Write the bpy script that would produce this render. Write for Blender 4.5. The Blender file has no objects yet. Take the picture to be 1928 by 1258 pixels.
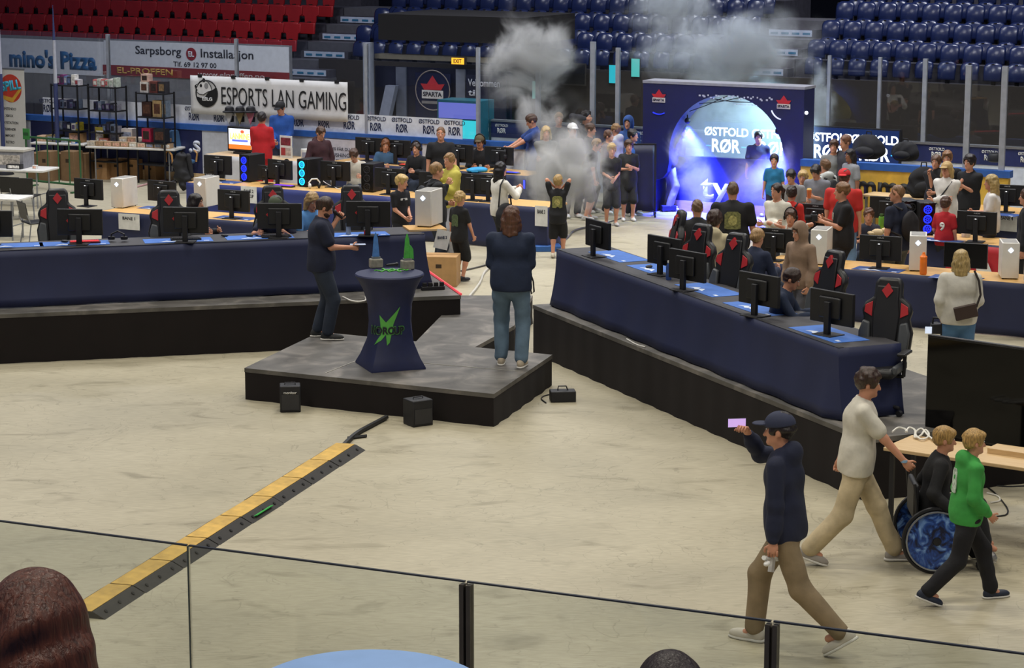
import bpy, bmesh, math, random
import numpy as np
from mathutils import Vector as V, Matrix as MX
random.seed(7)
SC = bpy.context.scene
COL = SC.collection
PI = math.pi
# ---------------------------------------------------------------- camera
F, CH, TP = 4400.0, 5.9, 829/4400.0        # focal length in pixels of a 1928 wide frame, camera height, tangent of the downward pitch
PIT = math.atan(TP); CP, SP = math.cos(PIT), math.sin(PIT)
cam_d = bpy.data.cameras.new('camera'); cam = bpy.data.objects.new('camera', cam_d); COL.objects.link(cam)
cam_d.sensor_fit = 'HORIZONTAL'; cam_d.sensor_width = 36.0; cam_d.lens = F*36/1928
cam_d.clip_start = 0.1; cam_d.clip_end = 300
cam.location = (0, 0, CH); cam.rotation_euler = (PI/2-PIT, 0, 0)
SC.camera = cam
# ---------------------------------------------------------------- look, world, arena lamps with added fill rows
SC.view_settings.view_transform = 'Standard'; SC.view_settings.look = 'None'
SC.view_settings.gamma = 1.0; SC.view_settings.exposure = 0.0; SC.view_settings.use_curve_mapping = False
wd = bpy.data.worlds.new('hall_air'); SC.world = wd; wd.use_nodes = True
wd.node_tree.nodes['Background'].inputs[0].default_value = (0.50, 0.60, 1.0, 1)
wd.node_tree.nodes['Background'].inputs[1].default_value = 0.11
SC.cycles.max_bounces = 8; SC.cycles.diffuse_bounces = 2; SC.cycles.glossy_bounces = 2
SC.cycles.transmission_bounces = 3; SC.cycles.transparent_max_bounces = 16; SC.cycles.volume_bounces = 1
SC.cycles.volume_step_rate = 0.6; SC.cycles.volume_max_steps = 96
SC.cycles.sample_clamp_indirect = 4.0; SC.cycles.caustics_reflective = False; SC.cycles.caustics_refractive = False
SC.cycles.use_adaptive_sampling = True; SC.cycles.adaptive_threshold = 0.02
def area_lamp(x, y, z, e, sx, sy, col, spread=140):
    l = bpy.data.lights.new('arena_or_fill_lamp', 'AREA'); l.shape = 'RECTANGLE'; l.size = sx; l.size_y = sy
    l.energy = e; l.color = col; l.spread = math.radians(spread)
    o = bpy.data.objects.new('arena_or_fill_lamp', l); COL.objects.link(o); o.location = (x, y, z)
    return o
for lx in (-9, 0, 9):
    for ly, e, c in ((2, 480, (1.0, .92, .80)), (12, 760, (1.0, .93, .78)), (21, 760, (1.0, .94, .80)), (30, 800, (1.0, .95, .84)), (38.5, 1750, (.99, .98, .97)), (49, 1250, (.90, .92, 1.0))):  # nearest and farthest rows are added to brighten foreground hair and the stands
        area_lamp(lx, ly, 12.5, e*.40, 3.2, 1.2, c)
def spot(loc, tgt, e, col, ang, blend=.6, r=.05, name='smoke_fill_spot'):
    l = bpy.data.lights.new(name, 'SPOT'); l.energy = e; l.color = col; l.spot_size = math.radians(ang); l.spot_blend = blend; l.shadow_soft_size = r
    o = bpy.data.objects.new(name, l); COL.objects.link(o); o.location = loc
    o.rotation_euler = (V(tgt)-V(loc)).to_track_quat('-Z', 'Y').to_euler(); return o

# ---------------------------------------------------------------- pixel -> place helpers (frame 1928 x 1258)
def ray(x, y):
    u, v = (x-964)/F, (629-y)/F
    return V((u, CP+v*SP, -SP+v*CP))
def P(x, y, z=0.0):
    d = ray(x, y); t = (z-CH)/d.z
    return V((d.x*t, d.y*t, z))
def DY(x, y, Y):
    d = ray(x, y); t = Y/d.y
    return V((d.x*t, Y, CH+d.z*t))
RA = math.radians(29); RU = V((math.cos(RA), -math.sin(RA), 0)); RN = V((math.sin(RA), math.cos(RA), 0)); RO = V((-.04, 44.68, 0))
def R(s, d, z=0.0): return RO+RU*s+RN*d+V((0, 0, z))          # rink frame: along the boards, back from the boards, up
def W(x, y, d):                                                  # pixel on the upright plane d behind the boards -> (s, z)
    r = ray(x, y); o = V((0, 0, CH))-RO
    t = (d-o.dot(RN))/r.dot(RN); p = o+r*t
    return p.dot(RU), p.z

# ---------------------------------------------------------------- materials
def lin(c):
    if isinstance(c, str): c = [int(c[i:i+2], 16)/255 for i in (0, 2, 4)]
    return tuple((x/12.92 if x <= .04045 else ((x+.055)/1.055)**2.4) for x in c)
MATS = {}
def mat(col, rough=.6, metal=0.0, noise=.10, nscale=9.0, emit=0.0, spec=.5, key=None, bump=0.0):
    k = (col if isinstance(col, str) else tuple(col), rough, metal, noise, nscale, emit, spec, bump)
    if k in MATS: return MATS[k]
    m = bpy.data.materials.new(key or 'surface'); m.use_nodes = True
    nt = m.node_tree; b = nt.nodes['Principled BSDF']
    c = lin(col)
    b.inputs['Roughness'].default_value = rough; b.inputs['Metallic'].default_value = metal; b.inputs['Specular IOR Level'].default_value = spec
    if emit:
        b.inputs['Base Color'].default_value = (*c, 1); b.inputs['Emission Color'].default_value = (*c, 1); b.inputs['Emission Strength'].default_value = emit
    else:
        tc = nt.nodes.new('ShaderNodeTexCoord'); n = nt.nodes.new('ShaderNodeTexNoise'); n.inputs['Scale'].default_value = nscale; n.inputs['Detail'].default_value = 3
        mr = nt.nodes.new('ShaderNodeMapRange'); mr.inputs[1].default_value = .3; mr.inputs[2].default_value = .7
        mr.inputs[3].default_value = 1-noise; mr.inputs[4].default_value = 1+noise
        mx = nt.nodes.new('ShaderNodeVectorMath'); mx.operation = 'SCALE'; mx.inputs[0].default_value = c
        nt.links.new(tc.outputs['Object'], n.inputs['Vector']); nt.links.new(n.outputs[0], mr.inputs[0])
        nt.links.new(mr.outputs[0], mx.inputs['Scale']); nt.links.new(mx.outputs[0], b.inputs['Base Color'])
        if bump:
            bp = nt.nodes.new('ShaderNodeBump'); bp.inputs['Strength'].default_value = bump; bp.inputs['Distance'].default_value = .02
            nt.links.new(n.outputs[0], bp.inputs['Height']); nt.links.new(bp.outputs[0], b.inputs['Normal'])
    MATS[k] = m
    return m
def glass_mat(name, tint, refl):
    m = bpy.data.materials.new(name); m.use_nodes = True; nt = m.node_tree; nt.nodes.clear()
    out = nt.nodes.new('ShaderNodeOutputMaterial'); t = nt.nodes.new('ShaderNodeBsdfTransparent'); t.inputs[0].default_value = (*tint, 1)
    g = nt.nodes.new('ShaderNodeBsdfGlossy'); g.inputs['Roughness'].default_value = .015
    fr = nt.nodes.new('ShaderNodeFresnel'); fr.inputs[0].default_value = 1.45
    mr = nt.nodes.new('ShaderNodeMath'); mr.operation = 'MULTIPLY'; mr.inputs[1].default_value = refl
    mx = nt.nodes.new('ShaderNodeMixShader')
    nt.links.new(fr.outputs[0], mr.inputs[0]); nt.links.new(mr.outputs[0], mx.inputs[0])
    nt.links.new(t.outputs[0], mx.inputs[1]); nt.links.new(g.outputs[0], mx.inputs[2]); nt.links.new(mx.outputs[0], out.inputs[0])
    return m
GLASS_NEAR = glass_mat('near_glass', (.90, .92, .91), 1.0)
GLASS_FAR = glass_mat('far_glass', (.95, .97, .98), 1.0)
def floor_mat():
    m = bpy.data.materials.new('polished_concrete'); m.use_nodes = True; nt = m.node_tree; b = nt.nodes['Principled BSDF']
    tc = nt.nodes.new('ShaderNodeTexCoord')
    def noise(scale, det, stretch=None, dist=0.0):
        n = nt.nodes.new('ShaderNodeTexNoise'); n.inputs['Scale'].default_value = scale; n.inputs['Detail'].default_value = det; n.inputs['Distortion'].default_value = dist
        if stretch:
            mp = nt.nodes.new('ShaderNodeMapping'); mp.inputs['Scale'].default_value = stretch; mp.inputs['Rotation'].default_value = (0, 0, RA)
            nt.links.new(tc.outputs['Object'], mp.inputs[0]); nt.links.new(mp.outputs[0], n.inputs['Vector'])
        else: nt.links.new(tc.outputs['Object'], n.inputs['Vector'])
        return n
    def ramp(src, stops):
        r = nt.nodes.new('ShaderNodeValToRGB'); e = r.color_ramp.elements
        e[0].position, e[0].color = stops[0][0], (*lin(stops[0][1]), 1); e[1].position, e[1].color = stops[-1][0], (*lin(stops[-1][1]), 1)
        for p_, c_ in stops[1:-1]:
            q = e.new(p_); q.color = (*lin(c_), 1)
        nt.links.new(src.outputs[0], r.inputs[0]); return r
    big = ramp(noise(.35, 6, (1, 1.6, 1), .6), [(.25, 'aca58f'), (.5, 'bab29a'), (.75, 'c6bea6')])
    wear = ramp(noise(1.6, 8, (.8, 1.5, 1), .8), [(.28, 'b3b0a6'), (.42, 'ffffff'), (.8, 'ffffff')])
    fine = ramp(noise(14, 5, (.5, 3, 1)), [(.3, 'dcdad6'), (.7, 'ffffff')])
    crack = ramp(noise(.9, 3, (1, 1, 1), 2.5), [(.493, 'ffffff'), (.5, '8f8b80'), (.507, 'ffffff')])
    cur = big
    for w, f in ((wear, .55), (fine, .8), (crack, .35)):
        x = nt.nodes.new('ShaderNodeMix'); x.data_type = 'RGBA'; x.blend_type = 'MULTIPLY'; x.inputs[0].default_value = f
        nt.links.new(cur.outputs[2 if cur.bl_idname == 'ShaderNodeMix' else 0], x.inputs[6]); nt.links.new(w.outputs[0], x.inputs[7]); cur = x
    nt.links.new(cur.outputs[2], b.inputs['Base Color'])
    b.inputs['Roughness'].default_value = .42; b.inputs['Specular IOR Level'].default_value = .35
    return m
def wood_mat(c1, c2, scale=6, key='wood'):
    m = bpy.data.materials.new(key); m.use_nodes = True; nt = m.node_tree; b = nt.nodes['Principled BSDF']
    tc = nt.nodes.new('ShaderNodeTexCoord'); mp = nt.nodes.new('ShaderNodeMapping'); mp.inputs['Scale'].default_value = (1, 14, 8)
    n = nt.nodes.new('ShaderNodeTexNoise'); n.inputs['Scale'].default_value = scale; n.inputs['Detail'].default_value = 4
    r = nt.nodes.new('ShaderNodeValToRGB'); r.color_ramp.elements[0].position = .3; r.color_ramp.elements[0].color = (*lin(c1), 1)
    r.color_ramp.elements[1].position = .7; r.color_ramp.elements[1].color = (*lin(c2), 1)
    nt.links.new(tc.outputs['Object'], mp.inputs[0]); nt.links.new(mp.outputs[0], n.inputs['Vector']); nt.links.new(n.outputs[0], r.inputs[0])
    nt.links.new(r.outputs[0], b.inputs['Base Color']); b.inputs['Roughness'].default_value = .45
    return m
WOOD = wood_mat('c89a58', 'd9ae6c'); WOODL = wood_mat('c9a878', 'd8bb8e')
def deck_mat():
    m = mat('5f5c57', .6, noise=.0); m = m.copy(); nt = m.node_tree; b = nt.nodes['Principled BSDF']
    for l in list(b.inputs['Base Color'].links): nt.links.remove(l)
    tc = nt.nodes.new('ShaderNodeTexCoord'); n = nt.nodes.new('ShaderNodeTexNoise'); n.inputs['Scale'].default_value = 2.2; n.inputs['Detail'].default_value = 8; n.inputs['Distortion'].default_value = 1.0
    r = nt.nodes.new('ShaderNodeValToRGB'); e = r.color_ramp.elements; e[0].position = .3; e[0].color = (*lin('474440'), 1); e[1].position = .75; e[1].color = (*lin('857f78'), 1)
    q = e.new(.5); q.color = (*lin('5c5954'), 1)
    nt.links.new(tc.outputs['Object'], n.inputs['Vector']); nt.links.new(n.outputs[0], r.inputs[0]); nt.links.new(r.outputs[0], b.inputs['Base Color'])
    return m
DECK = deck_mat()

# ---------------------------------------------------------------- mesh helpers
class MB:
    """collects faces with material slots; build() links them as ONE mesh object"""
    def __init__(s): s.v = []; s.f = []; s.mi = []; s.cur = 0
    def m(s, i): s.cur = i; return s
    def add(s, vs, fs):
        o = len(s.v); s.v += [tuple(x) for x in vs]
        for f in fs: s.f.append([i+o for i in f]); s.mi.append(s.cur)
        return s
    def box(s, c, d, rz=0.0, mx=None):
        x, y, z = d[0]/2, d[1]/2, d[2]/2
        vs = [V((a, b, e)) for a in (-x, x) for b in (-y, y) for e in (-z, z)]
        if mx is None and rz: mx = MX.Rotation(rz, 3, 'Z')
        if mx is not None: vs = [mx @ q for q in vs]
        c = V(c); vs = [q+c for q in vs]
        return s.add(vs, [(0, 1, 3, 2), (4, 6, 7, 5), (0, 4, 5, 1), (2, 3, 7, 6), (0, 2, 6, 4), (1, 5, 7, 3)])
    def bb(s, x0, x1, y0, y1, z0, z1): return s.box(((x0+x1)/2, (y0+y1)/2, (z0+z1)/2), (x1-x0, y1-y0, z1-z0))
    def cone(s, a, b, r1, r2=None, n=10, caps=True, ey=1.0):
        a, b = V(a), V(b); r2 = r1 if r2 is None else r2
        d = (b-a).normalized(); x = d.orthogonal().normalized()
        if abs(d.z) > .99: x = V((1, 0, 0))
        y = d.cross(x)
        vs = []
        for c, r in ((a, r1), (b, r2)):
            vs += [c+(x*math.cos(2*PI*i/n)+y*ey*math.sin(2*PI*i/n))*r for i in range(n)]
        fs = [(i, (i+1) % n, n+(i+1) % n, n+i) for i in range(n)]
        if caps: fs += [tuple(range(n-1, -1, -1)), tuple(range(n, 2*n))]
        return s.add(vs, fs)
    def tube(s, pts, r, n=6):
        pts = [V(p) for p in pts]; vs = []; L = len(pts)
        rs = r if isinstance(r, (list, tuple)) else [r]*L
        px = None
        for i, p in enumerate(pts):
            d = (pts[min(i+1, L-1)]-pts[max(i-1, 0)]).normalized()
            if px is None: x = d.orthogonal().normalized()
            else:
                x = px-d*px.dot(d); x = x.normalized() if x.length > 1e-5 else d.orthogonal().normalized()
            px = x; y = d.cross(x)
            vs += [p+(x*math.cos(2*PI*k/n)+y*math.sin(2*PI*k/n))*rs[i] for k in range(n)]
        fs = [(i*n+k, i*n+(k+1) % n, (i+1)*n+(k+1) % n, (i+1)*n+k) for i in range(L-1) for k in range(n)]
        fs += [tuple(range(n-1, -1, -1)), tuple(range((L-1)*n, L*n))]
        return s.add(vs, fs)
    def lathe(s, prof, c=(0, 0, 0), n=20, sx=1.0, sy=1.0):
        c = V(c); vs = []
        for r, z in prof: vs += [c+V((r*sx*math.cos(2*PI*k/n), r*sy*math.sin(2*PI*k/n), z)) for k in range(n)]
        L = len(prof)
        fs = [(i*n+k, i*n+(k+1) % n, (i+1)*n+(k+1) % n, (i+1)*n+k) for i in range(L-1) for k in range(n)]
        fs += [tuple(range(n-1, -1, -1)), tuple(range((L-1)*n, L*n))]
        return s.add(vs, fs)
    def ball(s, c, r, n=10, m=7, rot=None):
        c = V(c); r = (r, r, r) if not isinstance(r, (tuple, list)) else r; vs = []
        for i in range(m+1):
            t = PI*i/m
            for k in range(n):
                q = V((r[0]*math.sin(t)*math.cos(2*PI*k/n), r[1]*math.sin(t)*math.sin(2*PI*k/n), -r[2]*math.cos(t)))
                vs.append(c+(rot @ q if rot is not None else q))
        fs = [(i*n+k, i*n+(k+1) % n, (i+1)*n+(k+1) % n, (i+1)*n+k) for i in range(m) for k in range(n)]
        return s.add(vs, fs)
    def prism(s, poly, o, x, y, t):
        """polygon poly (2-D, counter-clockwise) in the plane (x, y) at o, thickened by the vector t"""
        o, x, y, t = V(o), V(x), V(y), V(t); n = len(poly)
        a = [o+x*p[0]+y*p[1] for p in poly]; b = [q+t for q in a]
        fs = [tuple(range(n-1, -1, -1)), tuple(range(n, 2*n))]+[(i, (i+1) % n, n+(i+1) % n, n+i) for i in range(n)]
        return s.add(a+b, fs)
    def build(s, name, mats, parent=None, loc=None, rz=0.0, smooth=False, bevel=0.0, sub=0):
        me = bpy.data.meshes.new(name); me.from_pydata(s.v, [], s.f)
        bm = bmesh.new(); bm.from_mesh(me); bmesh.ops.recalc_face_normals(bm, faces=bm.faces); bm.to_mesh(me); bm.free()
        for q in (mats if isinstance(mats, (list, tuple)) else [mats]): me.materials.append(q)
        me.polygons.foreach_set('material_index', s.mi)
        o = bpy.data.objects.new(name, me); COL.objects.link(o)
        if loc is not None: o.location = loc
        o.rotation_euler.z = rz
        if parent is not None: o.parent = parent
        if bevel:
            b = o.modifiers.new('edge', 'BEVEL'); b.width = bevel; b.segments = 2; b.limit_method = 'ANGLE'; b.angle_limit = .7
            smooth = True
        if sub:
            b = o.modifiers.new('sub', 'SUBSURF'); b.levels = b.render_levels = sub
        if smooth:
            me.polygons.foreach_set('use_smooth', [True]*len(me.polygons))
            try: me.set_sharp_from_angle(angle=math.radians(40))
            except Exception: pass
        return o
def tag(o, label=None, cat=None, group=None, kind=None):
    for k, v in (('label', label), ('category', cat), ('group', group), ('kind', kind)):
        if v: o[k] = v
    return o
def thing(name, label, cat, loc=(0, 0, 0), rz=0.0, group=None):
    o = bpy.data.objects.new(name, None); COL.objects.link(o); o.location = loc; o.rotation_euler.z = rz; o.empty_display_size = .1
    return tag(o, label, cat, group)
def kids(o): return KID.get(o.name, None) or [c for c in list(COL.objects) if c.parent == o]
KID = {}
def tree_of(root):
    """children map taken once for a prototype"""
    t = {}
    for c in list(COL.objects):
        if c.parent is not None: t.setdefault(c.parent.name, []).append(c)
    return t
def dup(root, loc, rz, label=None, group=None, tree=None, swap=None):
    tree = tree if tree is not None else tree_of(root)
    def cp(o, par):
        c = o.copy(); COL.objects.link(c); c.parent = par
        for k in tree.get(o.name, []): cp(k, c)
        return c
    r = cp(root, None); r.location = loc; r.rotation_euler.z = rz
    if label: r['label'] = label
    if group: r['group'] = group
    return r
def struct(o, label=None): return tag(o, label, None, None, 'structure')
def text(s, w, h, m, parent, loc, rx=PI/2, rz=0.0, ext=.004, bold=0.0, name='lettering', ry=0.0, spacing=1.0):
    """one line of raised lettering fitted to w x h, centred at loc, upright when rx = 90 degrees"""
    cu = bpy.data.curves.new(name, 'FONT'); cu.body = s; cu.size = 1; cu.offset = bold; cu.resolution_u = 3; cu.space_character = spacing
    t = bpy.data.objects.new('tmp', cu); COL.objects.link(t)
    me = bpy.data.meshes.new_from_object(t); bpy.data.objects.remove(t); bpy.data.curves.remove(cu)
    n = len(me.vertices); co = np.empty(n*3); me.vertices.foreach_get('co', co); co = co.reshape(-1, 3)
    lo, hi = co.min(0), co.max(0)
    if h is None: h = w*(hi[1]-lo[1])/(hi[0]-lo[0])
    if w is None: w = h*(hi[0]-lo[0])/(hi[1]-lo[1])
    co[:, 0] = (co[:, 0]-(lo[0]+hi[0])/2)*w/(hi[0]-lo[0]); co[:, 1] = (co[:, 1]-(lo[1]+hi[1])/2)*h/(hi[1]-lo[1]); co[:, 2] = 0
    me.vertices.foreach_set('co', co.ravel()); me.name = name; me.materials.append(m)
    o = bpy.data.objects.new(name, me); COL.objects.link(o); o.location = loc; o.rotation_euler = (rx, ry, rz); o.parent = parent
    if ext:
        b = o.modifiers.new('depth', 'SOLIDIFY'); b.thickness = ext; b.offset = 0
    return o
BLACK = mat('15151a', .55); DARK = mat('0d0c0e', .8); WHITE = mat('dcdcd8', .5); METAL = mat('9a9da2', .35, .7); NAVY = mat('1d2340', .75, noise=.12, nscale=2.5)
GREYP = mat('2a2a2d', .5)
# ================================================================ the hall
fl = MB().add([(-26, 4, 0), (22, 4, 0), (22, 62, 0), (-26, 62, 0)], [(0, 1, 2, 3)]).build('floor', floor_mat()); struct(fl)
rzr = -RA
def rink(mb, name, mats, **k): return mb.build(name, mats, loc=RO, rz=rzr, **k)
# --- far dasher boards: left run, middle piece seen through the gate, right run
BLUE_CAP = mat('2f5da8', .45); BWHITE = mat('c9ccd4', .5); YEL = mat('d9b045', .55, noise=.2, nscale=4); NAVYB = mat('20264f', .5); KICK = WOODL
sL0, sL1 = -26.0, W(987, 280, 0)[0]
b = MB().m(0).bb(sL0, sL1, 0, .12, .2, 1.10).m(1).bb(sL0, sL1, -.03, .16, 1.10, 1.22).m(2).bb(sL0, sL1, -.012, .12, 0, .2)
struct(rink(b, 'wall_boards_left', [BWHITE, BLUE_CAP, KICK]))
sM0, sM1 = W(1262, 380, .9)[0], W(1500, 400, .9)[0]
b = MB().m(0).bb(sM0, sM1, .9, 1.02, .2, 1.05).m(2).bb(sM0, sM1, .88, 1.02, 0, .2)
mid = struct(rink(b, 'wall_boards_middle', [NAVYB, BLUE_CAP, KICK]))
sx, sz = W(1347, 360, .9); text('ty', .62, .52, mat('c9cfe0', .5), mid, (sx, .885, sz-.03), bold=.02)
sR0, sR1 = W(1508, 300, 0)[0], W(1899, 330, 0)[0]
b = MB().m(0).bb(sR0, sR1, 0, .12, .15, 1.10).m(1).bb(sR0, sR1+.03, -.03, .16, 1.10, 1.22).m(2).bb(sR0, sR1, -.012, .12, 0, .15)
yb = struct(rink(b, 'wall_boards_right', [YEL, BLUE_CAP, KICK]))
x0, z0 = W(1612, 355, 0); x1, z1 = W(1716, 362, 0); text('mma', x1-x0, .33, mat('17140f', .6), yb, ((x0+x1)/2, -.006, (z0+z1)/2-.02), bold=.03)
# --- panels and the letters on the left boards
x0, _ = W(325, 280, 0); x1, _ = W(381, 280, 0)
pn = rink(MB().bb(x0, x1, -.008, .0, .2, 1.09), 'board_panel', NAVYB); struct(pn); pn.name = 'trim_1'
sx, sz = W(367, 276, 0); text('.s', .30, .26, mat('dfe3ee', .5), pn, (sx, -.014, sz), bold=.03)
x0, _ = W(668, 290, 0); x1, _ = W(795, 290, 0)
struct(rink(MB().bb(x0, x1, -.008, .0, .2, 1.09), 'trim_2', mat('3c4a86', .5)))
x0, _ = W(60, 290, 0); x1, _ = W(322, 290, 0)
struct(rink(MB().bb(x0, x1, -.006, .0, .2, 1.09), 'trim_3', mat('242a52', .5)))
# --- advert strip standing on the cap rail: one white band of repeated ØSTFOLD RØR
sS0, sS1 = W(78, 200, 0)[0], W(868, 240, 0)[0]
strip = rink(MB().bb(sS0, sS1, .05, .062, 1.22, 1.60), 'trim_4', mat('d9dce3', .45)); struct(strip)
INK = mat('232a4a', .6)
pix = [92, 338, 366, 413, 562, 610, 658, 708, 757, 808, 856]
for q in pix:
    s_, z_ = W(q, 230, .05)
    if q == 338: continue
    text('ØSTFOLD', .47, .085, INK, strip, (s_, .043, 1.53), bold=.012, ext=.003)
    text('RØR', .27, .165, INK, strip, (s_, .043, 1.37), bold=.018, ext=.003)
# --- glass and posts above the left boards
POST = mat('aab0ba', .35, .4)
for i, q in enumerate((-90, 205, 446, 690, 900)):
    s_, _ = W(q, 150, .06)
    struct(rink(MB().bb(s_-.03, s_+.03, .03, .10, 1.22, 3.0), 'trim_%d' % (10+i), POST))
gs = [W(q, 150, .06)[0] for q in (-90, 205, 446, 690, 900)]
for i in range(4):
    o = rink(MB().bb(gs[i]+.032, gs[i+1]-.032, .064, .076, 1.22, 3.0), 'window_%d' % (1+i), GLASS_FAR); struct(o)
# --- back boards of the bench area: white with a navy strip of small lettering
dB = 2.6
s0, _ = W(925, 240, dB); s1 = W(1990, 240, dB)[0]
b = MB().m(0).bb(s0, s1, dB, dB+.1, 0, 1.0).m(1).bb(s0, s1, dB-.01, dB+.1, 1.0, 1.32).m(2).bb(s0, s1, dB-.03, dB+.12, 1.32, 1.36)
bk = struct(rink(b, 'wall_boards_bench', [mat('c3cbd8', .5), mat('202a5a', .5), METAL]))
for q in (945, 1033, 1110, 1200, 1766, 1866, 1935):
    s_, _ = W(q, 230, dB); text('ØSTFOLD', .30, .055, WHITE, bk, (s_, dB-.018, 1.245), bold=.012, ext=.003); text('RØR', .20, .11, WHITE, bk, (s_, dB-.018, 1.14), bold=.03, ext=.003)
for i, (q, t, r) in enumerate(((1013, 3.05, .045), (1116, 3.1, .05), (1163, 3.0, .04), (1740, 2.9, .04), (1822, 3.0, .05), (1890, 3.0, .05), (1560, 2.9, .03), (1655, 2.9, .03))):
    d_ = 1.3 if q in (1013, 1116, 1163) else (.06 if q in (1822, 1890) else 2.65)
    s_, _ = W(q, 200, d_); zb = 0 if d_ == 1.3 else (1.22 if d_ == .06 else 1.36)
    struct(rink(MB().bb(s_-r, s_+r, d_-.03, d_+.03, zb, t), 'trim_%d' % (20+i), POST))
def pane(n, q0, q1, d, z0, z1):
    a, b_ = W(q0, 200, d)[0], W(q1, 200, d)[0]
    struct(rink(MB().bb(a, b_, d-.006, d+.006, z0, z1), 'window_%d' % n, GLASS_FAR))
pane(6, 920, 1010, 1.3, .0, 2.95); pane(7, 1016, 1112, 1.3, 0, 2.95); pane(8, 1120, 1160, 1.3, 0, 2.95); pane(9, 1166, 1207, 1.3, 0, 2.95)
pane(10, 1530, 1738, 2.68, 1.36, 2.9); pane(11, 1742, 1820, 2.68, 1.36, 2.9); pane(12, 1826, 1888, .06, 1.22, 3.0); pane(13, 1893, 1990, 2.68, 1.36, 2.9)
# --- LED perimeter board with the sponsor lettering (it gives off light)
dL = 2.2
s0, z0 = W(1325, 285, dL); s1, _ = W(1694, 285, dL)
led = thing('led_board', 'long lit LED perimeter board reading ØSTFOLD RØR behind the yellow boards', 'screen', R((s0+s1)/2, dL, 0), rzr)
hw = (s1-s0)/2
MB().bb(-hw, hw, 0, .12, .0, 1.6).build('housing', BLACK, led)
MB().bb(-hw+.02, hw-.02, -.006, 0, .62, 1.58).build('screen', mat('12244c', .3, emit=.8), led)
LEDW = mat('eef6ff', .4, emit=2.2); LEDB = mat('3aa8e8', .4, emit=1.5)
for q in (1368, 1458, 1562, 1648):
    s_, _ = W(q, 250, dL); c = s_-(s0+s1)/2
    text('ØSTFOLD', .92, .17, LEDW, led, (c, -.012, 1.40), bold=.022, ext=.004); text('RØR', .60, .27, LEDW, led, (c, -.012, 1.13), bold=.025, ext=.004)
    for sg in (-1, 1): MB().bb(c+sg*.37-.05, c+sg*.37+.05, -.014, -.008, 1.11, 1.13).build('light_dash', LEDB, led)
# --- stand: stepped seating, treads, front walls
TR0, DR0, RISE, RUN = 1.95, 8.6, .38, .82
CONC = mat('3d3b44', .8, noise=.2); WARMD = mat('2a2420', .8)
def stand(name, sa, sb, k0, k1):
    b = MB()
    for k in range(k0, k1):
        d0 = DR0-.42+RUN*k
        b.bb(sa, sb, d0, d0+RUN+.02, TR0+RISE*k-1.2 if k > k0 else 0, TR0+RISE*k)
    return struct(rink(b, name, CONC))
sRedR = W(612, 30, DR0+1.2)[0]
sSt1 = sRedR+1.45                      # stairway between the red and the blue blocks
sB2a, sB2b = W(1408, 55, DR0+.8)[0], W(1512, 55, DR0+.8)[0]
stand('trim_30', -32, sRedR, -3, 5); stand('trim_31', sSt1, sB2a, 0, 6); stand('trim_32', sB2b, 26, 0, 6)
# stairways with their signed risers
SIGN = mat('b9c3d6', .5); TEAL = mat('2c6f93', .5); STEPM = mat('57565c', .7)
def stairway(n, sa, sb, k0, k1):
    for k in range(k0, k1):
        d0 = DR0-.42+RUN*k; z1 = TR0+RISE*k
        st = struct(rink(MB().m(0).bb(sa, sb, d0, d0+RUN+.3, z1-1.0 if k > k0 else 0, z1).m(1).bb(sa+.02, sb-.02, d0-.35, d0, z1-.9, z1-.19), 'trim_%d' % n, [STEPM, CONC])); n += 1
        sg = MB().bb(sa+.12, sb-.12, d0-.36, d0-.35, z1-.34, z1-.2).build('stair_sign', SIGN, st)
        for j in range(4):
            c = sa+.12+(sb-sa-.24)*(j+.5)/4
            MB().bb(c-.09, c+.09, d0-.367, d0-.36, z1-.305, z1-.255).build('sign_mark', TEAL, sg)
    return n
n_ = stairway(40, sRedR+.02, sSt1-.02, -3, 4); n_ = stairway(n_, sB2a+.02, sB2b-.02, 0, 4)
# --- front wall banners under the red block
dF = 5.9
s0 = -32; s1 = W(545, 130, dF)[0]
struct(rink(MB().bb(s0, s1, dF, dF+.12, 0, 2.45), 'wall_front_left', mat('77777c', .7)))
def sheet(mb_name, q0, q1, y0, y1, d, m, z0=None, z1=None, t=.01):
    a, zt = W(q0, y0, d); b_, zb = W(q1, y1, d)
    o = thing(mb_name, None, None, R((a+b_)/2, d, 0), rzr)
    zt = z1 or zt; zb = z0 or zb
    MB().bb(-(b_-a)/2, (b_-a)/2, -t, 0, zb, zt).build('sheet', m, o)
    return o, b_-a, zb, zt
BANW = mat('d4d6de', .55, noise=.06)
o, w, zb, zt = sheet('wall_banner', -60, 197, 82, 140, dF, BANW, z0=1.55, z1=2.38); tag(o, 'white wall banner with blue pizza lettering hung below the red seats', 'banner')
text("mino's Pizza", 2.75, .46, mat('1f5a8c', .5), o, (w/2-1.60, -.015, 1.90), bold=.05)
o, w, zb, zt = sheet('wall_banner', 196, 545, 90, 150, dF, BANW, z0=1.83, z1=2.42); tag(o, 'white wall banner with a phone number hung below the red seats', 'banner')
a, b_ = W(255, 100, dF)[0], W(545, 100, dF)[0]; c0 = (W(196, 100, dF)[0]+W(545, 100, dF)[0])/2
INK2 = mat('26262e', .5); RED = mat('8a1f28', .5)
def at(q): return W(q, 105, dF)[0]-c0
text('Sarpsborg', at(342)-at(256), .26, INK2, o, ((at(342)+at(256))/2, -.015, 2.19), bold=.012)
lg = MB().lathe([(.15, 0), (.15, .008)], n=24).build('logo', RED, o); lg.rotation_euler.x = PI/2; lg.location = (at(361), -.011, 2.17)
text('EL', .17, .13, BANW, o, (at(361), -.024, 2.17), bold=.03)
text('Installasjon', at(478)-at(379), .27, INK2, o, ((at(478)+at(379))/2, -.015, 2.17), bold=.012)
text('Tlf. 69 12 97 00', at(408)-at(327), .12, INK2, o, ((at(408)+at(327))/2, -.015, 1.92), bold=.01)
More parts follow.
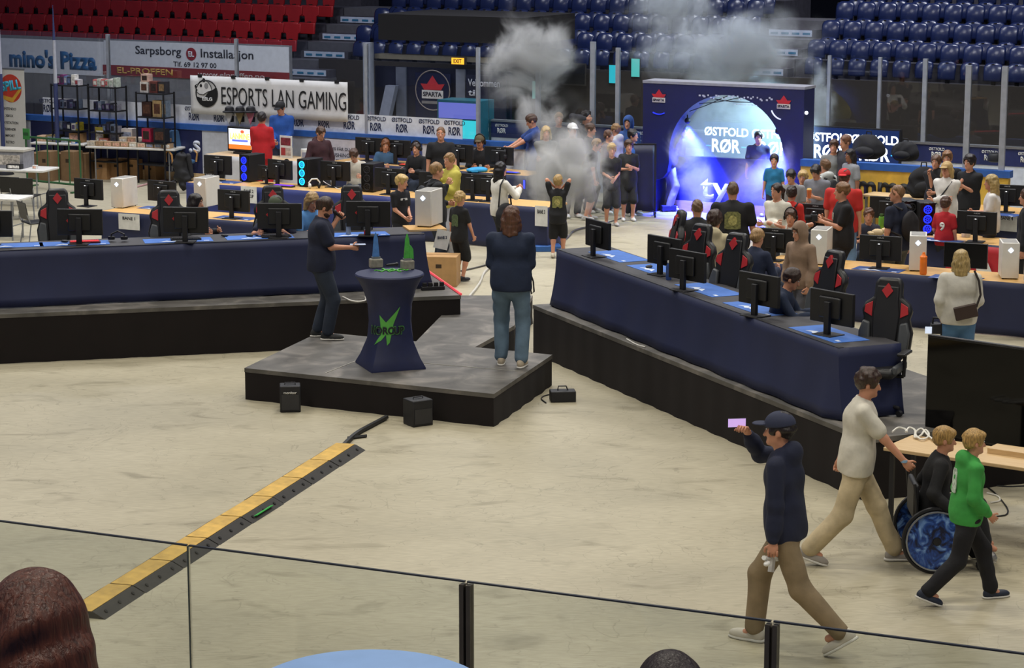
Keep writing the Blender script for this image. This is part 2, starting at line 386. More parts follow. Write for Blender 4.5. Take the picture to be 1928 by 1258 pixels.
o2, w, zb, zt = sheet('wall_banner', 194, 545, 130, 150, dF-.012, mat('7d2526', .55), z0=1.59, z1=1.83); tag(o2, 'dark red wall banner strip with yellow lettering under the white banner', 'banner')
text('EL-PROFFEN', at(327)-at(222), .15, mat('c9a04e', .5), o2, ((at(327)+at(222))/2, -.016, 1.715), bold=.02)
text('www.elproffen.no', at(500)-at(374), .14, mat('b9a6a6', .5), o2, ((at(500)+at(374))/2, -.016, 1.70), bold=.01)
# --- middle: dark balcony, entrance with beam, exit sign, doors
dE = 5.2
def rb(name, q0, q1, y0, y1, d, m, dep=.1, z0=None, z1=None, **k):
    a, zt = W(q0, y0, d); b_, zb = W(q1, y1, d); zt = zt if z1 is None else z1; zb = zb if z0 is None else z0
    o = rink(MB().bb(a, b_, d, d+dep, zb, zt), name, m, **k); return o
struct(rb('wall_balcony', 712, 985, 26, 84, dE, mat('0d0a0c', .9), 2.4))
struct(rb('wall_back', 600, 2100, 118, 300, 8.1, WARMD, .1, z0=0, z1=2.0))
struct(rb('trim_70', 705, 1060, 101, 124, dE+.2, mat('6d675b', .7), .3))
struct(rb('trim_71', 683, 699, 80, 300, dE, mat('8b8f9c', .6), .16, z0=0))
b_a, b_z = W(700, 135, dE+.1); struct(rink(MB().prism([(0, 0), (.36, 1.35), (.62, 1.35), (.26, 0)], (b_a, dE+.1, .35), (1, 0, 0), (0, 0, 1), (0, .15, 0)), 'trim_72', mat('7c8296', .6)))
struct(rb('wall_entrance', 706, 960, 124, 330, dE+.35, mat('14162c', .35), .1, z0=0))
struct(rb('door_1', 745, 765, 126, 250, dE+.3, mat('5a5f70', .5), .05, z0=0)); 
struct(rb('trim_73', 858, 876, 130, 330, dE+.28, mat('6f7484', .5), .05, z0=0))
ex = thing('exit_sign', 'small amber lit exit sign on the beam above the entrance', 'sign', R(*W(862, 115, dE+.1)[:1], dE+.1, 0), rzr)
zt = W(862, 108, dE+.1)[1]; zb = W(862, 122, dE+.1)[1]; hw = .17
MB().bb(-hw, hw, 0, .09, zb, zt).build('housing', mat('4a4030', .5), ex); MB().bb(-hw+.012, hw-.012, -.008, 0, zb+.012, zt-.012).build('light_panel', mat('f0a52a', .4, emit=1.6), ex)
text('EXIT', .2, .09, mat('50360f', .5), ex, (0, -.012, (zb+zt)/2), bold=.02)
def sparta(parent, c, r, ring=True, em=False):
    """round club emblem: star of three points over a lettered plate"""
    RD = mat('b32531', .5); W_ = mat('c9c4c4', .5)
    if ring:
        pts = [(c[0]+r*math.cos(t*PI/14), c[1], c[2]+r*math.sin(t*PI/14)) for t in range(29)]
        MB().tube(pts, r*.03, 5).build('emblem_ring', mat('8a7d78', .5), parent)
    star = [(-.62, 0), (-.66, .34), (-.3, .28), (-.2, .46), (0, .74), (.2, .46), (.3, .28), (.66, .34), (.62, 0)]
    star = [(-.55, .02), (-.78, .36), (-.36, .34), (0, .82), (.36, .34), (.78, .36), (.55, .02)]
    MB().prism([(x*r*.9, z*r*.9) for x, z in reversed(star)], c, (1, 0, 0), (0, 0, 1), (0, -.008, 0)).build('emblem_star', RD, parent)
    MB().bb(c[0]-r*.62, c[0]+r*.62, c[1]-.01, c[1], c[2]-r*.42, c[2]).build('emblem_plate', W_, parent)
    text('SPARTA', r*1.1, r*.24, mat('1a1c30', .5), parent, (c[0], c[1]-.015, c[2]-r*.2), bold=.03, ext=.003)
dr = thing('entrance_door', 'dark glass entrance door with a round club emblem under the amber exit sign', 'door', R(W(815, 200, dE+.25)[0], dE+.25, 0), rzr)
zc = W(815, 170, dE+.25)[1]
MB().bb(-.45, .45, 0, .05, 0, 2.0).build('door_leaf', mat('151937', .25), dr)
sparta(dr, (0, -.004, zc), .44); MB().bb(-.28, .28, -.012, 0, zc-.27-.03, zc-.24).build('emblem_line', mat('7a7577', .5), dr)
ws = thing('welcome_sign', 'dark welcome sign with white lettering right of the entrance door', 'sign', R(W(915, 170, dE+.2)[0], dE+.2, 0), rzr)
zc = W(910, 165, dE+.2)[1]; MB().bb(-.5, .5, 0, .04, 0, 2.0).build('panel', mat('12152e', .4), ws)
text('Velkommen', .8, .16, mat('b9bac4', .5), ws, (-.05, -.008, zc+.1), bold=.02); text('til', .24, .14, mat('b9bac4', .5), ws, (-.33, -.008, zc-.12), bold=.02)
# dim concourse behind the bench boards: side walls, a notice board, screens, hanging coats
nb = thing('notice_board', 'small dark notice board on the concourse wall behind the smoke', 'board', R(W(1080, 140, 7.95)[0], 7.98, 0), rzr)
zc = W(1080, 140, 7.95)[1]; MB().bb(-.28, .28, -.02, 0, zc-.22, zc+.22).build('board_panel', mat('101114', .6), nb); MB().bb(-.31, .31, -.015, .0, zc-.25, zc+.25).build('board_frame', mat('3a3632', .6), nb)
for q, y, c, lab in ((1152, 140, '2fb9c9', 'small lit turquoise poster in the concourse, left of the navy gate'), (1194, 128, '4fb9b0', 'small turquoise sign by the top corner of the navy gate'), (1007, 170, '7fc0b8', 'small pale turquoise vending panel in the concourse behind grey smoke')):
    s_, z_ = W(q, y, 6.0); o = thing('wall_poster', lab, 'poster', R(s_, 8.05, 0), rzr)
    z_ = W(q, y, 8.0)[1]; s_ = W(q, y, 8.0)[0]; o.location = R(s_, 8.09, 0)
    MB().bb(-.1, .1, -.03, 0, z_-.2, z_+.2).build('poster_sheet', mat(c, .4, emit=.5), o); MB().bb(-.12, .12, -.02, 0, z_-.22, z_+.22).build('poster_frame', BLACK, o)
cool = thing('drinks_cooler', 'turquoise and purple lit drinks cooler standing behind the boards by the entrance', 'cooler', R(W(863, 240, 2.2)[0], 2.2, 0), rzr)
MB().bb(-.5, .5, 0, .6, 0, 1.75).build('cabinet', mat('1c5a6a', .4), cool); MB().bb(-.46, .46, -.012, 0, .9, 1.35).build('lit_front', mat('39c4d0', .4, emit=.7), cool)
MB().bb(-.46, .46, -.014, 0, 1.38, 1.7).build('lit_header', mat('6a70c8', .4, emit=.5), cool)
struct(MB().add([(-30, 72, -1), (30, 72, -1), (30, 72, 16), (-30, 72, 16)], [(0, 1, 2, 3)]).build('wall_far', mat('1a1a20', .9)))
# --- seats
def make_seat(name, label, col, cat='seat', group=None, rough=.35, wide=False):
    t = thing(name, label, cat, (0, 0, 0), 0, group)
    m = mat(col, rough, noise=.12, nscale=3)
    if wide:
        prof = [(-.16, 0), (.16, 0), (.175, .15), (.243, .19), (.243, .40), (-.243, .40), (-.243, .19), (-.175, .15)]
        MB().prism(prof, (0, .06, .43), (1, 0, 0), (0, .10, 1), (0, .045, 0)).build('backrest', m, t, bevel=.012)
        MB().prism([(-.23, 0), (.23, 0), (.23, .28), (-.23, .28)], (0, -.12, .16), (1, 0, 0), (0, .12, 1), (0, .07, 0)).build('seat_pan', m, t, bevel=.02)
    else:
        for nm, y0, z0, w, h, q in (('backrest', .09, .43, .215, .40, 1.0), ('seat_pan', -.08, .10, .205, .37, .9)):
            b = MB(); N = 10                                          # a curved shell with rounded shoulders
            for i in range(N+1):
                for j in range(N+1):
                    u, v = -1+2*i/N, j/N
                    ww = w*(1-.38*max(0, (v-.72)/.28)**2)*(1-.10*(1-v)); b.v.append((u*ww, y0+.10*v+.045*u*u-.035*math.sin(PI*v)*q, z0+h*(v-.05*max(0, (abs(u)-.5)/.5)**2*(v > .9))))
            b.f = [[i*(N+1)+j, (i+1)*(N+1)+j, (i+1)*(N+1)+j+1, i*(N+1)+j+1] for i in range(N) for j in range(N)]; b.mi = [0]*len(b.f)
            o = b.build(nm, m, t, smooth=True); sd = o.modifiers.new('t', 'SOLIDIFY'); sd.thickness = .035; sd.offset = 0
    MB().m(0).bb(-.03, .03, -.02, .10, .0, .46).bb(-.17, .17, .02, .06, .30, .36).build('bracket', DARK, t)
    return t
def fill(proto, tree, sa, sb, k, phase=0.0, pitch=.5):
    out = []; n = int((sb-sa)/pitch)
    for i in range(n):
        s_ = sb-.25-i*pitch+phase
        p = R(s_, DR0+.02+RUN*k, TR0+RISE*k)
        out.append((p, s_))
    return out
def seats(name, label, group, col, spans, rough=.35):
    pr = make_seat(name, label, col, group=group, rough=rough, wide=rough > .4); tr = tree_of(pr); first = True
    for sa, sb, k in spans:
        for p, s_ in fill(pr, tr, sa, sb, k):
            c = p+V((0, 0, .6)); dy = c.y*CP-(c.z-CH)*SP; up = c.y*SP+(c.z-CH)*CP
            q = 964+F*c.x/dy; yy = 629-F*up/dy
            if q < -30 or q > 1960 or yy < -30: continue
            if first: pr.location = p; pr.rotation_euler.z = rzr; first = False
            else: dup(pr, p, rzr+random.uniform(-.02, .02), tree=tr)
zz = [W(q, 60, DR0)[0] for q in (-40,)]
seats('stadium_seat', 'red plastic folding seat in the left seating block above the wall banners', 'red seats of the left block', 'a31b20', [(zz[0]-1, sRedR, k) for k in (0, 1, 2)]+[(sRedR-2.2, sRedR, k) for k in (-3, -2, -1)], .45)
seats('stadium_seat', 'dark blue plastic folding seat in the middle seating block above the balcony and smoke', 'blue seats of the middle block', '19244c', [(sSt1, sB2a, k) for k in (0, 1, 2, 3)], .25)
seats('stadium_seat', 'dark blue plastic folding seat in the right seating block beyond the second stairway', 'blue seats of the right block', '19244c', [(sB2b, 21, k) for k in (0, 1, 2, 3)], .25)
# --- near glass wall of the rink
ga, gb = P(0, 980, 3.0), P(1928, 1230, 3.0)
gdir = (gb-ga).normalized(); grz = math.atan2(gdir.y, gdir.x); gn = V((-gdir.y, gdir.x, 0))
def gpos(q):  # distance along the glass line where it meets image column q
    r = ray(q, 1100); k = r.x/r.y
    return (ga.x-k*ga.y)/(k*gdir.y-gdir.x)
cuts = [gpos(q) for q in (-700, -190, 356, 878, 1456, 2080, 2800)]
for i in range(6):
    g0, g1 = cuts[i]+.006, cuts[i+1]-.006
    o = MB().bb(g0, g1, -.006, .006, 1.1, 3.0).build('window_%d' % (20+i), GLASS_NEAR, loc=(ga.x, ga.y, 0), rz=grz); struct(o)
    struct(MB().bb(g0, g1, -.007, .007, 2.994, 3.001).build('trim_%d' % (80+i), mat('3c4048', .3), loc=(ga.x, ga.y, 0), rz=grz))
struct(MB().bb(cuts[2]-.003, cuts[2]+.003, -.007, .007, 1.1, 2.995).build('trim_88', mat('55605c', .3), loc=(ga.x, ga.y, 0), rz=grz))
for i, q in enumerate((3, 4)):
    c = cuts[q]; pt = mat('6a645c', .4, .5)
    zlo = 2.55 if q == 3 else 1.1
    struct(MB().bb(c-.026, c-.006, -.02, .02, zlo, 2.985).bb(c+.006, c+.026, -.02, .02, zlo, 2.985).bb(c-.006, c+.006, .006, .02, 1.1, 2.97).build('trim_%d' % (92+i), pt, loc=(ga.x, ga.y, 0), rz=grz))
struct(MB().bb(cuts[0], cuts[-1], -.1, .1, 0, 1.1).build('wall_boards_near', BWHITE, loc=(ga.x, ga.y, 0), rz=grz))
# small end pane at the lower left, nearer to the camera
q0, q1 = DY(-40, 1105, 7.6), DY(58, 1047, 8.2)
d_ = (q1-q0); L = V((d_.x, d_.y, 0)).length
struct(MB().bb(0, L, -.005, .005, 1.1, 2.62).build('window_30', GLASS_NEAR, loc=(q0.x, q0.y, 0), rz=math.atan2(d_.y, d_.x)))
# ================================================================ people: smooth bodies from blended round cones and ellipsoids
def n3(a): return np.array(a, float)
class SDF:
    def __init__(s, h): s.p = []; s.h = h
    def cone(s, a, b, ra, rb, k=.03, op='u'):
        a, b = n3(a), n3(b); r = max(ra, rb)
        s.p.append((op, 0, (a, b, ra, rb), k, np.minimum(a, b)-r, np.maximum(a, b)+r)); return s
    def ell(s, c, r, k=.03, B=None, op='u'):
        c = n3(c); r = n3(r); B = np.eye(3) if B is None else np.array(B, float)     # rows of B: local axes
        e = np.sqrt(((B.T*r)**2).sum(1))
        s.p.append((op, 1, (c, r, B), k, c-e, c+e)); return s
    def box(s, c, r, B=None, rnd=.01, k=.01, op='u'):
        c = n3(c); r = n3(r); B = np.eye(3) if B is None else np.array(B, float)
        e = np.abs(B.T*r).sum(1)
        s.p.append((op, 2, (c, r, B, rnd), k, c-e, c+e)); return s
    def cut(s, p, n, k=.006):                                                    # keep the side n points away from
        n = n3(n); n = n/np.linalg.norm(n)
        s.p.append(('c', 3, (n3(p), n), k, None, None)); return s
    def mesh(s):
        h = s.h; us = [q for q in s.p if q[0] == 'u']
        lo = np.min([q[4] for q in us], 0)-3*h-.02; hi = np.max([q[5] for q in us], 0)+3*h+.02
        N = np.ceil((hi-lo)/h).astype(int)+1
        ax = [(lo[i]+h*np.arange(N[i])).astype(np.float32) for i in range(3)]
        D = np.full(N, .5, np.float32)
        for op, ty, pr, k, a, b in s.p:
            if a is None: sl = (slice(0, N[0]), slice(0, N[1]), slice(0, N[2]))
            else:
                i0 = np.clip(np.floor((a-k-2.5*h-lo)/h).astype(int), 0, N); i1 = np.clip(np.ceil((b+k+2.5*h-lo)/h).astype(int)+1, 0, N)
                if (i1 <= i0).any(): continue
                sl = tuple(slice(i0[i], i1[i]) for i in range(3))
            X, Y, Z = np.meshgrid(ax[0][sl[0]], ax[1][sl[1]], ax[2][sl[2]], indexing='ij', sparse=True)
            if ty == 0:
                A, Bq, ra, rb = pr; d = Bq-A; L2 = d.dot(d)+1e-9
                px, py, pz = X-A[0], Y-A[1], Z-A[2]
                t = np.clip((px*d[0]+py*d[1]+pz*d[2])/L2, 0, 1)
                f = np.sqrt((px-d[0]*t)**2+(py-d[1]*t)**2+(pz-d[2]*t)**2)-(ra+(rb-ra)*t)
            elif ty == 1:
                c, r, B = pr; px, py, pz = X-c[0], Y-c[1], Z-c[2]
                u = [(B[i, 0]*px+B[i, 1]*py+B[i, 2]*pz)/r[i] for i in range(3)]
                q = np.sqrt(u[0]**2+u[1]**2+u[2]**2)+1e-6; g = np.sqrt((u[0]/r[0])**2+(u[1]/r[1])**2+(u[2]/r[2])**2)+1e-6
                f = q*(q-1)/g
            elif ty == 2:
                c, r, B, rnd = pr; px, py, pz = X-c[0], Y-c[1], Z-c[2]
                u = [np.abs(B[i, 0]*px+B[i, 1]*py+B[i, 2]*pz)-(r[i]-rnd) for i in range(3)]
                f = np.sqrt(np.maximum(u[0], 0)**2+np.maximum(u[1], 0)**2+np.maximum(u[2], 0)**2)+np.minimum(np.maximum(np.maximum(u[0], u[1]), u[2]), 0)-rnd
            else:
                p, n = pr; f = (X-p[0])*n[0]+(Y-p[1])*n[1]+(Z-p[2])*n[2]
            f = f.astype(np.float32); g = D[sl]
            if op == 'u':
                hh = np.maximum(k-np.abs(g-f), 0); D[sl] = np.minimum(g, f)-hh*hh/(4*k)
            else:
                if op == 's': f = -f
                hh = np.maximum(k-np.abs(g-f), 0); D[sl] = np.maximum(g, f)+hh*hh/(4*k)
        return nets(D, lo, h)
def nets(D, lo, h):
    ins = D < 0
    c = ins[:-1, :-1, :-1].astype(np.int8)
    cnt = sum(ins[a:a+D.shape[0]-1, b:b+D.shape[1]-1, e:e+D.shape[2]-1].astype(np.int8) for a in (0, 1) for b in (0, 1) for e in (0, 1))
    act = (cnt > 0) & (cnt < 8)
    idx = np.argwhere(act)
    if len(idx) == 0: return np.zeros((0, 3)), np.zeros((0, 4), int)
    I = np.full(act.shape, -1, np.int64); I[act] = np.arange(len(idx))
    acc = np.zeros((len(idx), 3)); n = np.zeros(len(idx))
    cr = [(a, b, e) for a in (0, 1) for b in (0, 1) for e in (0, 1)]
    val = {q: D[idx[:, 0]+q[0], idx[:, 1]+q[1], idx[:, 2]+q[2]] for q in cr}
    for p in cr:
        for axn in range(3):
            if p[axn] == 0:
                q = list(p); q[axn] = 1; q = tuple(q); va, vb = val[p], val[q]
                m = (va < 0) != (vb < 0)
                t = np.where(m, va/(va-vb+1e-12), 0)
                pt = np.tile(np.array(p, float), (len(idx), 1)); pt[:, axn] += t
                acc[m] += pt[m]; n[m] += 1
    vs = lo+h*(idx+acc/n[:, None])
    fs = []
    for axn in range(3):
        a1, a2 = (axn+1) % 3, (axn+2) % 3
        s0 = [slice(None)]*3; s1 = [slice(None)]*3; s0[axn] = slice(0, -1); s1[axn] = slice(1, None)
        m = ins[tuple(s0)] != ins[tuple(s1)]
        e = np.argwhere(m)
        ok = (e[:, a1] > 0) & (e[:, a2] > 0) & (e[:, a1] < D.shape[a1]-1) & (e[:, a2] < D.shape[a2]-1)
        e = e[ok]; fl = ins[tuple(s0)][tuple(e.T)]
        def cell(d1, d2):
            c = e.copy(); c[:, a1] += d1; c[:, a2] += d2; return I[tuple(c.T)]
        q = np.stack([cell(-1, -1), cell(0, -1), cell(0, 0), cell(-1, 0)], 1)
        q[~fl] = q[~fl][:, ::-1]; fs.append(q)
    return vs, np.concatenate(fs)
def relax(vs, fs, it=2):
    """a few rounds of light smoothing"""
    if len(vs) == 0: return vs
    e = np.concatenate([fs[:, [0, 1]], fs[:, [1, 2]], fs[:, [2, 3]], fs[:, [3, 0]]])
    for _ in range(it):
        acc = np.zeros_like(vs); c = np.zeros(len(vs))
        for k in range(3):
            acc[:, k] = np.bincount(e[:, 0], vs[e[:, 1], k], len(vs))+np.bincount(e[:, 1], vs[e[:, 0], k], len(vs))
        c = np.bincount(e[:, 0], minlength=len(vs))+np.bincount(e[:, 1], minlength=len(vs))
        vs = vs*.5+.5*acc/np.maximum(c, 1)[:, None]
    return vs
def mesh_obj(name, vs, fs, mats, parent, extra=None, mirror=False):
    """extra: MB whose faces join the same mesh, its slots already counted in mats"""
    me = bpy.data.meshes.new(name)
    V0 = len(vs); n4 = len(fs)
    ev = extra.v if extra else []; ef = extra.f if extra else []
    allv = np.concatenate([np.asarray(vs, float).reshape(-1, 3), np.array(ev, float).reshape(-1, 3)])
    ln = np.concatenate([np.full(n4, 4, int), np.array([len(f) for f in ef], int)]).astype(int)
    li = np.concatenate([np.asarray(fs).ravel(), np.array([i+V0 for f in ef for i in f], int)]).astype(np.int32)
    me.vertices.add(len(allv)); me.vertices.foreach_set('co', allv.astype(np.float32).ravel())
    me.loops.add(len(li)); me.loops.foreach_set('vertex_index', li)
    me.polygons.add(len(ln)); st = np.concatenate([[0], np.cumsum(ln)[:-1]]).astype(np.int32)
    me.polygons.foreach_set('loop_start', st); me.polygons.foreach_set('loop_total', ln.astype(np.int32))
    mi = np.concatenate([np.zeros(n4, int), np.array(extra.mi if extra else [], int)]).astype(np.int32)
    me.polygons.foreach_set('material_index', mi); me.polygons.foreach_set('use_smooth', np.ones(len(ln), bool))
    me.update(); me.validate()
    for m in mats: me.materials.append(m)
    o = bpy.data.objects.new(name, me); COL.objects.link(o); o.parent = parent
    return o
def nrm(v): return v/(np.linalg.norm(v)+1e-9)
def ik(a, t, l1, l2, hint):
    d = t-a; L = np.linalg.norm(d); L = min(max(L, abs(l1-l2)+.02), (l1+l2)*.999); u = nrm(d)
    x = (l1*l1-l2*l2+L*L)/(2*L); y = math.sqrt(max(l1*l1-x*x, 0))
    h = n3(hint); h = h-u*h.dot(u); h = nrm(h)
    return a+u*x+h*y, a+u*L
def rotm(yaw=0, pitch=0, roll=0):
    """columns: right, forward, up of a frame turned by yaw (to the right), pitched (up) and rolled, in degrees"""
    y, p, r = (math.radians(q) for q in (yaw, pitch, roll))
    Rz = np.array([[math.cos(y), math.sin(y), 0], [-math.sin(y), math.cos(y), 0], [0, 0, 1]])
    Rx = np.array([[1, 0, 0], [0, math.cos(p), -math.sin(p)], [0, math.sin(p), math.cos(p)]])
    Ry = np.array([[math.cos(r), 0, math.sin(r)], [0, 1, 0], [-math.sin(r), 0, math.cos(r)]])
    return Rz @ Rx @ Ry
HM = {}
def hair_mat(c):
    if c in HM: return HM[c]
    m = bpy.data.materials.new('hair_strands'); m.use_nodes = True; nt = m.node_tree; b = nt.nodes['Principled BSDF']; L = nt.links.new
    tc = nt.nodes.new('ShaderNodeTexCoord'); mp = nt.nodes.new('ShaderNodeMapping'); mp.inputs['Scale'].default_value = (95, 95, 7)
    n = nt.nodes.new('ShaderNodeTexNoise'); n.inputs['Scale'].default_value = 1.0; n.inputs['Detail'].default_value = 3; n.inputs['Distortion'].default_value = .6
    r = nt.nodes.new('ShaderNodeValToRGB'); q = lin(c); e = r.color_ramp.elements
    e[0].position = .3; e[0].color = (*[x*.45 for x in q], 1); e[1].position = .72; e[1].color = (*[min(1, x*1.5) for x in q], 1)
    bp = nt.nodes.new('ShaderNodeBump'); bp.inputs['Strength'].default_value = .6; bp.inputs['Distance'].default_value = .01
    L(tc.outputs['Object'], mp.inputs[0]); L(mp.outputs[0], n.inputs['Vector']); L(n.outputs[0], r.inputs[0]); L(r.outputs[0], b.inputs['Base Color']); L(n.outputs[0], bp.inputs['Height']); L(bp.outputs[0], b.inputs['Normal'])
    b.inputs['Roughness'].default_value = .42; HM[c] = m; return m
SKIN = 'c98f72'
POSES = dict(
    stand=dict(hl=(-.25, .03, .80), hr=(.25, .03, .80)),
    phone=dict(hl=(-.07, .30, 1.18), hr=(.07, .30, 1.18)),
    face=dict(hl=(-.09, .14, 1.52), hr=(.09, .14, 1.52), eo=.45),
    photo=dict(hl=(-.08, .30, 1.45), hr=(.08, .30, 1.45), eo=.8),
    crossed=dict(hl=(.13, .20, 1.14), hr=(-.13, .24, 1.17), eo=.9, gl=1.5, gr=1.5),
    hips=dict(hl=(-.24, .05, 1.0), hr=(.24, .05, 1.0), eo=1.6),
    sit=dict(hip=.46, fl=(-.12, .42, 0), fr=(.12, .42, 0), hl=(-.16, .38, .76), hr=(.16, .38, .76), lean=8),
    walk=dict(fl=(-.08, .34, 0), fr=(.08, -.36, .03), hl=(-.24, -.18, .84), hr=(.24, .22, .86), hip=.88, lean=3),
    chin=dict(hl=(-.04, .22, 1.12), hr=(.06, .17, 1.42)),
    pocket=dict(hl=(-.22, .09, .90), hr=(.22, .09, .90), eo=1.0),
)
PEOPLE = []
def person(label, px, py, h=1.75, face=180, pose='stand', shirt='1a1a1e', pants='20232e', hair='4a3524', style='short', skin=SKIN, shoes='d0cec8',
           sleeve='short', zf=0.0, hd=(0, 0, 0), girth=1.0, legs='long', cap=None, hood=None, foot=None, res=None, head=None, loose=1.0, group=None,
           shirt_len=0.0, Y=None, collar=None, name='person', **ov):
    """px, py: image column and row of the crown of the head (or foot=(x, y): of the feet); h: height; face: heading in degrees, 0 away from the camera, 90 to the right, 180 towards it"""
    q = dict(hip=None, lean=0, fl=(-.10, .02, 0), fr=(.10, -.02, 0), hl=None, hr=None, eo=.35, twist=0, gl=.9, gr=.9, side=0)
    q.update(POSES[pose]); q.update({k: v for k, v in ov.items() if k in q})
    s = h/1.75; kid = h < 1.5
    hs = (head or (1.0 if not kid else 1.0+(1.5-h)*.45))*(1/s if kid else 1)       # head size: children keep a larger head
    if kid: hs = (1.0-.16*(1.75-h))/s
    hipz = (q['hip'] if q['hip'] is not None else .93)
    w = .93 if kid else 1.0; w *= girth
    pel = n3((q['side'], 0, hipz))
    T = rotm(q['twist'], -q['lean'], 0)
    up = T @ n3((0, 0, 1)); rt = T @ n3((1, 0, 0)); fw = T @ n3((0, 1, 0))
    chest = pel+up*.36; sh = pel+up*.485; neck = pel+up*.545; 
    SL, SR = sh-rt*.178*w, sh+rt*.178*w
    HR = rotm(hd[0]+q['twist'], hd[1]-q['lean']*.3, hd[2])
    hc = neck+up*.085+HR @ n3((0, .025, .075*hs)); hf = HR @ n3((0, 1, 0)); hu = HR @ n3((0, 0, 1)); hr_ = HR @ n3((1, 0, 0))
    JL, JR = pel-rt*.09*w-up*.02, pel+rt*.09*w-up*.02
    # arms
    arms = []
    for sg, S, key in ((-1, SL, 'hl'), (1, SR, 'hr')):
        t = n3(q[key]) if q[key] is not None else n3((sg*.25, .03, .80))
        if q['hip'] is None or True: pass
        hint = rt*sg*q['eo']-fw*.8-np.array((0, 0, .55))
        e, wr = ik(S, t, .285, .255, hint); arms.append((sg, S, e, wr))
    legs_ = []
    for sg, J, key in ((-1, JL, 'fl'), (1, JR, 'fr')):
        ft = n3(q[key]); an = ft+n3((0, 0, .085))
        kn, an2 = ik(J, an, .43, .425, fw*1.0+rt*sg*.12); legs_.append((sg, J, kn, an2, ft))
    ref_top = hc+hu*.125*hs
    # place
    if foot is not None:
        fp = P(foot[0], foot[1], zf); org = n3((fp.x, fp.y, zf))
    else:
        top = P(px, py, zf+s*ref_top[2]) if Y is None else DY(px, py, Y)
        cf, sf = math.cos(math.radians(face)), math.sin(math.radians(face))
        off = n3((ref_top[0]*cf+ref_top[1]*sf, -ref_top[0]*sf+ref_top[1]*cf, 0))*s
        org = n3((top.x, top.y, zf if Y is None else top.z-s*ref_top[2]))-off
    dist = org[1]
    vox = res or (.0085 if dist < 24 else .011 if dist < 33 else .0135)
    vx = vox/s
    # ---------- body
    B = SDF(vx)
    g = w
    B.ell(pel+up*.0, (.148*g, .100*g, .12), .04, np.stack([rt, fw, up]))
    B.ell(pel+up*.17, (.135*g, .095*g, .17), .05, np.stack([rt, fw, up]))
    B.ell(chest+up*.01, (.165*g, .11*g, .19), .05, np.stack([rt, fw, up]))
    B.cone(SL+rt*.03, SR-rt*.03, .056, .056, .05)
    B.cone(neck-up*.06, hc-hu*.05*hs, .058, .052, .03)
    Bm = np.stack([hr_, hf, hu])
    B.ell(hc+hu*.02*hs, (.074*hs, .094*hs, .100*hs), .03, Bm)
    B.ell(hc+(hf*.022-hu*.055)*hs, (.056*hs, .066*hs, .066*hs), .03, Bm)
    B.cone(hc+(hf*.094-hu*.004)*hs, hc+(hf*.108-hu*.038)*hs, .009*hs, .014*hs, .016)
    B.cone(hc+(hf*.074-hu*.092)*hs, hc+(hf*.078-hu*.094)*hs, .018*hs, .018*hs, .03)
    for sg in (-1, 1): B.ell(hc+(hr_*sg*.074-hf*.006-hu*.012)*hs, (.012*hs, .021*hs, .032*hs), .008, Bm)
    for sg in (-1, 1): B.ell(hc+(hr_*sg*.031+hf*.090+hu*.014)*hs, (.018*hs, .012*hs, .013*hs), .012, Bm, op='s')
    ex = MB(); skm = mat(skin, .55, noise=.06, nscale=6)
    for sg, S, e, wr in arms:
        B.cone(S, e, .050*g, .040, .03); B.cone(e, wr, .040, .026, .02)
        d = nrm(wr-e); 
        hb = q['gl'] if sg < 0 else q['gr']
        inward = -rt*sg+fw*.2; pn = inward-d*inward.dot(d); pn = nrm(pn); tx = np.cross(d, pn); 
        if tx.dot(fw+up*.6) < 0: tx = -tx
        pc = wr+d*.045
        B.ell(pc, (.040, .048, .017), .02, np.stack([tx, d, pn]))
        kb = wr+d*.082
        for i, (o_, L_) in enumerate(((-.030, .058), (-.010, .072), (.010, .078), (.029, .070))):
            p0 = kb+tx*o_-d*.022; a1 = hb*.5; a2 = hb*1.1
            p1 = p0+d*.02; p2 = p1+(d*math.cos(a1)+pn*math.sin(a1))*L_*.42; p3 = p2+(d*math.cos(a1+a2)+pn*math.sin(a1+a2))*L_*.36; p4 = p3+(d*math.cos(a1+a2*1.6)+pn*math.sin(a1+a2*1.6))*L_*.28
            ex.tube([p0, p1, p2, p3, p4], [.0095, .0095, .0088, .0080, .0055], 6)
        t0 = wr+d*.030+tx*.026; t1 = t0+nrm(tx*.9+d*.6+pn*.25)*.034; t2 = t1+nrm(d*1.0+tx*.25+pn*.35*(1+hb))*.032; t3 = t2+nrm(d*.8+pn*.5*(1+hb)-tx*.1)*.022
        ex.tube([t0-tx*.015, t0, t1, t2, t3], [.012, .012, .0105, .0095, .006], 6)
    for sg, J, kn, an, ft in legs_:
        B.cone(J, kn, .076*g, .052, .04); B.cone(kn, kn+(an-kn)*.35, .052, .054, .03); B.cone(kn+(an-kn)*.3, an, .054, .036, .03)
        B.cone(an, ft+n3((0, .10, .035)), .036, .028, .02)
    vs, fs = B.mesh(); vs = relax(vs, fs, 1)
    # face details in the same mesh: eyes, brows, lips
    Rm = MX([[float(hr_[i]), float(hf[i]), float(hu[i])] for i in range(3)])
    for sg in (-1, 1):
        ec = hc+(hr_*sg*.031+hf*.0865+hu*.013)*hs
        ex.m(1).ball(ec, (.0125*hs, .007*hs, .008*hs), 8, 5, Rm)
        ex.m(2).ball(ec+hf*.0050*hs, (.0058*hs, .0035*hs, .006*hs), 6, 4, Rm)
        ex.m(3).tube([hc+(hr_*sg*.014+hf*.0945+hu*.031)*hs, hc+(hr_*sg*.032+hf*.0935+hu*.036)*hs, hc+(hr_*sg*.050+hf*.080+hu*.029)*hs], [.003*hs, .0042*hs, .002*hs], 5)
    ex.m(4).ball(hc+(hf*.0855-hu*.064)*hs, (.022*hs, .008*hs, .0065*hs), 8, 5, Rm)
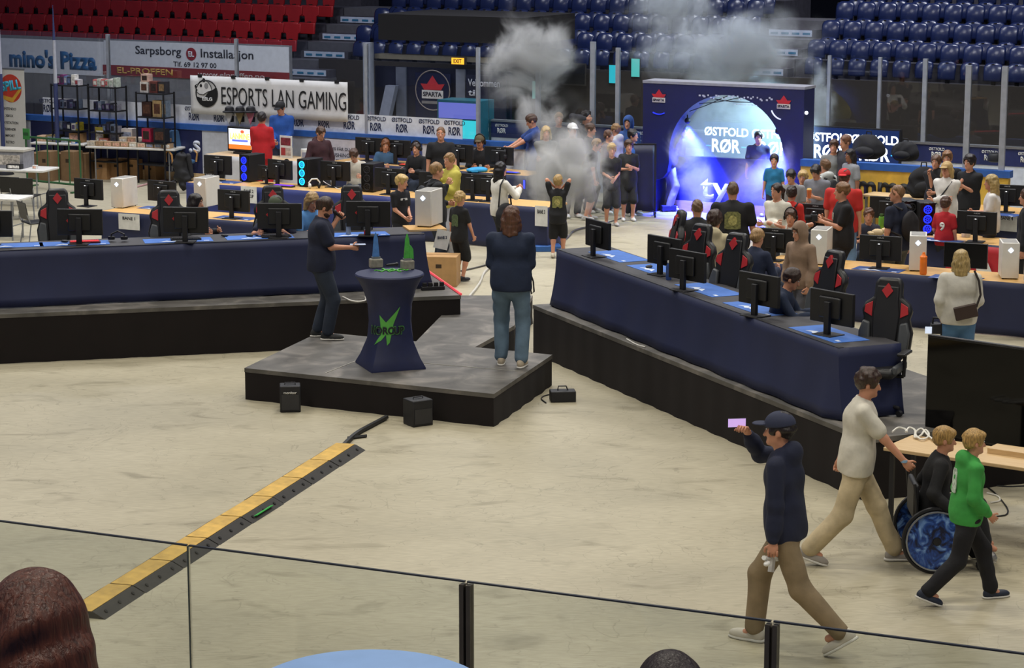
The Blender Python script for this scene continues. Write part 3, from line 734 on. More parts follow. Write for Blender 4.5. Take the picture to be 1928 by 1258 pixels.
    body = mesh_obj(name, vs, fs, [skm, mat('e6e2dc', .3, noise=0), mat('1c130e', .3, noise=0), mat(hair, .8), mat('8f4f47', .5, noise=0)], None, ex)
    body.location = org; body.rotation_euler.z = -math.radians(face); body.scale = (s, s, s)
    tag(body, label, 'person', group)
    # ---------- shirt / top
    f = .016*loose+.004
    C = SDF(vx)
    C.ell(pel+up*.03, (.184*g+f, .126*g+f, .30), .05, np.stack([rt, fw, up]))
    C.ell(pel+up*.17, (.145*g+f, .102*g+f, .18), .05, np.stack([rt, fw, up]))
    C.ell(chest+up*.01, (.168*g+f, .114*g+f, .195), .05, np.stack([rt, fw, up]))
    C.cone(SL+rt*.03-up*.01, SR-rt*.03-up*.01, .056+f*.5, .056+f*.5, .05); C.cone(sh-up*.03, neck+up*.012, .085, .068, .05)
    if shirt_len: C.cone(pel-up*.02, pel-np.array((0, 0, shirt_len)), .15*g+f, .16*g+f, .05)
    for sg, S, e, wr in arms:
        if sleeve == 'short': C.cone(S, S+(e-S)*.70, .050*g+f*.5, .046*g+f*.9, .025)
        elif sleeve == 'long':
            C.cone(S, e, .050*g+f*.5, .044+f*.7, .025); C.cone(e, wr-nrm(wr-e)*.02, .046+f*.7, .034+f*.35, .025)
            C.cone(e+(wr-e)*.45, e+(wr-e)*.62, .040+f*.8, .042+f*.8, .03)
    for sg, S, e, wr in arms:
        if sleeve == 'short':
            C.cut(S+(e-S)*.80, nrm(e-S)) if False else None
    hemz = pel-up*(.085+shirt_len)
    # neckline: a scoop around the neck; hem: level cut
    C.cone(neck-up*.03+fw*.01, neck+up*.09+fw*.02, .060, .066, .01, op='s')
    hb_ = SDF(vx)
    if hood == 'down':
        C.ell(neck-up*.0-fw*.075, (.12, .065, .085), .04, np.stack([rt, fw, up])); C.cone(neck-rt*.075-up*.0, neck+fw*.06-up*.07-rt*.03, .035, .03, .03); C.cone(neck+rt*.075-up*.0, neck+fw*.06-up*.07+rt*.03, .035, .03, .03)
    if hood == 'up':
        C.ell(hc+(hu*.028-hf*.018)*hs, (.104*hs, .122*hs, .135*hs), .03, Bm); C.cone(hc-hf*.03*hs-hu*.04*hs, neck-up*.02, .095*hs, .085, .04)
        C.ell(hc+(hf*.105-hu*.02)*hs, (.064*hs, .085*hs, .098*hs), .012, Bm, op='s')
    if collar:
        C.cone(neck-rt*.0+up*.0, neck+up*.035, .075, .068, .015); C.cone(neck+up*.0, neck+up*.08+fw*.01, .056, .058, .008, op='s')
    C.cut(hemz, -up)
    vs, fs = C.mesh(); vs = relax(vs, fs, 1)
    if hood == 'up' or hood == 'down' or loose > 1.4: vs = vs+0
    # cloth folds: small waves along the body
    vs = folds(vs, .0045*loose, len(PEOPLE))
    so = mesh_obj('top', vs, fs, [mat(shirt, .85, noise=.14, nscale=7, bump=.5)], body)
    # ---------- trousers
    if pants:
        Q = SDF(vx); f2 = .010+.012*loose
        Q.ell(pel-up*.015, (.160*g+f2*.7, .113*g+f2*.7, .135), .06, np.stack([rt, fw, up]))
        for sg, J, kn, an, ft in legs_:
            if legs == 'long':
                Q.cone(J, kn, .084*g+f2*.6, .056+f2, .05); Q.cone(kn, an+(kn-an)*.06, .058+f2, .046+f2, .03)
            else:
                Q.cone(J, kn+(an-kn)*.06, .084*g+f2*.8, .074+f2, .045)
            if legs == 'long': pass
        if q['hip'] is None or q['hip'] > .8: Q.cut(pel+up*.085, up)
        vs, fs = Q.mesh(); vs = relax(vs, fs, 1); vs = folds(vs, .005*loose, len(PEOPLE)+3)
        mesh_obj('trousers' if legs == 'long' else 'shorts', vs, fs, [mat(pants, .85, noise=.16, nscale=8, bump=.5)], body)
    # ---------- shoes
    if shoes:
        for sg, J, kn, an, ft in legs_:
            Sx = SDF(min(vx, .011))
            sd = nrm(kn-an)
            Fd = n3((sg*.12, 1, 0)) if abs(ft[2]) < .02 else nrm(n3((sg*.05, 1, 0))*.75+n3((0, 0, -.62))*min(1, ft[2]/.12))
            Fd = nrm(Fd); Fr = nrm(np.cross(Fd, (0, 0, 1))); Fu = np.cross(Fr, Fd); BF = np.stack([Fr, Fd, Fu])
            base = an-Fu*.085
            Sx.ell(base+Fd*.09+Fu*.032, (.047, .115, .048), .03, BF); Sx.ell(base-Fd*.03+Fu*.045, (.040, .055, .06), .03, BF); Sx.ell(base-Fd*.0+Fu*.085, (.043, .05, .035), .03, BF)
            Sx.cut(base+Fu*.016, -Fu)
            v1, f1 = Sx.mesh(); v1 = relax(v1, f1, 1)
            sh_o = mesh_obj('shoe', v1, f1, [mat(shoes, .6, noise=.1)], body)
            Sl = SDF(min(vx, .011)); Sl.ell(base+Fd*.09+Fu*.010, (.050, .120, .03), .02, BF); Sl.ell(base-Fd*.03+Fu*.010, (.044, .062, .03), .03, BF); Sl.cut(base+Fu*.024, Fu); Sl.cut(base+Fu*.0, -Fu)
            v1, f1 = Sl.mesh()
            if dist < 33: mesh_obj('sole', v1, f1, [mat('d8d5cc', .6)], sh_o)
    # ---------- hair, cap
    if style != 'bald':
        A = SDF(vx*.8)
        def hp(r_, f_, u_): return hc+(hr_*r_+hf*f_+hu*u_)*hs
        th = dict(buzz=.004, short=.014, messy=.02, curly=.026, long=.016, pony=.010, bun=.01, bob=.018, fringe=.017).get(style, .014)
        A.ell(hp(0, -.008, .028), ((.076+th)*hs, (.096+th)*hs, (.098+th)*hs), .02, Bm)
        if style in ('curly', 'messy'):
            rnd = random.Random(len(PEOPLE))
            for _ in range(26):
                a = rnd.uniform(0, 2*PI); b_ = rnd.uniform(.0, 1.25)
                A.ell(hp(.088*math.cos(b_)*math.cos(a), -.01+.1*math.cos(b_)*math.sin(a), .035+.1*math.sin(b_)), (.020*hs,)*3, .016)
        if style == 'fringe': A.ell(hp(0, .07, .075), (.07*hs, .04*hs, .035*hs), .02, Bm)
        if style in ('long', 'bob', 'verylong'):
            Ld = dict(long=.24, bob=.09, verylong=.36)[style]
            for sg in (-1, 1):
                A.cone(hp(sg*.072, -.02, .0), hp(sg*.085, -.02, -.07)-np.array((0, 0, Ld*.5)), .035*hs, .036*hs, .03)
                A.cone(hp(sg*.05, -.06, -.03), hp(sg*.05, -.085, -.07)-np.array((0, 0, Ld)), .05*hs, .035*hs, .03)
            A.cone(hp(0, -.07, -.03), hp(0, -.10, -.07)-np.array((0, 0, Ld)), .06*hs, .045*hs, .03)
        if style == 'pony':
            A.cone(hp(0, -.10, .03), hp(0, -.135, .0), .03*hs, .034*hs, .02); A.cone(hp(0, -.135, .0), hp(0, -.14, -.17), .034*hs, .014*hs, .02)
        # open the face
        A.ell(hp(0, .105, -.035), (.072*hs, .075*hs, (.085 if style == 'fringe' else .093)*hs), .012, Bm, op='s')
        if style in ('short', 'buzz', 'messy', 'fringe', 'curly', 'pony'):
            A.ell(hp(0, .02, -.125), (.2*hs, .11*hs, .10*hs), .012, Bm, op='s')
            for sg in (-1, 1): A.ell(hp(sg*.085, -.004, -.02), (.02*hs, .024*hs, .036*hs), .006, Bm, op='s')
            if style != 'pony': A.cut(hp(0, -.10, -.065), hu*-1+hf*-.15)
        vs, fs = A.mesh(); vs = relax(vs, fs, 1)
        vs = folds(vs*3.2, .02*hs, len(PEOPLE)+9)/3.2 if len(vs) else vs
        if len(vs): mesh_obj('hair', vs, fs, [hair_mat(hair)], body)
    if cap:
        K = SDF(vx*.8)
        K.ell(hc+(hu*.042-hf*.004)*hs, (.094*hs, .114*hs, .098*hs), .02, Bm)
        K.cut(hc+(hu*.034)*hs, nrm(-hu-hf*.12))
        bs = -1 if cap.endswith('_back') else 1
        K.ell(hc+(hf*.135*bs+hu*.045)*hs, (.068*hs, .065*hs, .011*hs), .01, Bm)
        vs, fs = K.mesh(); vs = relax(vs, fs, 1)
        mesh_obj('cap', vs, fs, [mat(cap.replace('_back', ''), .8)], body)
    PEOPLE.append(body)
    def w2(p):   # body point -> world
        p = n3(p)*s; a = math.radians(face)
        return V((org[0]+p[0]*math.cos(a)+p[1]*math.sin(a), org[1]-p[0]*math.sin(a)+p[1]*math.cos(a), org[2]+p[2]))
    def d2(p):
        p = n3(p); a = math.radians(face); return V((p[0]*math.cos(a)+p[1]*math.sin(a), -p[0]*math.sin(a)+p[1]*math.cos(a), p[2]))
    return dict(o=body, w=w2, d=d2, hands=[a[3]+nrm(a[3]-a[2])*.07 for a in arms], arms=arms, head=hc, hf=hf, hu=hu, hr=hr_, hs=hs, s=s, face=face, fw=fw, rt=rt, up=up, chest=chest, pel=pel, neck=neck, legs=legs_, org=org, dep=.113*w+.016*loose+.004)
def folds(vs, amp, seed):
    if len(vs) == 0: return vs
    r = np.random.RandomState(seed); out = vs.copy()
    c = vs.mean(0)
    for _ in range(5):
        k = r.normal(size=3)*np.array((13, 13, 13)); ph = r.uniform(0, 6.28)
        a = np.sin(vs @ k+ph+1.5*np.sin(vs[:, 2]*9+ph))*amp*.38
        d = vs-c; d[:, 2] = 0; L = np.linalg.norm(d, axis=1)+1e-6
        out += d/L[:, None]*a[:, None]
    return out
def chest_mark(q, w, h, m, back=True, dz=.0, name='shirt_print', strs=None):
    """a flat printed patch lying on the cloth, facing out at the back or the chest"""
    pass
# ================================================================ the stage: platform, two risers, their desks, chairs, screens
SKIRT = mat('140d0c', .95, noise=.15, nscale=3)
def hd(h): return -math.radians(h)                                  # heading (0 away from the camera, 90 right) -> rotation of a thing whose front is +y
def deck(name, label, poly, z, th=.05, seams=(), z0=0.0):
    """a stage deck: top slab over dark cloth sides"""
    c = sum(poly, V((0, 0, 0)))/len(poly); c.z = 0
    t = thing(name, label, 'stage', c)
    pl = [((p-c).x, (p-c).y) for p in poly]
    A = sum(pl[i][0]*pl[(i+1) % len(pl)][1]-pl[(i+1) % len(pl)][0]*pl[i][1] for i in range(len(pl)))
    if A < 0: pl = pl[::-1]
    MB().prism(pl, (0, 0, z-th), (1, 0, 0), (0, 1, 0), (0, 0, th)).build('deck_top', DECK, t)
    ins = [(x*.997, y*.997) for x, y in pl]
    vs = []; n = len(ins); b = MB()
    for i in range(n):                                              # cloth valance with shallow folds
        p, q = V((*ins[i], 0)), V((*ins[(i+1) % n], 0)); L = (q-p).length; m = max(2, int(L/.12)); o = V(((q-p).y, -(q-p).x, 0)).normalized()
        pts = [p+(q-p)*(k/m) for k in range(m+1)]
        top = [a+V((0, 0, z-th)) for a in pts]; bot = [a+o*(.012*math.sin(k*1.7+i)+.008) *(0 if k in (0, m) else 1)+V((0, 0, z0)) for k, a in enumerate(pts)]
        b.add(top+bot, [(k, k+1, m+1+k+1, m+1+k) for k in range(m)])
    b.build('valance', SKIRT, t, smooth=True)
    for a, e in seams:
        a, e = a-c, e-c; MB().tube([V((a.x, a.y, z+.001)), V((e.x, e.y, z+.001))], .007, 4).build('seam_strip', mat('a9a59c', .5), t)
    return t
PZ = .38; RZ = .64; TZ = 1.38
pA, pB, pC = P(460, 693, PZ), P(930, 742, PZ), P(1040, 668, PZ)
pD = pA+(pC-pB)*1.02
deck('stage_platform', 'low grey stage platform with black cloth sides carrying the navy bar table', [pA, pB, pC, pD], PZ, seams=[(P(613, 703, PZ), P(690, 672, PZ)), (P(795, 684, PZ), P(985, 700, PZ))])
deck('stage_walkway', 'grey stage deck running back from the platform between the two risers', [P(783, 643, PZ), P(893, 654, PZ), P(968, 613, PZ), P(1003, 556, PZ), P(868, 556, PZ)], PZ-.002)
# left riser
lf0, lf1 = P(-70, 595, RZ), P(868, 556, RZ); lu = (lf1-lf0).normalized(); ln = V((-lu.y, lu.x, 0)); LRZ = math.atan2(lu.y, lu.x)
deck('stage_riser', 'long black-sided stage riser at the left under the row of gaming desks', [lf0, lf1, lf1+ln*2.1, lf1+ln*2.1-lu*.5, lf0+ln*3.4], RZ)
rf0, rf1 = P(1003, 574, RZ), P(1634, 826, RZ); ru = (rf1-rf0).normalized(); rn = V((-ru.y, ru.x, 0)); RRZ = math.atan2(ru.y, ru.x)
deck('stage_riser', 'black-sided stage riser running diagonally at the right under the gaming desks', [rf0, rf1, rf1+rn*2.2, rf0+rn*2.2], RZ)
tp = thing('laser_glow_strip', 'bright red laser line along the end of the left riser by the cardboard box', 'laser line', (0, 0, 0))
a, b_ = lf1, P(803, 510, RZ); MB().tube([a+V((0, 0, .012)), b_+V((0, 0, .012))], .018, 5).build('strip', mat('f0505a', .5, emit=.35), tp)  # red laser light imitated by a glowing coloured strip
# --- long black-topped desks with navy cloth
CLOTH = mat('1e2547', .6, noise=.14, nscale=1.6)
def cloth(parent, name, pts, z0, z1, flare=.03, m=CLOTH, step=.11, amp=.012, seed=0):
    """hanging cloth along a polyline of base points (local), top at z1, hem at z0"""
    r = random.Random(seed); rows = 7; b = MB(); P_ = []
    for i in range(len(pts)-1):
        p, q = V(pts[i]), V(pts[i+1]); n = max(2, int((q-p).length/step)); o = V(((q-p).y, -(q-p).x, 0)).normalized()
        for k in range(n+(i == len(pts)-2)): P_.append((p+(q-p)*(k/n), o))
    ph = r.uniform(0, 6)
    for j in range(rows+1):
        f = j/rows; z = z1+(z0-z1)*f
        for k, (p, o) in enumerate(P_):
            w = amp*f*(math.sin(k*.9+ph)+.6*math.sin(k*.37+2*ph))+flare*f*f
            b.v.append(tuple(V((p.x, p.y, 0))+o*w+V((0, 0, z)))); 
    n = len(P_)
    for j in range(rows):
        for k in range(n-1): b.f.append([j*n+k, j*n+k+1, (j+1)*n+k+1, (j+1)*n+k]); b.mi.append(0)
    o_ = b.build(name, m, parent, smooth=True)
    s = o_.modifiers.new('thick', 'SOLIDIFY'); s.thickness = .006; s.offset = -1
    return o_
def desk(label, a, b_, z, zf, depth, topm, skirt_label=None, ends=(0, 0), front=True, skirtm=CLOTH, th=.035, flare=.03, group=None, hem=.015, legs=True, split=None):
    """desk between the front-edge points a and b_ (left to right as seen); depth reaches away; cloth hangs over the front"""
    u = (b_-a); L = V((u.x, u.y, 0)).length; rz = math.atan2(u.y, u.x); t = thing('gaming_desk', label, 'desk', (a.x, a.y, zf), rz, group)
    hz = z-zf
    MB().bb(0, L, 0, depth, hz-th, hz).build('desk_top', topm, t, bevel=.006)
    n = max(2, int(L/1.7)+1)
    for i in range(n):
        x = .06+(L-.12)*i/(n-1)
        for y in (.08, depth-.08): MB().bb(x-.02, x+.02, y-.02, y+.02, 0, hz-th).build('leg', METAL, t)
    if skirt_label:
        s = thing('desk_skirt', skirt_label, 'cloth', (a.x, a.y, zf), rz)
        pts = [(0, -.012, 0), (L, -.012, 0)]
        if ends[0]: pts = [(-.012, depth*ends[0], 0), (-.012, -.012, 0)]+pts[1:]
        if ends[1]: pts = pts[:-1]+[(L+.012, -.012, 0), (L+.012, depth*ends[1], 0)]
        cloth(s, 'drape', pts, hem, hz-.002, flare, skirtm, seed=len(label))
        if skirtm is CLOTH and topm is not WOOD:
            MB().bb(-.01, L+.01, -.014, .05, hz+.001, hz+.004).build('overlap_strip', mat('26262a', .6), s)
    return dict(o=t, a=a, u=V((u.x, u.y, 0)).normalized(), n=V((-u.y, u.x, 0)).normalized(), z=z, rz=rz, L=L)
BTOP = mat('37363a', .6, noise=.15)
lt = desk('long black-topped gaming desk on the left riser with four screens', P(-70, 475, TZ), P(798, 440, TZ), TZ, RZ, .72, BTOP, 'navy cloth hanging over the front of the long left riser desk', (0, .9), flare=.10)
rt_ = desk('long black-topped gaming desk on the right riser with five screens', P(1050, 469, TZ), P(1580, 655, TZ), TZ, RZ, .72, BTOP, 'navy cloth hanging over the front and end of the long right riser desk', (.9, 1.0), flare=.10)
# --- gaming chair prototype
CH_B = mat('1b1b1d', .45, noise=.1); CH_G = mat('4a4d50', .5); CH_R = mat('b3262c', .5, noise=.05)
def make_chair(label, group):
    t = thing('gaming_chair', label, 'chair', (0, 0, 0), 0, group)
    out = [(-.17, 0), (.17, 0), (.27, .10), (.285, .30), (.245, .44), (.27, .52), (.235, .60), (.15, .66), (.145, .80), (.11, .86), (-.11, .86), (-.145, .80), (-.15, .66), (-.235, .60), (-.27, .52), (-.245, .44), (-.285, .30), (-.27, .10)]
    BX, BY = V((1, 0, 0)), V((0, -.20, 1)).normalized()
    o = V((0, -.22, .50))
    MB().prism(out, o, BX, BY, (0, -.09, 0)).build('backrest', CH_B, t, bevel=.025)
    f = V((0, .006, .001))
    inn = [(-.12, .06), (.12, .06), (.14, .50), (.12, .62), (.115, .78), (-.115, .78), (-.12, .62), (-.14, .50)]
    MB().prism(inn, o+V((0, -.002, 0)), BX, BY, (0, .022, 0)).build('back_cushion', CH_B, t, bevel=.015)
    for sg in (-1, 1):
        bo = [(sg*x, y) for x, y in [(.145, .02), (.20, .04), (.262, .12), (.272, .30), (.235, .42), (.16, .40), (.15, .2)]]
        if sg < 0: bo = bo[::-1]
        MB().prism(bo, o, BX, BY, (0, .05, 0)).build('side_bolster', CH_G, t, bevel=.015)
        sl = [(sg*x, y) for x, y in [(.15, .455), (.235, .50), (.225, .575), (.15, .615)]]
        if sg < 0: sl = sl[::-1]
        MB().prism(sl, o, BX, BY, (0, .012, 0)).prism(sl, o+V((0, -.089, 0)), BX, BY, (0, -.012, 0)).build('slot_trim', CH_R, t, bevel=.004)
        ar = MB().bb(sg*.30-.045, sg*.30+.045, -.12, .16, .635, .665); ar.build('armrest', CH_B, t, bevel=.01)
        MB().cone((sg*.29, 0, .40), (sg*.30, 0, .64), .02).cone((sg*.05, 0, .385), (sg*.29, 0, .40), .018).build('armrest_post', BLACK, t)
    dm = [(0, -.075), (.06, 0), (0, .075), (-.06, 0)]
    MB().prism(dm, o+BY*.735, BX, BY, (0, .030, 0)).prism(dm, o+BY*.735+V((0, -.088, 0)), BX, BY, (0, -.008, 0)).build('diamond_emblem', CH_R, t)
    MB().bb(-.25, .25, -.24, .27, .40, .51).build('seat', CH_B, t, bevel=.045)
    for sg in (-1, 1): MB().bb(sg*.255-.03, sg*.255+.03, -.16, .24, .45, .54).build('seat_bolster', CH_G, t, bevel=.02)
    MB().cone((0, 0, .10), (0, 0, .40), .035).cone((0, 0, .36), (0, 0, .40), .11).build('gas_lift', BLACK, t)
    b = MB()
    for k in range(5):
        a = 2*PI*k/5+.3; e = V((.30*math.cos(a), .30*math.sin(a), .085)); b.cone((0, 0, .12), e, .03, .018, 8)
    b.build('star_base', BLACK, t)
    for k in range(5):
        a = 2*PI*k/5+.3; e = V((.30*math.cos(a), .30*math.sin(a), .032)); d = V((-math.sin(a), math.cos(a), 0))*.022
        MB().cone(e-d, e+d, .031, n=10).build('caster', BLACK, t)
    return t
ch = make_chair('', None); chT = tree_of(ch); chF = [True]
def place_chair(px, py, face, label, zf=RZ, hh=1.345):
    p = P(px, py, zf+hh); f = math.radians(face); p = p-V((math.sin(f), math.cos(f), 0))*(-.42)   # px, py mark the middle of the headrest top
    if chF[0]:
        chF[0] = False; ch.location = (p.x, p.y, zf); ch.rotation_euler.z = hd(face); ch['label'] = label; ch['group'] = 'gaming chairs on the risers'; return ch
    return dup(ch, (p.x, p.y, zf), hd(face), label, 'gaming chairs on the risers', tree=chT)
place_chair(107, 355, 168, 'black and red gaming chair, empty, leftmost behind the left riser desk')
place_chair(317, 358, 170, 'black and red gaming chair beside the dark-haired seated player in profile')
place_chair(513, 349, 172, 'black and red gaming chair behind the player in the dark green cap')
place_chair(662, 348, 176, 'black and red gaming chair at the back of the screen beside the microphone man')
place_chair(1283, 396, 262, 'black and red gaming chair farthest back on the right riser, seen almost edge-on')
place_chair(1323, 421, 228, 'black and red gaming chair in front of the curly-haired person in a pale hoodie')
place_chair(1389, 438, 224, 'black and red gaming chair beside the blond boy on the right riser')
place_chair(1573, 471, 238, 'black and red gaming chair turned sideways behind the seated boy in navy')
place_chair(1676, 522, 205, 'black and red gaming chair, empty, nearest at the end of the right riser', hh=1.35)
# --- monitor prototypes
M_B = mat('131315', .5, noise=.08); M_D = mat('0b0b0d', .25)
def make_monitor(label, logo):
    t = thing('monitor', label, 'monitor'); w, h, zb = .60, .345, .115
    MB().bb(-w/2, w/2, -.022, .022, zb, zb+h).build('panel', M_B, t, bevel=.006)
    MB().bb(-w/2+.008, w/2-.008, .022, .0235, zb+.012, zb+h-.008).build('screen', M_D, t)
    MB().bb(-.15, .15, -.055, -.02, zb+.06, zb+h-.06).build('back_cover', M_B, t, bevel=.015)
    MB().bb(-.035, .035, -.095, -.05, .012, zb+.24).build('stand_column', BLACK, t, bevel=.006)
    MB().bb(-.13, .13, -.17, .06, 0, .014).build('stand_foot', BLACK, t, bevel=.004)
    if logo == 'red':
        MB().prism([(0, -.03), (.028, 0), (0, .03), (-.028, 0)], (-.15, -.0225, zb+h*.56), (1, 0, 0), (0, 0, 1), (0, -.004, 0)).build('emblem', CH_R, t)
    elif logo == 'asus':
        text('ASUS', .10, .018, mat('9a9a9a', .4), t, (0, -.0245, zb+h-.03), rz=0, bold=.02); t.children
        MB().bb(-.012, .012, -.10, -.094, zb+.235, zb+.245).build('stand_light', mat('f4f6fa', .3, emit=1.2), t)
    return t
monR = make_monitor('', 'red'); monA = make_monitor('', 'asus'); monN = make_monitor('', 'none'); mT = tree_of(monR); mF = {'r': True, 'a': True, 'n': True}
MON = []
def monitor(px, py, z, face, label, kind='a', group='monitors', sc=1.0):
    p = P(px, py, z); src = {'r': monR, 'a': monA, 'n': monN}[kind]
    if mF[kind]:
        mF[kind] = False; o = src; o.location = p; o.rotation_euler.z = hd(face); o['label'] = label; o['group'] = group
    else: o = dup(src, p, hd(face), label, group, tree=mT)
    o.scale = (sc, sc, sc); MON.append(o); return o
for q, y, lab in ((-18, 462, 'black monitor cut by the left frame edge on the left riser desk'), (152, 459, 'black monitor behind the red-lit keyboard on the left riser desk'), (351, 455, 'black monitor with red emblem in front of the dark-haired seated player'),
                  (527, 447, 'black monitor with red emblem in front of the player in the dark green cap'), (694, 443, 'black monitor with red emblem beside the bar table trophies, left riser desk')):
    monitor(q, y, TZ, 4, lab, 'r', 'monitors on the left riser desk', 1.0)
rh = math.degrees(math.atan2(rn.x, rn.y))
for q, y, fc, lab in ((1116, 483, rh-4, 'black monitor standing at the far end of the right riser desk'), (1241, 517, rh-14, 'black monitor behind the water bottle on the right riser desk'), (1284, 546, rh-16, 'black monitor in front of the pale-hoodie gaming chair, right riser desk'),
                  (1419, 594, rh-16, 'black monitor in front of the seated boy in navy, right riser desk'), (1556, 630, rh-16, 'black monitor nearest the empty end chair, right riser desk')):
    monitor(q+10, y, TZ, fc, lab, 'n', 'monitors on the right riser desk')
# --- mouse pads, keyboards, mice
PADB = mat('3f6fc0', .7, noise=.1); PADW = mat('dfe6f2', .7)
def pad(px, py, z, rz, label, group, w=.9, d=.38, c=PADB):
    p = P(px, py, z+.005); t = thing('mouse_pad', label, 'mouse pad', (p.x, p.y, z+.0005), rz, group)
    MB().bb(-w/2, w/2, -d/2, d/2, 0, .004).build('pad_cloth', c, t)
    MB().prism([(-.16, -.05), (-.05, .05), (.0, -.01), (.06, .05), (.17, -.05), (.05, -.03), (0, -.06), (-.06, -.03)], (-.10, -.08, .004), (1, 0, 0), (0, 1, 0), (0, 0, .001)).build('print', PADW, t)
    MB().bb(w/2-.12, w/2-.05, -.14, -.10, .004, .005).build('print', PADW, t)
    return p
def keyboard(px, py, z, rz, label, group, c='17171a', glow=None):
    p = P(px, py, z); t = thing('keyboard', label, 'keyboard', (p.x, p.y, z+.006), rz, group)
    MB().bb(-.2, .2, -.065, .065, 0, .022).build('case', mat(c, .5), t, bevel=.005)
    b = MB()
    for r_ in range(5):
        for k in range(13): b.bb(-.188+k*.0285, -.164+k*.0285, -.056+r_*.0225, -.038+r_*.0225, .022, .030)
    b.build('keys', mat('222226' if not glow else glow, .5, emit=.6 if glow else 0), t)
def mouse(px, py, z, label, group):
    p = P(px, py, z); t = thing('computer_mouse', label, 'mouse', (p.x, p.y, z+.005), random.uniform(0, 6), group)
    MB().ball((0, 0, .016), (.032, .056, .018)).build('shell', BLACK, t, smooth=True); MB().cone((0, .02, .03), (0, .035, .03), .006).build('wheel', GREYP, t)
for q, y, n in ((15, 462, 'cut by the left frame edge'), (140, 458, 'behind the red-lit keyboard'), (335, 452, 'before the dark-haired player'), (488, 446, 'before the green-capped player'), (668, 441, 'right of the microphone man')):
    pad(q, y, TZ, LRZ, 'blue mouse pad on the left desk, '+n, 'blue pads on the left riser desk')
keyboard(160, 458, TZ, LRZ, 'red-lit keyboard lying on the left riser desk', 'keyboards', '5a1216', 'd8242c')
keyboard(350, 452, TZ, LRZ, 'black keyboard on the blue pad before the dark-haired player', 'keyboards')
keyboard(520, 447, TZ, LRZ, 'black keyboard on the blue pad before the green-capped player', 'keyboards')
for q, y, n in ((122, 457, 'left of the red-lit keyboard'), (423, 446, 'between the blue pads in the middle of the left riser desk'), (470, 446, 'under the hand of the green-capped player')): mouse(q, y, TZ, 'small black mouse '+n, 'mice on the left riser desk')
hs_ = thing('headset', 'black headset lying beside the red-lit keyboard', 'headset', P(222, 455, TZ))
MB().tube([(-.09, 0, .03), (-.085, 0, .10), (0, 0, .14), (.085, 0, .10), (.09, 0, .03)], .012, 6).build('headband', BLACK, hs_, smooth=True)
for sg in (-1, 1): MB().lathe([(.045, -.02), (.05, 0), (.045, .02)], (sg*.085, 0, .05)).build('ear_cup', BLACK, hs_, smooth=True)
for i, (q, y, n) in enumerate(((1165, 482, 'at its far end'), (1240, 508, 'beside the water bottle'), (1335, 545, 'beside the third screen'), (1430, 580, 'before the seated boy in navy'), (1560, 628, 'at the near end'))):
    pad(q, y, TZ, RRZ, 'blue mouse pad on the right riser desk, '+n, 'blue pads on the right riser desk', .95, .42)
mouse(1232, 492, TZ, 'small black mouse by the second right riser screen', 'mice on the right riser desk'); mouse(1222, 505, TZ, 'small black mouse nearer the bottle on the right riser desk', 'mice on the right riser desk')
wb = thing('water_bottle', 'clear blue water bottle with white cap on the right riser desk', 'bottle', P(1259, 527, TZ))
MB().lathe([(.032, 0), (.036, .02), (.034, .12), (.036, .16), (.016, .20), (.016, .205)]).build('bottle_body', mat('35508f', .15), wb, smooth=True); MB().lathe([(.018, .205), (.018, .23)]).build('cap', WHITE, wb)
wb2 = thing('water_bottle', 'clear water bottle with white cap right of the microphone man', 'bottle', P(656, 442, TZ))
MB().lathe([(.030, 0), (.034, .02), (.032, .12), (.034, .15), (.015, .19), (.015, .195)]).build('bottle_body', mat('8d97a3', .15), wb2, smooth=True); MB().lathe([(.017, .195), (.017, .22)]).build('cap', WHITE, wb2)
cn = thing('drink_can', 'small red tin on the left riser desk edge beside the screen', 'can', P(690, 443, TZ)); MB().lathe([(.03, 0), (.034, .01), (.034, .06), (.03, .07)]).build('can_body', mat('c9252f', .4), cn, smooth=True); MB().lathe([(.029, .07), (.029, .074)]).build('lid', METAL, cn)
# --- bar table with stretch cover and club logo
bc = P(735, 689, PZ); bt = thing('bar_table', 'tall navy stretch-covered bar table with green logo on the platform', 'table', (bc.x, bc.y, PZ), math.radians(20))
prof = [(0.0, .335, 1), (.02, .335, 1), (.12, .305, .8), (.32, .262, .45), (.55, .250, .15), (.75, .262, .0), (.92, .31, 0), (1.04, .37, 0), (1.085, .405, 0), (1.105, .41, 0), (1.12, .40, 0)]
b = MB(); n = 48
for z, r, sq in prof:
    for k in range(n):
        a = 2*PI*k/n+PI/4; c_, s_ = math.cos(a), math.sin(a)
        qd = 1/max(abs(math.cos(a)), abs(math.sin(a)))
        rr = r*((1-sq)+sq*qd); b.v.append((rr*c_, rr*s_, z))
L_ = len(prof); b.f = [[i*n+k, i*n+(k+1) % n, (i+1)*n+(k+1) % n, (i+1)*n+k] for i in range(L_-1) for k in range(n)]+[list(range(n))[::-1], list(range((L_-1)*n, L_*n))]; b.mi = [0]*len(b.f)
b.build('stretch_cover', mat('1c2348', .55, noise=.1), bt, smooth=True)
GRN = mat('55a544', .5)
def proj(p2, z):  # wrap a logo point (metres across, up) onto the cover facing the camera
    return p2
fa = math.atan2(-bc.y, -bc.x)-math.radians(20)          # direction to the camera in the table's own frame
def on_cover(x, z, lift=.006):
    r = np.interp(z, [p[0] for p in prof], [p[1] for p in prof]); sq = np.interp(z, [p[0] for p in prof], [p[2] for p in prof])
    a = fa+x/r; qd = 1/max(abs(math.cos(a)), abs(math.sin(a))); rr = r*((1-sq)+sq*qd)+lift
    return (rr*math.cos(a), rr*math.sin(a), z)
def wrapped(obj_mesh, lift):  pass
star = [(-.145, .30), (-.06, .43), (-.085, .66), (-.01, .57), (.16, .76), (.075, .55), (.03, .33), (.0, .30), (-.01, .43), (-.06, .36)]
sh_ = -.035
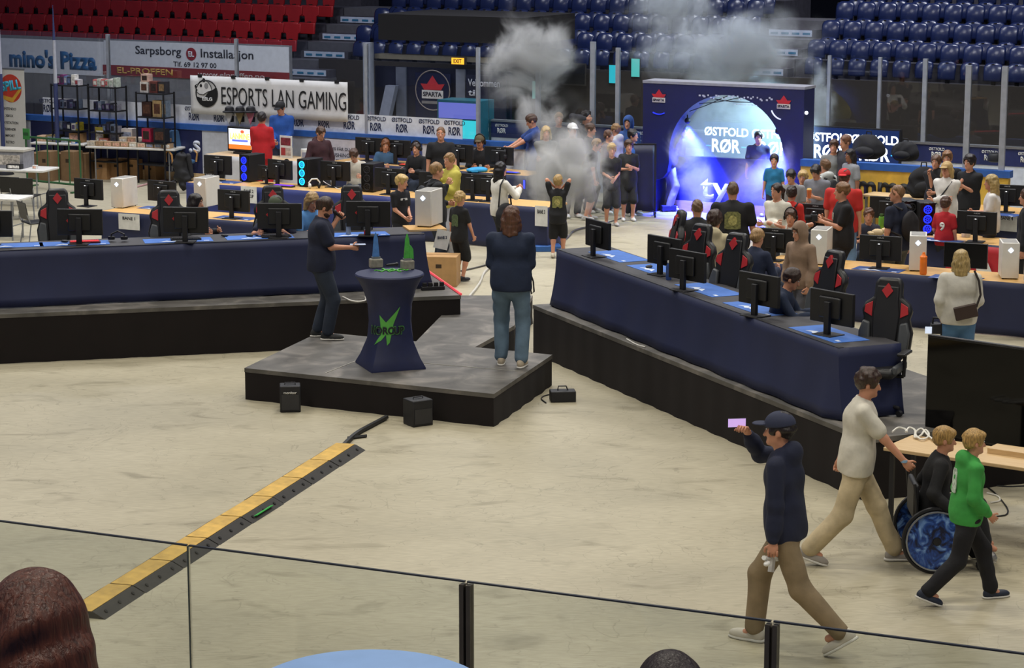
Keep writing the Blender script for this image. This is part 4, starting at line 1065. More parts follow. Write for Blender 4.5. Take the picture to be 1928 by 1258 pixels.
bm = bmesh.new(); fv = [bm.verts.new((x+sh_, z, 0)) for x, z in star]; fc_ = bm.faces.new(fv); bmesh.ops.triangulate(bm, faces=[fc_]); bmesh.ops.subdivide_edges(bm, edges=bm.edges[:], cuts=3, use_grid_fill=True)
for v in bm.verts: v.co = on_cover(v.co.x, v.co.y)
me = bpy.data.meshes.new('logo'); bm.to_mesh(me); bm.free(); me.materials.append(GRN); lo = bpy.data.objects.new('logo', me); COL.objects.link(lo); lo.parent = bt
tx = text('NORCUP', .40, .085, mat('0c1018', .5), bt, (0, 0, 0), rx=0, ext=0, bold=.035)
for v in tx.data.vertices: v.co = on_cover(v.co.x+sh_, v.co.y+.475, .012)
tg = text('NORCUP', .42, .105, mat('3f7f3a', .5), bt, (0, 0, 0), rx=0, ext=0, bold=.06)
for v in tg.data.vertices: v.co = on_cover(v.co.x+sh_, v.co.y+.475, .009)
# trophies, lanyards
STONE = mat('8d887c', .8, noise=.25, nscale=20)
def trophy(px, py, label, c, flame):
    p = P(px, py, PZ+1.12); t = thing('trophy', label, 'trophy', (p.x, p.y, PZ+1.12), .3)
    MB().bb(-.075, .075, -.06, .06, 0, .11).build('stone_base', STONE, t, bevel=.012)
    gm = mat(c, .18, noise=.2, nscale=14)
    MB().prism([(-.045, .11), (.045, .11), (.022, .36), (0, .43), (-.022, .36)], (0, -.02, 0), (1, 0, 0), (0, 0, 1), (0, .04, 0)).build('glass_blade', gm, t, bevel=.006)
    MB().bb(-.05, .05, -.03, .03, .11, .135).build('collar', METAL, t)
    if flame: MB().prism([(.02, .12), (.075, .12), (.07, .24), (.045, .28), (.02, .30)], (0, -.025, 0), (1, 0, 0), (0, 0, 1), (0, .05, 0)).build('glass_wing', gm, t, bevel=.006)
trophy(708, 504, 'blue glass trophy on a stone block, left on the bar table', '4d7fc0', False); trophy(767, 507, 'green glass trophy on a stone block, right on the bar table', '4aa848', True)
r_ = random.Random(3)
for i, lab in enumerate(('bright green lanyard looped across the front of the bar table top', 'green lanyard curled at the foot of the green trophy')):
    c = P(730+i*14, 511-i*2, PZ+1.12); o = thing('lanyard', lab, 'lanyard', (c.x, c.y, PZ+1.122))
    pts = [(-.16+.32*k/14, .05*math.sin(k*1.3+i)+.02*math.cos(k*2.1), .004+.004*(k % 2)) for k in range(15)]
    MB().tube(pts, .008, 5).build('strap', mat('5fc24a', .6), o, smooth=True); MB().bb(.14, .19, -.02, .015, 0, .008).build('clip', METAL, o)
c = P(739, 502, PZ+1.12); o = thing('microphone', 'black microphone lying between the two trophies', 'microphone', (c.x, c.y, PZ+1.145), .6); MB().cone((-.09, 0, 0), (.04, 0, 0), .012, .018).build('handle', BLACK, o); MB().ball((.06, 0, 0), .024).build('grille', GREYP, o, smooth=True)
# --- loudspeaker boxes and a case on the floor
def spk(px, py, label, rz, w=.25, d=.24, h=.36, txt=None):
    p = P(px, py, 0); t = thing('stage_light_box', label, 'speaker', (p.x, p.y, 0), rz)
    MB().bb(-w/2, w/2, 0, d, 0, h).build('cabinet', BLACK, t, bevel=.012); MB().bb(-w/2+.02, w/2-.02, -.006, 0, .03, h-.10).build('grille', GREYP, t)
    MB().tube([(-.06, d/2, h), (-.06, d/2, h+.02), (.06, d/2, h+.02), (.06, d/2, h)], .008, 5).build('handle', GREYP, t)
    if txt: text(txt, .15, .03, WHITE, t, (0, -.009, h-.075), bold=.02)
    for sg in (-1, 1): MB().cone((sg*w*.4, .03, -0), (sg*w*.4, .03, .012), .012).build('foot', DARK, t)
spk(547, 777, 'black speaker box with white lettering before the left front of the platform', .1, .24, .22, .31, 'monitor'); spk(797, 803, 'black speaker box before the middle of the platform front', .55, .26, .24, .30)
p = P(1061, 758, 0); t = thing('power_box', 'low black power box on the floor right of the platform', 'box', (p.x, p.y, 0), .1); MB().bb(-.15, .15, 0, .18, 0, .13).build('case', BLACK, t, bevel=.01); MB().tube([(-.06, .09, .13), (-.05, .09, .18), (.04, .09, .18), (.06, .09, .13)], .008).build('handle', GREYP, t)
# --- cable ramp across the floor
c0, c1 = P(150, 1163, 0), P(652, 845, 0); d = (c1-c0); Lr = d.length; du = d.normalized(); nseg = 8; rzq = math.atan2(du.y, du.x)
RUB = mat('2e2c2a', .8, noise=.15); LID = mat('c9a24a', .6, noise=.22, nscale=8)
for i in range(nseg):
    L = Lr/nseg; a = c0+du*(L*i); w_ = .02*math.sin(i*2.1)
    t = thing('cable_ramp', ['yellow-lidded cable ramp section nearest the woman with dark hair, left floor', 'yellow-lidded cable ramp section second up from the woman with dark hair', 'yellow-lidded cable ramp section third up, crossing under the glass edge', 'yellow-lidded cable ramp section just above the glass edge, by the green strip',
               'yellow-lidded cable ramp section carrying the green strip', 'yellow-lidded cable ramp section just past the green strip', 'yellow-lidded cable ramp section last but one towards the platform', 'yellow-lidded cable ramp section nearest the platform where the cables leave'][i], 'cable ramp', (a.x, a.y, 0), rzq+random.uniform(-.012, .012), 'cable ramp sections')
    sec = [(-.23, 0), (.20, 0), (.11, .055), (-.12, .055)]
    b = MB(); pr_ = [V((0.008, y, z)) for y, z in sec]; b.add(pr_+[q+V((L-.016, 0, 0)) for q in pr_], [(0, 1, 2, 3), (7, 6, 5, 4), (0, 4, 5, 1), (1, 5, 6, 2), (2, 6, 7, 3), (3, 7, 4, 0)]); b.build('rubber_base', RUB, t)
    MB().bb(.01, L-.01, -.105, .105, .055, .062).build('lid', LID, t, bevel=.003)
    for k in range(3): MB().cone((L*(k+.5)/3, -.175, .03), (L*(k+.5)/3, -.18, .036), .018, n=8).build('bolt', DARK, t)
    if i == 4: MB().box((L*.45, -.19, .036), (.40, .035, .008), mx=MX.Rotation(-.37, 3, 'X')).build('green_strip', mat('35b04a', .5), t)
def cable(label, pts, r=.012, c='19191b', name='cable', z=0.0):
    pp = [P(x, y, z)+V((0, 0, r)) for x, y in pts]; o = thing(name, label, 'cable', pp[0])
    # smooth the polyline
    q = [p-pp[0] for p in pp]
    for _ in range(2):
        nq = [q[0]]
        for a, b_ in zip(q[:-1], q[1:]): nq += [a*.75+b_*.25, a*.25+b_*.75]
        q = nq+[q[-1]]
    MB().tube(q, r, 5).build('sheath', mat(c, .6), o, smooth=True); return o
cable('black cable bundle from the ramp end to the platform', [(645, 845), (668, 822), (700, 805), (728, 790)], .028)
cable('black cable lying beside the ramp end cables', [(655, 828), (690, 824)], .02)
cable('thin dark cable from the power box to the platform side', [(1028, 760), (1015, 750), (1040, 742), (1050, 750)], .008)
cable('grey taped cable winding over the floor behind the cardboard box', [(880, 565), (905, 535), (910, 515), (930, 500), (945, 490)], .02, 'b9b5aa')
cable('dark cable crossing the floor left of the navy-sweater person', [(868, 512), (900, 505), (935, 495)], .014, '55534f')
cable('grey double cable winding from the smoke towards the right desk', [(1052, 462), (1070, 448), (1080, 435), (1115, 428)], .02, '6a6965')
cable('dark cable on the floor at the feet of the kids in smoke', [(1115, 428), (1145, 420), (1170, 412)], .012, '5a5a58')
cable('white cables hanging at the edge of the left riser', [(645, 560), (665, 570), (690, 568), (688, 560)], .010, 'd0cdc6', z=RZ)
cable('white cable lying along the right riser edge', [(1180, 640), (1200, 652), (1215, 655)], .010, 'c9c6be', z=RZ)
ex = thing('power_strip', 'black power strip with plugs on the corner of the left riser', 'power strip', P(815, 546, RZ), .3)
MB().bb(-.16, .16, -.035, .035, 0, .05).build('housing', BLACK, ex, bevel=.006)
for k in range(4): MB().bb(-.14+k*.08, -.09+k*.08, -.025, .025, .05, .10).build('plug', DARK, ex)
# --- cardboard box, stand board with white computer by the left riser
def cbox(px, py, w, d, h, rz, label, group=None, c='b08a5c', z=0.0, flaps=True):
    p = P(px, py, z); t = thing('cardboard_box', label, 'box', (p.x, p.y, z), rz, group); m = mat(c, .8, noise=.08)
    MB().bb(-w/2, w/2, 0, d, 0, h).build('carton', m, t, bevel=.004)
    MB().bb(-.045, .045, -.002, 0, h*.62, h*.75).build('hand_hole', mat('3a2c1e', .9), t)
    if flaps: MB().bb(-w/2, w/2, d*.48, d*.52, h, h+.004).build('tape_strip', mat('8f7048', .5), t)
    return t
cbox(826, 540, .55, .45, .46, -.12, 'open brown cardboard box on the floor behind the red-lit riser end')
# ================================================================ computer desks on the hall floor, towers and screens
DZ = .74
d2 = desk('light wood desk row behind the left riser carrying two white computers', P(192, 397, DZ), P(560, 424, DZ), DZ, 0, .75, WOOD, 'navy cloth on the wood desk row behind the left riser', (1, 0))
d3 = desk('light wood desk row with black towers in front of the red tracksuit person', P(352, 343, DZ), P(738, 370, DZ), DZ, 0, .75, WOOD, 'navy cloth on the desk row with the blue-lit black towers', (1, 0), skirtm=mat('2b3570', .6, noise=.12, nscale=2))
d3b = desk('light wood desk behind the yellow-jacket woman ending near the child', P(742, 370, DZ), P(1029, 391, DZ), DZ, 0, .75, WOOD, 'navy cloth hanging to the floor below the desk by the long-haired woman', (0, .6))
d4 = desk('light wood desk row in front of the boards with two headset players', P(626, 303, DZ), P(992, 331, DZ), DZ, 0, .75, WOOD, 'dark navy cloth on the desk row in front of the boards', (0, 1))
r1 = desk('light wood desk row in front of the woman with the camera', P(1432, 493, DZ), P(1990, 539, DZ), DZ, 0, .75, WOOD, 'navy cloth on the wood desk row by the woman with the camera', (0, 0))
r2 = desk('light wood desk row with red cloth behind the orange bottle', P(1615, 436, DZ), P(1990, 473, DZ), DZ, 0, .75, WOOD, 'navy cloth at the left of the red-clothed desk row', (0, 0))
r3 = desk('light wood desk before the long-haired woman holding a white bag', P(1745, 389, DZ), P(1990, 409, DZ), DZ, 0, .75, WOOD, 'navy cloth on the desk before the woman holding a white bag', (0, 0))
rq = thing('desk_skirt', 'red cloth hanging on the desk row behind the orange bottle', 'cloth', r2['o'].location+r2['n']*-.03, r2['rz'])
x0 = (P(1783, 453, DZ)-r2['a']).dot(r2['u']); cloth(rq, 'drape', [(x0, -.01, 0), (x0+3.0, -.01, 0)], .02, DZ-.03, .02, mat('b3222c', .6, noise=.1))
for q, y, rr in ((1865, 490, .4), (1900, 487, -.2)):
    pass
nt = thing('paper_sheet', 'white sheet pinned askew on the red desk cloth', 'paper', P(1862, 489, .42)-r2['n']*.35, r2['rz']); nt.location = r2['a']+r2['u']*(x0+.65)-r2['n']*.075; nt.location.z = .36
MB().box((0, 0, 0), (.22, .004, .15), mx=MX.Rotation(-.45, 3, 'Y')).build('sheet', WHITE, nt)
def sign(px, py, z, rz, label, lines, w=.42, h=.26, off=0):
    p = P(px, py, z); t = thing('paper_sign', label, 'sign', p, rz); MB().bb(-w/2, w/2, -.004, 0, -h/2, h/2).build('sheet', WHITE, t)
    for i, l in enumerate(lines): text(l, w*.7, h*.2, mat('2a2a30', .6), t, (0, -.007, h*.22-i*h*.3), bold=.02, ext=.002)
    return t
def front_sign(dk, px, py, label, lines, w=.42, h=.26, dz=-.08):
    p = P(px, py, dk['z']-.12); s_ = (p-dk['a']).dot(dk['u']); q = dk['a']+dk['u']*s_-dk['n']*.06; t = thing('paper_sign', label, 'sign', (q.x, q.y, dk['z']+dz-.06), dk['rz'])
    MB().bb(-w/2, w/2, -.004, 0, -h/2, h/2).build('sheet', WHITE, t)
    for i, l in enumerate(lines): text(l, w*.6, h*.2, mat('2a2a30', .6), t, (0, -.007, h*.22-i*h*.3), bold=.02, ext=.002)
front_sign(d2, 255, 413, 'white paper sign reading BANE 1 on the wood desk behind the left riser', ['BANE 1'])
front_sign(d3, 482, 362, 'white paper sign hung on the blue cloth left of the green cap', ['BANE 2', 'NORCUP'], .34, .3)
front_sign(d3b, 1018, 405, 'white paper sign hung at the end of the desk by the child', ['BANE 3'], .24, .34)
front_sign(r3, 1910, 412, 'white paper sign reading BANE on the desk at the right frame edge', ['BANE 4'], .36, .3)
# --- computer towers
def make_tower(label, kind):
    t = thing('computer_tower', label, 'computer'); w, d, h = .235, .45, .50
    if kind == 'white':
        m = mat('d6d3cc', .5, noise=.03)
        MB().bb(-w/2, w/2, -d+.03, 0, .015, h).build('case', m, t, bevel=.008); MB().bb(-w/2, w/2, 0, .02, .015, h).build('front_panel', m, t, bevel=.006)
        MB().prism([(0, -.038), (.038, 0), (0, .038), (-.038, 0)], (.0, .0205, h-.10), (-1, 0, 0), (0, 0, 1), (0, .004, 0)).build('front_light', mat('cfe2ff', .3, emit=2.5), t)
        MB().bb(-w/2+.02, w/2-.02, -d+.06, -.03, h, h+.004).build('top_grille', mat('8f8d88', .6), t)
    else:
        MB().bb(-w/2, w/2, -d+.03, 0, .015, h).build('case', M_B, t, bevel=.008); MB().bb(-w/2, w/2, 0, .015, .015, h).build('front_panel', M_D, t, bevel=.004)
        c = {'blue': '1a2cf0', 'cyan': '19b4e8', 'dark': '2a2a2e'}[kind]
        for k in range(3):
            z = .10+k*.15
            ring = [(.058*math.cos(a), .018, z+.058*math.sin(a)) for a in [2*PI*j/16 for j in range(17)]]
            MB().tube(ring, .010, 5).build('fan_ring', mat(c, .4, emit=2.2 if kind != 'dark' else 0), t)
            b = MB()
            for j in range(7):
                a = 2*PI*j/7; b.box((.03*math.cos(a), .017, z+.03*math.sin(a)), (.044, .003, .014), mx=MX.Rotation(-a+.4, 3, 'Y'))
            b.build('fan_blades', mat(c if kind != 'dark' else '1a1a1c', .4, emit=.8 if kind != 'dark' else 0), t)
    for sx_ in (-1, 1):
        for y in (-.38, -.03): MB().cone((sx_*.09, y, 0), (sx_*.09, y, .016), .014, n=8).build('foot', DARK, t)
    return t
TW = {}
def tower(px, py, z, face, kind, label, group):
    if kind not in TW:
        TW[kind] = [make_tower(label, kind), None]; TW[kind][1] = tree_of(TW[kind][0]); o = TW[kind][0]
        o.location = P(px, py, z); o.rotation_euler.z = hd(face); o['group'] = group; return o
    return dup(TW[kind][0], P(px, py, z), hd(face), label, group, tree=TW[kind][1])
G1 = 'white computer towers'; G2 = 'black computer towers'
tower(222, 392, DZ, 205, 'white', 'white computer tower with lit diamond at the left end of the wood desk row', G1)
tower(378, 391, DZ, 205, 'white', 'white computer tower with lit diamond behind the dark-haired seated player', G1)
tower(1541, 499, DZ, 198, 'white', 'white computer tower with lit diamond right of the tan hooded boy', G1)
tower(1727, 511, DZ, 190, 'white', 'white computer tower with lit diamond beside the orange bottle', G1)
tower(1901, 526, DZ, 186, 'white', 'white computer tower with lit diamond right of the woman with the camera', G1)
tower(1950, 540, DZ, 186, 'white', 'white computer tower cut by the right frame edge', G1)
tower(461, 343, DZ, 218, 'blue', 'black computer tower with three blue fan rings by the game screen', G2)
tower(570, 352, DZ, 218, 'cyan', 'black computer tower with three cyan fan rings left of the white headset', G2)
tower(692, 362, DZ, 205, 'dark', 'black unlit computer tower right of the seated boy in a cream shirt', G2)
tower(1745, 443, DZ, 176, 'blue', 'black computer tower with deep blue front behind the navy-shirted man', G2)
tower(1715, 439, DZ, 170, 'dark', 'black unlit computer tower hidden behind the backpack man', G2)
# wooden plank on which the white computer at the riser end stands
pl = P(797, 436, TZ-.02); st = thing('plank_shelf', 'light wood plank shelf at the end of the left riser desk', 'shelf', (pl.x, pl.y, TZ+.001), LRZ)
MB().bb(-.22, .30, -.12, .34, 0, .025).build('plank', WOOD, st); MB().bb(-.22, .30, -.125, -.12, 0, .025).build('plank_edge', WOODL, st)
o = tower(796, 437, 1.36, 200, 'white', 'white computer tower with lit diamond on the plank at the left riser end', G1)
o.location = (pl.x, pl.y+.1, TZ+.027)
sgn = thing('paper_sign', 'white paper sign hanging from the plank shelf at the left riser end', 'sign', (pl.x+.26, pl.y-.08, 1.26), LRZ); MB().box((0, 0, 0), (.2, .004, .26), mx=MX.Rotation(.25, 3, 'Y')).build('sheet', WHITE, sgn); text('BANE 2', .13, .04, INK, sgn, (0, -.006, .03), bold=.02, ry=0)
# --- screens on the floor desks
mg = 'monitors on the wood desks'
for q, y, fc, lab in ((168, 388, 30, 'black monitor left of the first white tower on the wood desk row'), (306, 392, 32, 'black monitor between the two white towers on the wood desk row'), (441, 411, 27, 'black monitor right of the second white tower, above the blue pad'),
    (411, 340, 28, 'black monitor left of the blue-lit tower'), (505, 346, 28, 'black monitor between the blue-lit and cyan-lit towers'), (528, 349, 40, 'black monitor just left of the cyan-lit tower'), (632, 352, 26, 'black monitor left of the unlit black tower'), (735, 366, 26, 'black monitor behind the blond boy in a black shirt'),
    (893, 377, 22, 'black monitor behind the long-haired woman, left one of a pair'), (922, 379, 22, 'black monitor behind the long-haired woman, nearest her'), (820, 374, 20, 'black monitor behind the black-jacket man'),
    (695, 303, 27, 'black monitor before the first headset player by the boards'), (748, 308, 27, 'black monitor before the second headset player by the boards'), (865, 317, 27, 'black monitor left of the seated man in a cap and headset'), (940, 322, 27, 'black monitor right of the seated man in a cap and headset'),
    (1459, 490, 26, 'black monitor left of the tan hooded boy'), (1657, 505, 24, 'black monitor between the white towers on the wood desk row, before the backpack man'), (1817, 520, 204, 'black monitor in front of the woman with the camera'), (1838, 455, 24, 'black monitor behind the red cloth row'), (1672, 425, 22, 'black monitor by the green bottle'), (1895, 400, 22, 'black monitor behind the long-haired woman at the right'), (1535, 440, 26, 'black monitor in front of the child with raised arms')):
    monitor(q, y, DZ, fc, lab, 'a', mg, .72 if q in (505, 523) else 1.0)
for q, y, rz_, lab in ((445, 410, d2['rz'], 'before the third screen of the wood desk row'), (300, 392, d2['rz'], 'between the two white towers'), (1800, 523, r1['rz'], 'before the woman with the camera'), (1655, 507, r1['rz'], 'left of the orange bottle'), (1770, 452, r2['rz'], 'on the red-clothed row'), (1880, 403, r3['rz'], 'on the desk at the right frame edge'), (420, 342, d3['rz'], 'left of the blue-lit tower')):
    pad(q, y, DZ, rz_, 'dark blue mouse pad '+lab, 'dark blue pads', .7, .32, mat('2f4a86', .7))
for q, y, n in ((1080, 0, ''),): pass
keyboard(535, 352, DZ, d3['rz'], 'rainbow-lit keyboard between the two lit towers', 'keyboards', '17171a', '7a3ad8')
keyboard(770, 313, DZ, d4['rz'], 'red-lit keyboard before the second headset player', 'keyboards', '17171a', 'd8402c')
keyboard(960, 327, DZ, d4['rz'], 'blue-lit keyboard at the end of the boards desk', 'keyboards', '17171a', '2a3cf0')
keyboard(700, 307, DZ, d4['rz'], 'black keyboard before the first headset player', 'keyboards')
# orange bottle, green bottle, cups, white headset stand
def lathe_thing(name, label, cat, px, py, z, parts, grp=None):
    t = thing(name, label, cat, P(px, py, z), 0, grp)
    for nm, prof_, m in parts: MB().lathe(prof_, n=16).build(nm, m, t, smooth=True)
    return t
ORG = mat('ef7a1f', .4)
lathe_thing('sports_bottle', 'orange sports bottle on the wood desk beside the white tower', 'bottle', 1738, 517, DZ, (('bottle_body', [(.042, 0), (.05, .02), (.05, .20), (.046, .22)], ORG), ('screw_cap', [(.05, .22), (.052, .25), (.03, .27), (.018, .30), (.018, .31)], ORG)))
lathe_thing('sports_bottle', 'green bottle standing on the desk before the backpack man', 'bottle', 1659, 434, DZ, (('bottle_body', [(.04, 0), (.045, .02), (.045, .20), (.04, .22)], mat('6aa53a', .4)), ('cap', [(.03, .22), (.03, .26)], mat('3d5c26', .4))))
lathe_thing('drink_can', 'tall slim can beside the green bottle', 'can', 1638, 436, DZ, (('can_body', [(.026, 0), (.03, .01), (.03, .13), (.026, .14)], METAL), ('lid', [(.024, .14), (.024, .145)], WHITE)))
t = thing('headphones', 'white headphones lying on the wood desk right of the cyan-lit tower', 'headset', P(592, 355, DZ), .4)
MB().tube([(-.09, 0, .04), (-.10, 0, .11), (-.05, 0, .17), (.05, 0, .17), (.10, 0, .11), (.09, 0, .04)], .014).build('headband', WHITE, t, smooth=True)
for sg in (-1, 1): MB().ball((sg*.085, 0, .05), (.03, .045, .05)).build('ear_cup', BLACK if sg > 0 else WHITE, t, smooth=True)
cable('white cable hanging over the desk right of the white headphones', [(588, 325), (600, 330), (610, 345), (640, 358)], .008, 'd8d6d0', z=DZ)
t = thing('phone_stand', 'white tablet stand beside the deep blue tower', 'stand', P(1764, 445, DZ), .2); MB().cone((0, 0, 0), (0, 0, .02), .06).build('base', WHITE, t); MB().tube([(0, 0, .02), (-.02, 0, .15), (.0, 0, .28), (.05, 0, .36)], .010).build('arm', WHITE, t, smooth=True); MB().box((.07, -.01, .38), (.12, .01, .07)).build('cradle', WHITE, t)
pp = thing('plant_pot', 'small pale plush lying on the desk before the backpack man', 'plush', P(1652, 444, DZ)); pp.name = 'plush_toy'
MB().ball((0, 0, .05), (.10, .07, .06)).build('body_part', mat('c9b48c', .9), pp, smooth=True); MB().ball((.10, 0, .08), (.05, .045, .045)).build('head_part', mat('c9b48c', .9), pp, smooth=True)
for k in range(2): MB().ball((-.1, (-1)**k*.05, .04), (.05, .025, .025)).build('limb', mat('c9b48c', .9), pp, smooth=True)
# plain wood bench table against the yellow boards
bt0, bt1 = P(1622, 366, DZ), P(1752, 376, DZ); bn = desk('plain light wood table standing against the yellow boards', bt0, bt1, DZ, 0, .5, WOODL); bn['o'].name = 'wooden_table'; bn['o']['category'] = 'table'
# bag heaps and backpacks
def bag(px, py, z, label, c='101014', w=.42, h=.48, rz=0.0, name='backpack', d=.26, Y=None):
    p = P(px, py, z); t = thing(name, label, 'bag', (p.x, p.y, z), rz); S = SDF(.02)
    S.ell((0, 0, h*.42), (w*.5, d*.5, h*.46), .05); S.ell((0, 0, h*.25), (w*.52, d*.55, h*.28), .05); S.cut((0, 0, .0), (0, 0, -1)); v, f = S.mesh(); v = folds(v, .02, int(px))
    mesh_obj('sack', v, f, [mat(c, .85, noise=.2)], t)
    S = SDF(.02); S.ell((0, -d*.5, h*.28), (w*.34, d*.22, h*.2), .03); v, f = S.mesh(); mesh_obj('front_pocket', v, f, [mat(c, .8, noise=.2)], t)
    MB().tube([(-.05, .02, h*.85), (-.04, .02, h*.98), (.04, .02, h*.98), (.05, .02, h*.85)], .012).build('handle_loop', mat(c, .8), t, smooth=True)
    return t
bag(1738, 372, DZ, 'large black backpack on the wood table before the yellow boards', '111114', .55, .62)
bag(1634, 299, 1.23, 'large round black bag standing on the blue cap of the yellow boards', '17171b', .56, .50, rzr, d=.4)
bag(1703, 303, 1.23, 'black jacket heap on the blue cap of the yellow boards, right of the round bag', '121216', .46, .40, rzr, d=.3, name='jacket_heap')
t = thing('black_pot', 'round black speaker standing on the boards near the right glass posts', 'speaker', P(1873, 305, 1.24)); t.name = 'round_speaker'
MB().lathe([(.09, 0), (.13, .02), (.13, .11), (.10, .15)]).build('body_shell', BLACK, t, smooth=True); MB().lathe([(.08, .15), (.085, .16)]).build('top_grille', GREYP, t)
# --- TV screen and wooden plank table at the right
tq = P(1748, 815, 0); tvY = 22.6
a, b_ = DY(1747, 632, 22.9), DY(1928, 647, 22.2); zt = a.z; 
tv = thing('television', 'huge black television screen on a stand at the right frame edge', 'television', (a.x, a.y, 0), math.atan2(b_.y-a.y, b_.x-a.x))
MB().bb(0, 1.75, -.0, .05, zt-1.0, zt).build('bezel', M_D, tv, bevel=.006); MB().bb(.012, 1.738, -.003, 0, zt-.985, zt-.015).build('screen', mat('050506', .06, noise=0, spec=.25), tv)
MB().bb(0, 1.75, -.001, .051, zt, zt+.01).build('top_edge', GREYP, tv)
for x in (.35, 1.4): MB().bb(x-.03, x+.03, .06, .11, .70, zt-.3).build('stand_post', BLACK, tv)
for x in (.35, 1.4):
    MB().tube([(x, .085, .9), (x-.34, .12, .0+.68)], .018).build('stand_leg', BLACK, tv); MB().tube([(x, .085, .9), (x+.28, .3, .68)], .018).build('stand_leg', BLACK, tv)
pk = P(1663, 842, .80); pk1 = P(1990, 890, .80)
tb = desk('long light wood plank table in front of the television', pk, pk1, .80, 0, .62, WOODL, legs=True); tb['o'].name = 'plank_table'; [c.data.materials.__setitem__(0, BLACK) for c in list(COL.objects) if c.parent == tb['o'] and c.name.startswith('leg')]; tb['o']['category'] = 'table'
bx = thing('wood_board', 'thin light wood board lying on the plank table below the television', 'board', tb['a']+tb['u']*.9+tb['n']*.33, tb['rz']); MB().bb(0, 1.3, 0, .22, 0, .05).build('board_body', WOODL, bx)
cable('coil of white cable lying on the plank table', [(1705, 815), (1712, 805), (1725, 812), (1720, 828), (1735, 822), (1742, 808), (1752, 822), (1735, 832), (1720, 818), (1735, 806), (1745, 820), (1760, 832)], .010, 'dedbd2', z=.81)
cable('white cable loop at the left end of the plank table', [(1680, 815), (1690, 806), (1703, 808), (1708, 815)], .009, 'dedbd2', z=.81)
cable('thin black cable curling on the floor right of the green hoodie boy', [(1855, 915), (1880, 935), (1905, 970), (1870, 975), (1850, 975)], .008)
cable('thin black cable running off to the right frame edge', [(1855, 912), (1890, 918), (1940, 916)], .008)
cable('white charger cable on the floor right of the green hoodie boy', [(1858, 930), (1880, 935), (1885, 945), (1865, 948)], .009, 'd8d5cc')
# ================================================================ navy gate with round opening, lights, smoke
dP = .5
gl, _ = W(1210, 270, dP); gr, _ = W(1512, 280, dP); gT = 2.42
gs_, gz = W(1366, 297, dP); Rr = W(1366, 297, dP)[1]; Rr = abs(W(1366, 179, dP)[1]-gz)
gm = (gl+gr)/2; o_ = R(gm, dP, 0)
gate = thing('entrance_gate', 'navy entrance gate with a large round opening and red star emblems', 'gate', o_, rzr)
NAVG = mat('1a1e4a', .5, noise=.12, nscale=2)
hole = []
c = gs_-gm; L0, R0 = gl-gm, gr-gm
hole += [(L0+.26, 0), (L0+.26, .60), (c-Rr*1.10, .66), (c-Rr*1.02, .78)]
for k in range(33):
    a = PI+.12-(PI+.30)*k/32; hole.append((c+Rr*math.cos(a), gz+Rr*math.sin(a)))
hole += [(c+Rr*1.06, .72), (c+Rr*1.16, .62), (R0-.10, .58), (R0-.10, 0)]
poly = [(L0, 0), (L0, gT), (R0, gT), (R0, 0)]+hole[::-1]
MB().prism(poly[::-1], (0, 0, 0), (1, 0, 0), (0, 0, 1), (0, .5, 0)).build('front_arch', NAVG, gate)
MB().bb(L0-.01, R0+.01, -.01, .52, gT, gT+.05).build('top_cover', mat('8b8c96', .6), gate)
for q, y in ((1240, 184), (1475, 196)):
    s_, z_ = W(q, y, dP-.02); sparta(gate, (s_-gm, -.004, z_), .21, ring=False)
for sx_, a0, a1, q, y, cc in ((1, 4.2, 5.2, 1240, 190, '2a3cf0'), (1, 3.5, 4.5, 1475, 200, 'dfe6ff')):
    s_, z_ = W(q, y, dP-.02); pts = [(s_-gm+.25*math.cos(a), -.008, z_+.25*math.sin(a)) for a in [a0+(a1-a0)*k/8 for k in range(9)]]
    MB().tube(pts, .014, 4).build('emblem_arc', mat(cc, .4, emit=.5), gate)
r_ = random.Random(5)
b = MB()
for k in range(26):
    x, z_ = c-.55+1.5*k/26+r_.uniform(-.02, .02), gT-.20+r_.uniform(-.03, .03); b.bb(x-.012, x+.012+r_.uniform(0, .02), -.006, 0, z_-.015, z_+.015)
for k in range(7): b.bb(c+.15+k*.07, c+.19+k*.07, -.006, 0, gT-.33, gT-.315)
b.build('worn_lettering', mat('b9bdd0', .5), gate)
for k in range(3):
    a = 1.15+.22*k; pts = [(c+Rr*.98*math.cos(a+.75*t/8), .1, gz+Rr*.98*math.sin(a+.75*t/8)-.10*math.sin(PI*t/8)) for t in range(9)]
    MB().tube(pts, .010, 4).build('hanging_cable', BLACK, gate)
MB().ball((R0+.03, .05, gT-.42), .035).build('side_lamp', mat('f2f4ff', .4, emit=1), gate)
# rolling frame with cloth left of the gate
fs, fz = W(1222, 330, .1); fr = thing('rolling_frame', 'black rolling frame with dark cloth standing left of the round gate opening', 'frame', R(fs, -.15, 0), rzr+.5)
for x in (-.22, .22): MB().bb(x-.02, x+.02, -.02, .02, .08, 1.35).build('upright', BLACK, fr)
MB().bb(-.24, .24, -.02, .02, 1.32, 1.36).bb(-.24, .24, -.02, .02, .30, .34).build('cross_bar', BLACK, fr)
cloth(fr, 'cloth_cover', [(-.2, -.03, 0), (.2, -.03, 0)], .12, 1.33, .02, mat('171b38', .5), .05, .02)
for x in (-.22, .22):
    for y in (-.16, .16): MB().cone((x-.015, y, .035), (x+.015, y, .035), .035, n=10).build('caster', DARK, fr)
    MB().bb(x-.02, x+.02, -.18, .18, .07, .10).build('foot_bar', BLACK, fr)
for z_ in (.62, .95): MB().ball((-.19, -.05, z_), .03).build('bolt_light', WHITE, fr)
fx = R(W(1258, 330, .2)[0], .1, 0); t = thing('fog_machine', 'small dark fog machine on the floor before the gate', 'machine', P(1258, 398, 0), .2); MB().bb(-.14, .14, -.09, .09, .02, .12).build('case', BLACK, t, bevel=.01); MB().cone((.14, 0, .07), (.18, 0, .07), .02).build('nozzle', METAL, t); 
